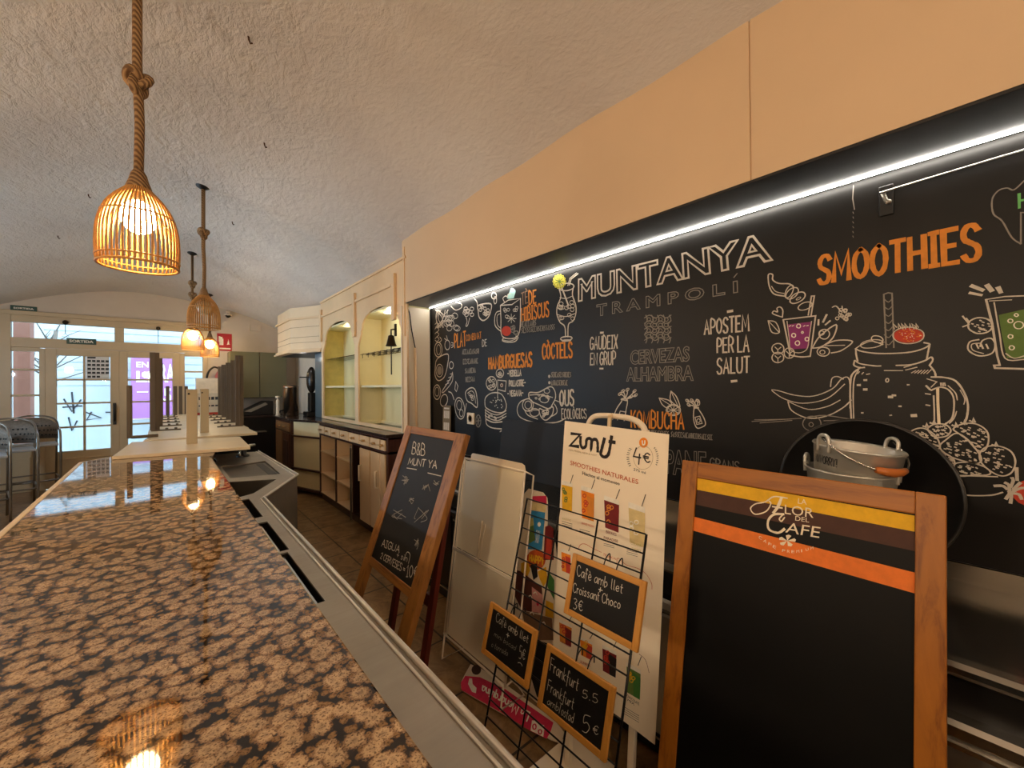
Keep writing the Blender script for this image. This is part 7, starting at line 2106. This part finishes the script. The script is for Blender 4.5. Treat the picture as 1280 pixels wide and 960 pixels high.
for u0, u1 in ((-.016, .006),):
    mb = MB(); mb.fbox(P, u0, u1, .004, 1.372, -.045, -.024); mb.build('outer_stile', RED, menu, bevel=.003)
mb = MB(); mb.fbox(Pb, .06, .10, .04, 1.305, .03, .055); mb.build('back_leg', RED, menu, bevel=.003)
mb = MB(); mb.fbox(Pb, .40, .44, .04, 1.305, .03, .055); mb.build('back_leg', RED, menu, bevel=.003)
mb = MB(); mb.fbox(Pb, .10, .40, .74, .79, .03, .05); mb.build('back_rail', RED, menu, bevel=.003)
# white literature rack
P = planeof('rack'); rk = thing('leaflet_rack', 'empty white wire leaflet rack with two tall panels', 'rack', tuple(P(.27, 1.095, 0)))
mb = MB(); mb.fbox(P, .03, .515, .012, .492, -.004, 0); mb.build('upper_panel', plain('cream_acrylic', '#fbebca', .35, 0, .03, 2), rk, bevel=.002)
mb = MB(); mb.fbox(P, .03, .515, .508, .955, -.004, 0); mb.build('lower_panel', plain('cream_acrylic', '#ecd2a6', .35), rk, bevel=.002)
mb = MB()
for u in (.0, .022, .525): mb.tube([P(u, 0, .0), P(u, .97, .0)], .0055, 8)
for u in (0, .525): mb.tube([P(u, 0, 0), P(u, .02, -.06), P(u, .95, -.06), P(u, .97, 0)], .0045, 8)
for l in (0, .498, .507, .965): mb.tube([P(0, l, .003), P(.525, l, .003)], .005, 8)
for l in (.03, .06, .09): mb.tube([P(0, l, 0), P(.012, l, .012), P(.022, l, 0)], .003, 6)
mb.tube([P(.24, .30, .004), P(.225, .497, .004)], .0025, 6); mb.tube([P(.27, .31, .004), P(.245, .497, .004)], .0025, 6)
mb.build('wire_frame', WIREW, rk)
for u in (.005, .515):
    a, b_ = P(u, .96, 0), P(u, 1.095, 0); a2 = Vector((b_.x+.14, b_.y-.005, .006)); b_ = Vector((b_.x, b_.y, .006 if u < .1 else .030)); a2.z = b_.z
    mb = MB(); mb.tube([a, b_, a2, P(u, .96, -.06)], .0055, 8); mb.build('foot', WIREW, rk)
mb = MB(); 
poly = [(.068,.02),(.068,-.022),(.075,-.032),(.085,-.034),(.49,-.034),(.512,-.026),(.52,-.005),(.52,.02)]
mb.prism(poly, -.009, -.006, 0, lambda p, h: P(p[0], p[1], h)); mb.build('header_card', WHITEP, rk)
# black wire grid with three small slates hooked on it
P = planeof('grid'); gd = thing('wire_grid', 'black wire grid panel leaning in the aisle with slates hung on it', 'grid panel', tuple(P(.24, 1.13, 0)))
mb = MB()
for u in (0, .159, .315, .478): mb.tube([P(u, 0, 0), P(u, 1.128, 0)], .0028 if u not in (0, .478) else .0034, 6)
l = 0
while l < 1.05:
    mb.tube([P(0, l, .003), P(.478, l, .003)], .0024, 6); l += .0505 if l < .72 else .09
mb.build('wire_mesh', WIREB, gd)
mb = MB(); a, b_ = P(0, .80, -.003), P(.478, .80, -.003)
for p in (a, b_): mb.tube([p, Vector((p.x+.10, p.y, .004))], .004, 6)
mb.tube([Vector((a.x+.10, a.y, .004)), Vector((b_.x+.10, b_.y, .004))], .004, 6); mb.build('rear_stand', WIREB, gd)
def slate(key, label, Wd, Hd, fr=.017):
    P = planeof(key); s_ = thing('small_slate', label, 'slate', tuple(P(Wd/2, Hd, 0)), 'small pine framed slates on the wire grid')
    for u0, u1, m in ((0, fr, PINE), (Wd-fr, Wd, PINE)):
        mb = MB(); mb.fbox(P, u0, u1, 0, Hd, -.011, 0); mb.build('side_frame', m, s_, bevel=.002)
    for l0, l1 in ((0, fr), (Hd-fr, Hd)):
        mb = MB(); mb.fbox(P, fr, Wd-fr, l0, l1, -.011, -.0005); mb.build('end_frame', PINEY, s_, bevel=.002)
    mb = MB(); mb.fbox(P, fr-.002, Wd-fr+.002, fr-.002, Hd-fr+.002, -.009, -.004); pn = mb.build('slate_panel', SLATE, s_)
    for nm, items in DRAW[key]: draw(nm, items, lambda u, l, w=0: P(u, l, -.004+w), pn, .0005)
    for u in (Wd*.45, Wd*.62):
        mb = MB(); mb.tube(smooth_path([P(u, .004, -.004), P(u, -.02, -.012), P(u, -.03, -.026), P(u, -.012, -.032)]), .0018, 5); mb.build('hook', WIREB, s_)
slate('ma', 'upper small slate offering coffee and a chocolate croissant for three euro', .246, .170)
slate('mb', 'lower small slate overlapping the white leaflet rack', .233, .165)
slate('mc', 'lowest small slate listing frankfurts at the bottom of the wire grid', .241, .170)
# poster on a white pavement stand
P = planeof('poster'); ps = thing('poster_stand', 'white stand with rounded handle carrying the smoothie poster', 'stand', tuple(P(.235, 1.35, 0)))
mb = MB()
for u in (.10, .372): mb.fbox(P, u-.012, u+.012, .02, 1.345, -.030, -.008)
mb.fbox(P, .10, .372, .05, .075, -.030, -.008); mb.build('post', WHITEP, ps, bevel=.004)
mb = MB(); mb.tube(smooth_path([P(.11, .06, -.02), P(.115, .012, -.02), P(.15, -.018, -.02), P(.24, -.022, -.02), P(.32, -.014, -.02), P(.365, .014, -.02), P(.37, .06, -.02)]), .011, 10); mb.build('handle', WHITEP, ps)
mb = MB(); mb.fbox(P, .222, .236, -.02, .10, -.006, .004); mb.tube([P(.229, -.028, -.02), P(.229, -.02, .006)], .007); mb.build('clip', plain('clip_beige', '#d9bf94', .4), ps, bevel=.002)
mb = MB(); bz = P(.235, 1.345, 0)
base = [(bz.x-.16+.31*a, bz.y+b) for a, b in ((0,.17),(.06,.225),(.94,.225),(1,.17),(1,-.17),(.94,-.225),(.06,-.225),(0,-.17))]
mb.prism(base, .001, .028); mb.build('base', WHITEP, ps, bevel=.006)
po = MB(); n = 10
cols = [(u/10*.47, 0) for u in range(11)]
def warp(u, l): return .004*sin(u*9)+(.006*sin(l*5+u*3))
vs, fs = [], []
for j in range(21):
    for i in range(11):
        u = .47*i/10*(1-.02*j/20)+.004; l_ = (.01+.018*i/10)+1.0*j/20
        vs.append(P(u, l_, warp(u, l_)*.5+.002)); 
N0 = len(vs)
for j in range(21):
    for i in range(11):
        u = .47*i/10*(1-.02*j/20)+.004; l_ = (.01+.018*i/10)+1.0*j/20; vs.append(P(u, l_, warp(u, l_)*.5+.001))
for j in range(20):
    for i in range(10):
        k = j*11+i; fs += [(k, k+1, k+12, k+11), (N0+k, N0+k+11, N0+k+12, N0+k+1)]
po.add(vs, fs, 0, True)
pst = po.build('poster', plain('poster_paper', '#fdecd0', .6, 0, .02, 2), base=tuple(P(.235, 1.0, 0)))
tag(pst, 'tall cream smoothie poster with four juice glasses clipped on the stand', 'poster')
for nm, items in DRAW['poster']: draw(nm, items, lambda u, l, w=0: P(u, l, warp(u, l)*.5+.002+w), pst, .0012)
# upturned ice cream board and its header on the floor
P = planeof('ice'); ic = thing('ice_cream_board', 'colourful ice cream menu board standing upside down behind the wire grid', 'sign board', tuple(P(.12, .94, 0)))
poly = [(-.02,.02),(.0,-.02),(.03,-.05),(.13,-.05),(.16,-.03),(.165,.0),(.17,.12),(.20,.13),(.225,.17),(.24,.25),(.26,.45),(.26,.94),(-.05,.94),(-.03,.55),(-.06,.45),(-.05,.30),(-.02,.22)]
mb = MB(); mb.prism(poly, -.006, 0, 0, lambda p, h: P(p[0], p[1], h)); mb.build('panel', WHITEP, ic)
for nm, items in DRAW['ice']: draw(nm, items, P, ic, .0006)
P = planeof('hdr'); hd_ = thing('pink_header_sign', 'pink header sign with upside down white script lying on the floor', 'sign', tuple(P(.3, .1, 0)))
mb = MB(); mb.prism(HDRPOLY, -.004, 0, 0, lambda p, h: P(p[0], p[1], h)); mb.build('panel', WHITEP, hd_)
for nm, items in DRAW['hdr']: draw(nm, items, P, hd_, .0006)

# ------------------------------------------------------------------ pendant lamps
BULB = emit('bulb_glow', (1.0, .74, .38), 105); BULBOFF = plain('bulb_off', '#d8c8a8', .2)
def pendant(lit):
    """built at the origin, shade rim at z 0"""
    t = thing('pendant_lamp', 'x y z w', 'pendant lamp', (0, 0, 0), 'bamboo pendant lamps hung along the bar')
    prof = [(.128,.0),(.131,.05),(.130,.12),(.122,.18),(.104,.235),(.076,.28),(.048,.312),(.036,.325)]
    mb = MB(); NR = 46
    for k in range(NR):
        a = 2*pi*k/NR; pts = smooth_path([(r*cos(a), r*sin(a), z) for r, z in prof], False, 2); mb.tube(pts, .0040, 5)
    for z, r, w in ((.0,.129,.0055),(.026,.132,.004),(.205,.117,.0035),(.30,.058,.004)):
        mb.tube([(r*cos(2*pi*k/40), r*sin(2*pi*k/40), z) for k in range(40)], w, 6, 0, True)
    mb.build('bamboo_shade', BAMBOO, t)
    mb = MB(); mb.lathe([(.04,.318),(.042,.33),(.032,.36),(.026,.385),(.018,.40),(.001,.402)], (0,0,0), 18); mb.build('rope_cap', ROPE, t)
    mb = MB(); mb.lathe([(.018,.325),(.02,.30),(.02,.285),(.015,.275)], (0,0,0), 14); mb.build('bulb_socket', BLACK, t)
    mb = MB(); mb.ball((0,0,.205), .060, 18, 0, (1,1,1.15)); mb.build('bulb', BULB if lit else BULBOFF, t)
    return t
PROTO = {}
def hang(x, y, z, ztop, lit, zk, label):
    t = copy_tree(PROTO[lit]) if lit in PROTO else PROTO.setdefault(lit, pendant(lit))
    t.location = (x, y, z); t['label'] = label
    mb = MB(); mb.tube([(x,y,z+.395),(x+.004,y,z+.6),(x-.003,y,(z+ztop)/2+.1),(x,y,ztop-.01)], .0165, 10)
    mb.build('rope', ROPE, t)
    mb = MB()     # overhand knot
    pts = []
    for k in range(40):      # trefoil, pulled tight
        a = 2*pi*k/40; pts.append((x+.013*(sin(a)+2*sin(2*a)), y-.020*sin(3*a), zk+.017*(cos(a)-2*cos(2*a))))
    mb.tube(pts, .0165, 8, 0, True); mb.build('rope_knot', ROPE, t)
    mb = MB(); mb.lathe([(.001,ztop-.03),(.02,ztop-.028),(.055,ztop-.006),(.06,ztop+.002),(.06,ztop+.02)], (x,y,0), 22); mb.build('ceiling_rose', BLACK, t)
hang(-.072, 2.302, 2.014, zceil(-.072,2.302)-.0, True, 2.79, 'large lit bamboo pendant lamp hanging closest over the granite bar')
hang(.311, 4.97, 2.085, zceil(.311,4.97)-.0, False, 3.02, 'unlit brown bamboo pendant lamp, second along the bar')
hang(.333, 7.40, 2.06, zceil(.333,7.40)-.0, True, 3.0, 'lit bamboo pendant lamp directly behind and below the unlit one')
hang(.617, 8.62, 2.045, zceil(.617,8.62)-.0, True, 2.80, 'smallest lit bamboo pendant lamp beside the red fire sign')

# ------------------------------------------------------------------ signs and fittings on the end wall
GREEN = plain('exit_green', '#27473a', .5, 0, .08, 4)
def exit_sign(x0, x1, z0, z1, y, label):
    e = thing('exit_sign', label, 'exit sign', ((x0+x1)/2, y, z0), 'green exit signs')
    box(x0, x1, y-.02, y, z0, z1).build('plate', GREEN, e, bevel=.004)
    q = [(x0+.03,z0+.025),(x1-.03,z0+.025),(x1-.03,z1-.025),(x0+.03,z1-.025)]
    mb = MB(); vs, fs, _ = font_mesh('SORTIDA', .03)
    mb.add([(bil(q,*a)[0], y-.0215, bil(q,*a)[1]) for a in vs], fs); mb.build('lettering', ink('z'), e)
exit_sign(-1.665, -1.41, 2.66, 2.735, 9.199, 'small green exit sign high on the wall above door frame')
exit_sign(-1.11, -.79, 2.205, 2.295, 9.168, 'green exit sign fixed on the frame directly above the entrance door')
fs_ = thing('fire_sign', 'red fire extinguisher sign on the wall by the olive cupboards', 'sign', (.88, 9.19, 2.2))
box(.765, .99, 9.188, 9.199, 2.195, 2.515).build('plate', plain('fire_red', '#b3242c', .4, 0, .05, 4), fs_)
mb = MB(); mb.box(.80,.86,9.184,9.1875,2.30,2.42); mb.box(.815,.845,9.184,9.1875,2.42,2.45); mb.box(.79,.815,9.184,9.1875,2.36,2.46); mb.box(.79,.97,9.184,9.1875,2.225,2.25)
for k in range(4): mb.add([(.91+.012*k,9.185,2.31+.03*k),(.96-.006*k,9.185,2.32+.03*k),(.93,9.185,2.355+.03*k)], [(0,1,2)])
mb.build('pictogram', ink('z'), fs_)
sc = thing('security_camera', 'small black dome security camera above the fire sign', 'camera', (.93, 9.15, 2.85))
mb = MB(); mb.lathe([(.06,2.875),(.06,2.86),(.05,2.85)], (.93,9.14,0), 16); mb.box(.90,.96,9.15,9.199,2.86,2.93); mb.build('mount', WHITEP, sc)
mb = MB(); mb.ball((.93,9.14,2.85), .045); mb.build('dome', plain('dome_black', '#0a0a0a', .1), sc)
jb = MB(); jb.box(1.28, 1.46, 9.18, 9.199, 2.60, 2.72); tag(jb.build('junction_box', WALLP, bevel=.004, base=(1.37, 9.19, 2.6)), 'painted junction box cover on the wall above the olive cupboards', 'junction box')
ex = thing('fire_extinguisher', 'fire extinguisher with black hose on the end wall under its sign', 'fire extinguisher', (.80, 9.10, 1.2))
mb = MB(); mb.lathe([(.001,1.20),(.07,1.20),(.078,1.22),(.078,1.72),(.05,1.80),(.025,1.82),(.025,1.84)], (.80,9.10,0), 22); mb.build('cylinder', plain('extinguisher_red', '#a85a5c', .3, 0, .05, 4), ex)
mb = MB(); mb.box(.77,.83,9.08,9.12,1.84,1.87); mb.tube([(.80,9.10,1.86),(.90,9.08,1.93)], .01); mb.tube([(.80,9.10,1.86),(.88,9.06,1.88)], .009); mb.build('valve', BLACK, ex)
mb = MB(); mb.tube(smooth_path([(.78,9.08,1.86),(.70,9.05,1.88),(.62,9.04,1.78),(.60,9.04,1.60),(.66,9.05,1.38),(.72,9.05,1.30)]), .016, 8); mb.build('hose', BLACK, ex)
no = thing('opening_notice', 'white printed notice taped inside the entrance door glass', 'notice', (-.76, 9.17, 1.7))
box(-.905, -.645, 9.178, 9.182, 1.66, 2.03).build('paper', plain('paper_white', '#e6e6e6', .7), no)
mb = MB()
for r in range(5):
    for k in range(5 if r < 4 else 3): mb.box(-.89+.05*k, -.852+.05*k, 9.1765, 9.1775, 1.965-.062*r-.03, 1.965-.062*r)
    mb.box(-.89, -.66, 9.1765, 9.1775, 1.965-.062*r-.038, 1.965-.062*r-.034)
mb.box(-.89, -.80, 9.1765, 9.1775, 1.99, 2.015); mb.build('print', plain('print_grey', '#33353a', .7), no)
db = thing('door_bell', 'small brass bell with hanging triangle over the entrance door', 'bell', (-1.12, 9.16, 2.40))
mb = MB(); mb.ball((-1.12,9.155,2.53), .035); mb.build('bell_body', BRZ, db)
mb = MB(); mb.tube([(-1.12,9.15,2.50),(-1.12,9.15,2.36)], .004); mb.tube([(-1.12,9.15,2.36),(-1.16,9.15,2.31),(-1.08,9.15,2.31)], .005, 6, 0, True); mb.build('triangle', BRZ, db)
db = thing('brass_spotlight', 'small brass spotlight above the second door transom', 'spotlight', (-.05, 9.16, 2.50))
mb = MB(); mb.ball((-.05,9.155,2.53), .03); mb.tube([(-.05,9.15,2.52),(-.05,9.15,2.28)], .004); mb.build('fitting_body', BRZ, db)
# purple banner on the shop window across, with its lettering
PUR = plain('purple_print', '#ab6fb2', .6, 0, .06, 3)
ba = thing('purple_banner', 'purple banner with large white letters across the street', 'banner', (-.2, 12.6, .8))
for x0, x1, z0, z1 in ((-.66, -.60, .83, 2.32), (-.54, -.17, .83, 2.32), (-.12, .24, .83, 2.32)):
    box(x0, x1, 12.60, 12.64, z0, z1).build('sheet', PUR, ba)
mb = MB()
for tx, x0, x1, z0, z1 in (('EN', -.45, -.24, 2.0, 2.13), ('LI', -.45, -.20, 1.66, 1.92), ('RA', -.04, .22, 1.66, 2.10), ('5', .02, .16, 1.2, 1.52)):
    vs, fs, _ = font_mesh(tx, .02); mb.add([(x0+(x1-x0)*a, 12.595, z0+(z1-z0)*b) for a, b in vs], fs)
mb.box(-.44, -.25, 12.59, 12.595, 1.42, 1.445); mb.build('lettering', ink('z'), ba)
box(-.75, .3, 12.64, 12.7, .80, .829).build('sill', WHITEP, ba)
mb = MB(); mb.box(-.73,-.70,12.65,12.69,-.02,.80); mb.box(.25,.28,12.65,12.69,-.02,.80); mb.build('post', WHITEP, ba)
# free standing ice cream chest sign near the door
fz = thing('display_freezer', 'white topped display freezer with grey print and red band', 'freezer', (.62, 8.45, 0))
box(.42, .80, 8.40, 8.62, .0, 1.0).build('body', WHITEP, fz); box(.425, .795, 8.392, 8.40, 1.015, 1.10).build('red_band', plain('band_red', '#c73a20', .4), fz)
box(.42, .80, 8.40, 8.62, 1.0, 1.42).build('sign_box', plain('sign_cream', '#d9ccb4', .5), fz); box(.42, .80, 8.40, 8.62, 1.421, 1.67).build('lid_panel', plain('lid_white', '#efe0c6', .35), fz)
mb = MB()
for z in (1.31, 1.20):
    for k in range(6): mb.box(.45+.055*k, .49+.055*k, 8.393, 8.399, z, z+.05 if z > 1.25 else z+.025)
mb.build('print', plain('print_grey', '#33353a', .7), fz)

# ------------------------------------------------------------------ stacked terrace chairs
ALU = plain('chair_aluminium', '#8f8579', .3, .7, .08, 8); WEAVE = plain('chair_weave', '#6d6358', .6, 0, .25, 40); SEATW = plain('chair_seat', '#b7bcc4', .5, 0, .05, 6)
def chair():
    t = thing('terrace_chair', 'x', 'chair', (0, 0, 0), 'tall terrace chairs by the shop window')
    SZ = .76
    box(-.21, .21, -.22, .19, SZ-.03, SZ).build('seat', SEATW, t, bevel=.008)
    n = 16; vs, fs = [], []
    for i in range(n+1):
        a = pi*i/n; x = -.225*cos(a); y = .02+.20*sin(a)
        zt = SZ+.17+.18*sin(a)**.7
        for z in (SZ+.05, SZ+.05+(zt-SZ-.05)*.33, SZ+.05+(zt-SZ-.05)*.66, zt): vs.append((x, y+(z-SZ)*.12, z))
        for z in (zt, SZ+.05+(zt-SZ-.05)*.66, SZ+.05+(zt-SZ-.05)*.33, SZ+.05): vs.append((x*.97, (y-.012)+(z-SZ)*.12, z))
    for i in range(n):
        for k in range(8): a = i*8+k; b = i*8+(k+1) % 8; fs.append((a, b, b+8, a+8))
    fs += [tuple(range(8)), tuple(range(n*8, n*8+8))]
    mb = MB(); mb.add(vs, fs, 0, True); bk_ = mb.build('backrest', WEAVE, t)
    mb = MB()
    for i in range(1, n):
        for k in range(4):
            a = pi*(i+.5*(k % 2))/n; x = -.219*cos(a); y = .02+.190*sin(a); z = SZ+.10+.065*k
            if z < SZ+.13+.16*sin(a): mb.ball((x*.985, y-.004+(z-SZ)*.12, z), .011, 8)
    mb.build('punched_pattern', BLACK, bk_)
    mb = MB(); mb.tube(smooth_path([(-.228, -.20, .0), (-.228, -.20, SZ-.05), (-.228,-.16,SZ+.15), (-.226, 0, SZ+.20), (-.19,.16,SZ+.33), (0,.255,SZ+.375), (.19,.16,SZ+.33), (.226, 0, SZ+.20), (.228,-.16,SZ+.15), (.228,-.20,SZ-.05), (.228,-.20,.0)], False, 4), .0125, 8)
    mb.build('arm_frame', ALU, t)
    for s_ in (-1, 1):
        mb = MB(); mb.tube([(.215*s_, .21, 0), (.22*s_, .18, SZ-.04), (.218*s_, .13, SZ+.22)], .0125, 8); mb.build('rear_leg', ALU, t)
    mb = MB(); mb.tube([(-.225,-.20,.26),(.225,-.20,.26)], .01); mb.tube([(-.22,.20,.30),(.22,.20,.30)], .01); mb.tube([(-.225,-.20,.27),(-.218,.20,.29)], .01); mb.tube([(.225,-.20,.27),(.218,.20,.29)], .01); mb.build('foot_rail', ALU, t)
    return t
c0 = chair()
CL = ['tall terrace chair with perforated back, cut by the photo edge', 'tall terrace chair second in line towards the entrance door', 'tall terrace chair third in line towards the entrance door', 'tall terrace chair at the end of the line, beside the entrance door']
for k in range(4):
    o = c0 if k == 0 else copy_tree(c0)
    o.location = (-1.70+.12*k, 6.82+.57*k, 0); o.rotation_euler = (0, 0, radians(12)); o['label'] = CL[k]

# rusty stubs of old hooks left in the plaster
RUST = plain('rust', '#5b3a22', .8, .2, .2, 30)
for hx, hy in HOOKPOS:
    z = zceil(hx, hy); mb = MB(); mb.tube([(hx, hy, z+.01), (hx+.004, hy, z-.02), (hx+.012, hy+.004, z-.034), (hx+.02, hy+.004, z-.026)], .005, 6)
    tag(mb.build('ceiling_hook', RUST, base=(hx, hy, z)), 'small rusty hook stub in the white plaster ceiling', 'hook', 'rusty hook stubs in the ceiling')
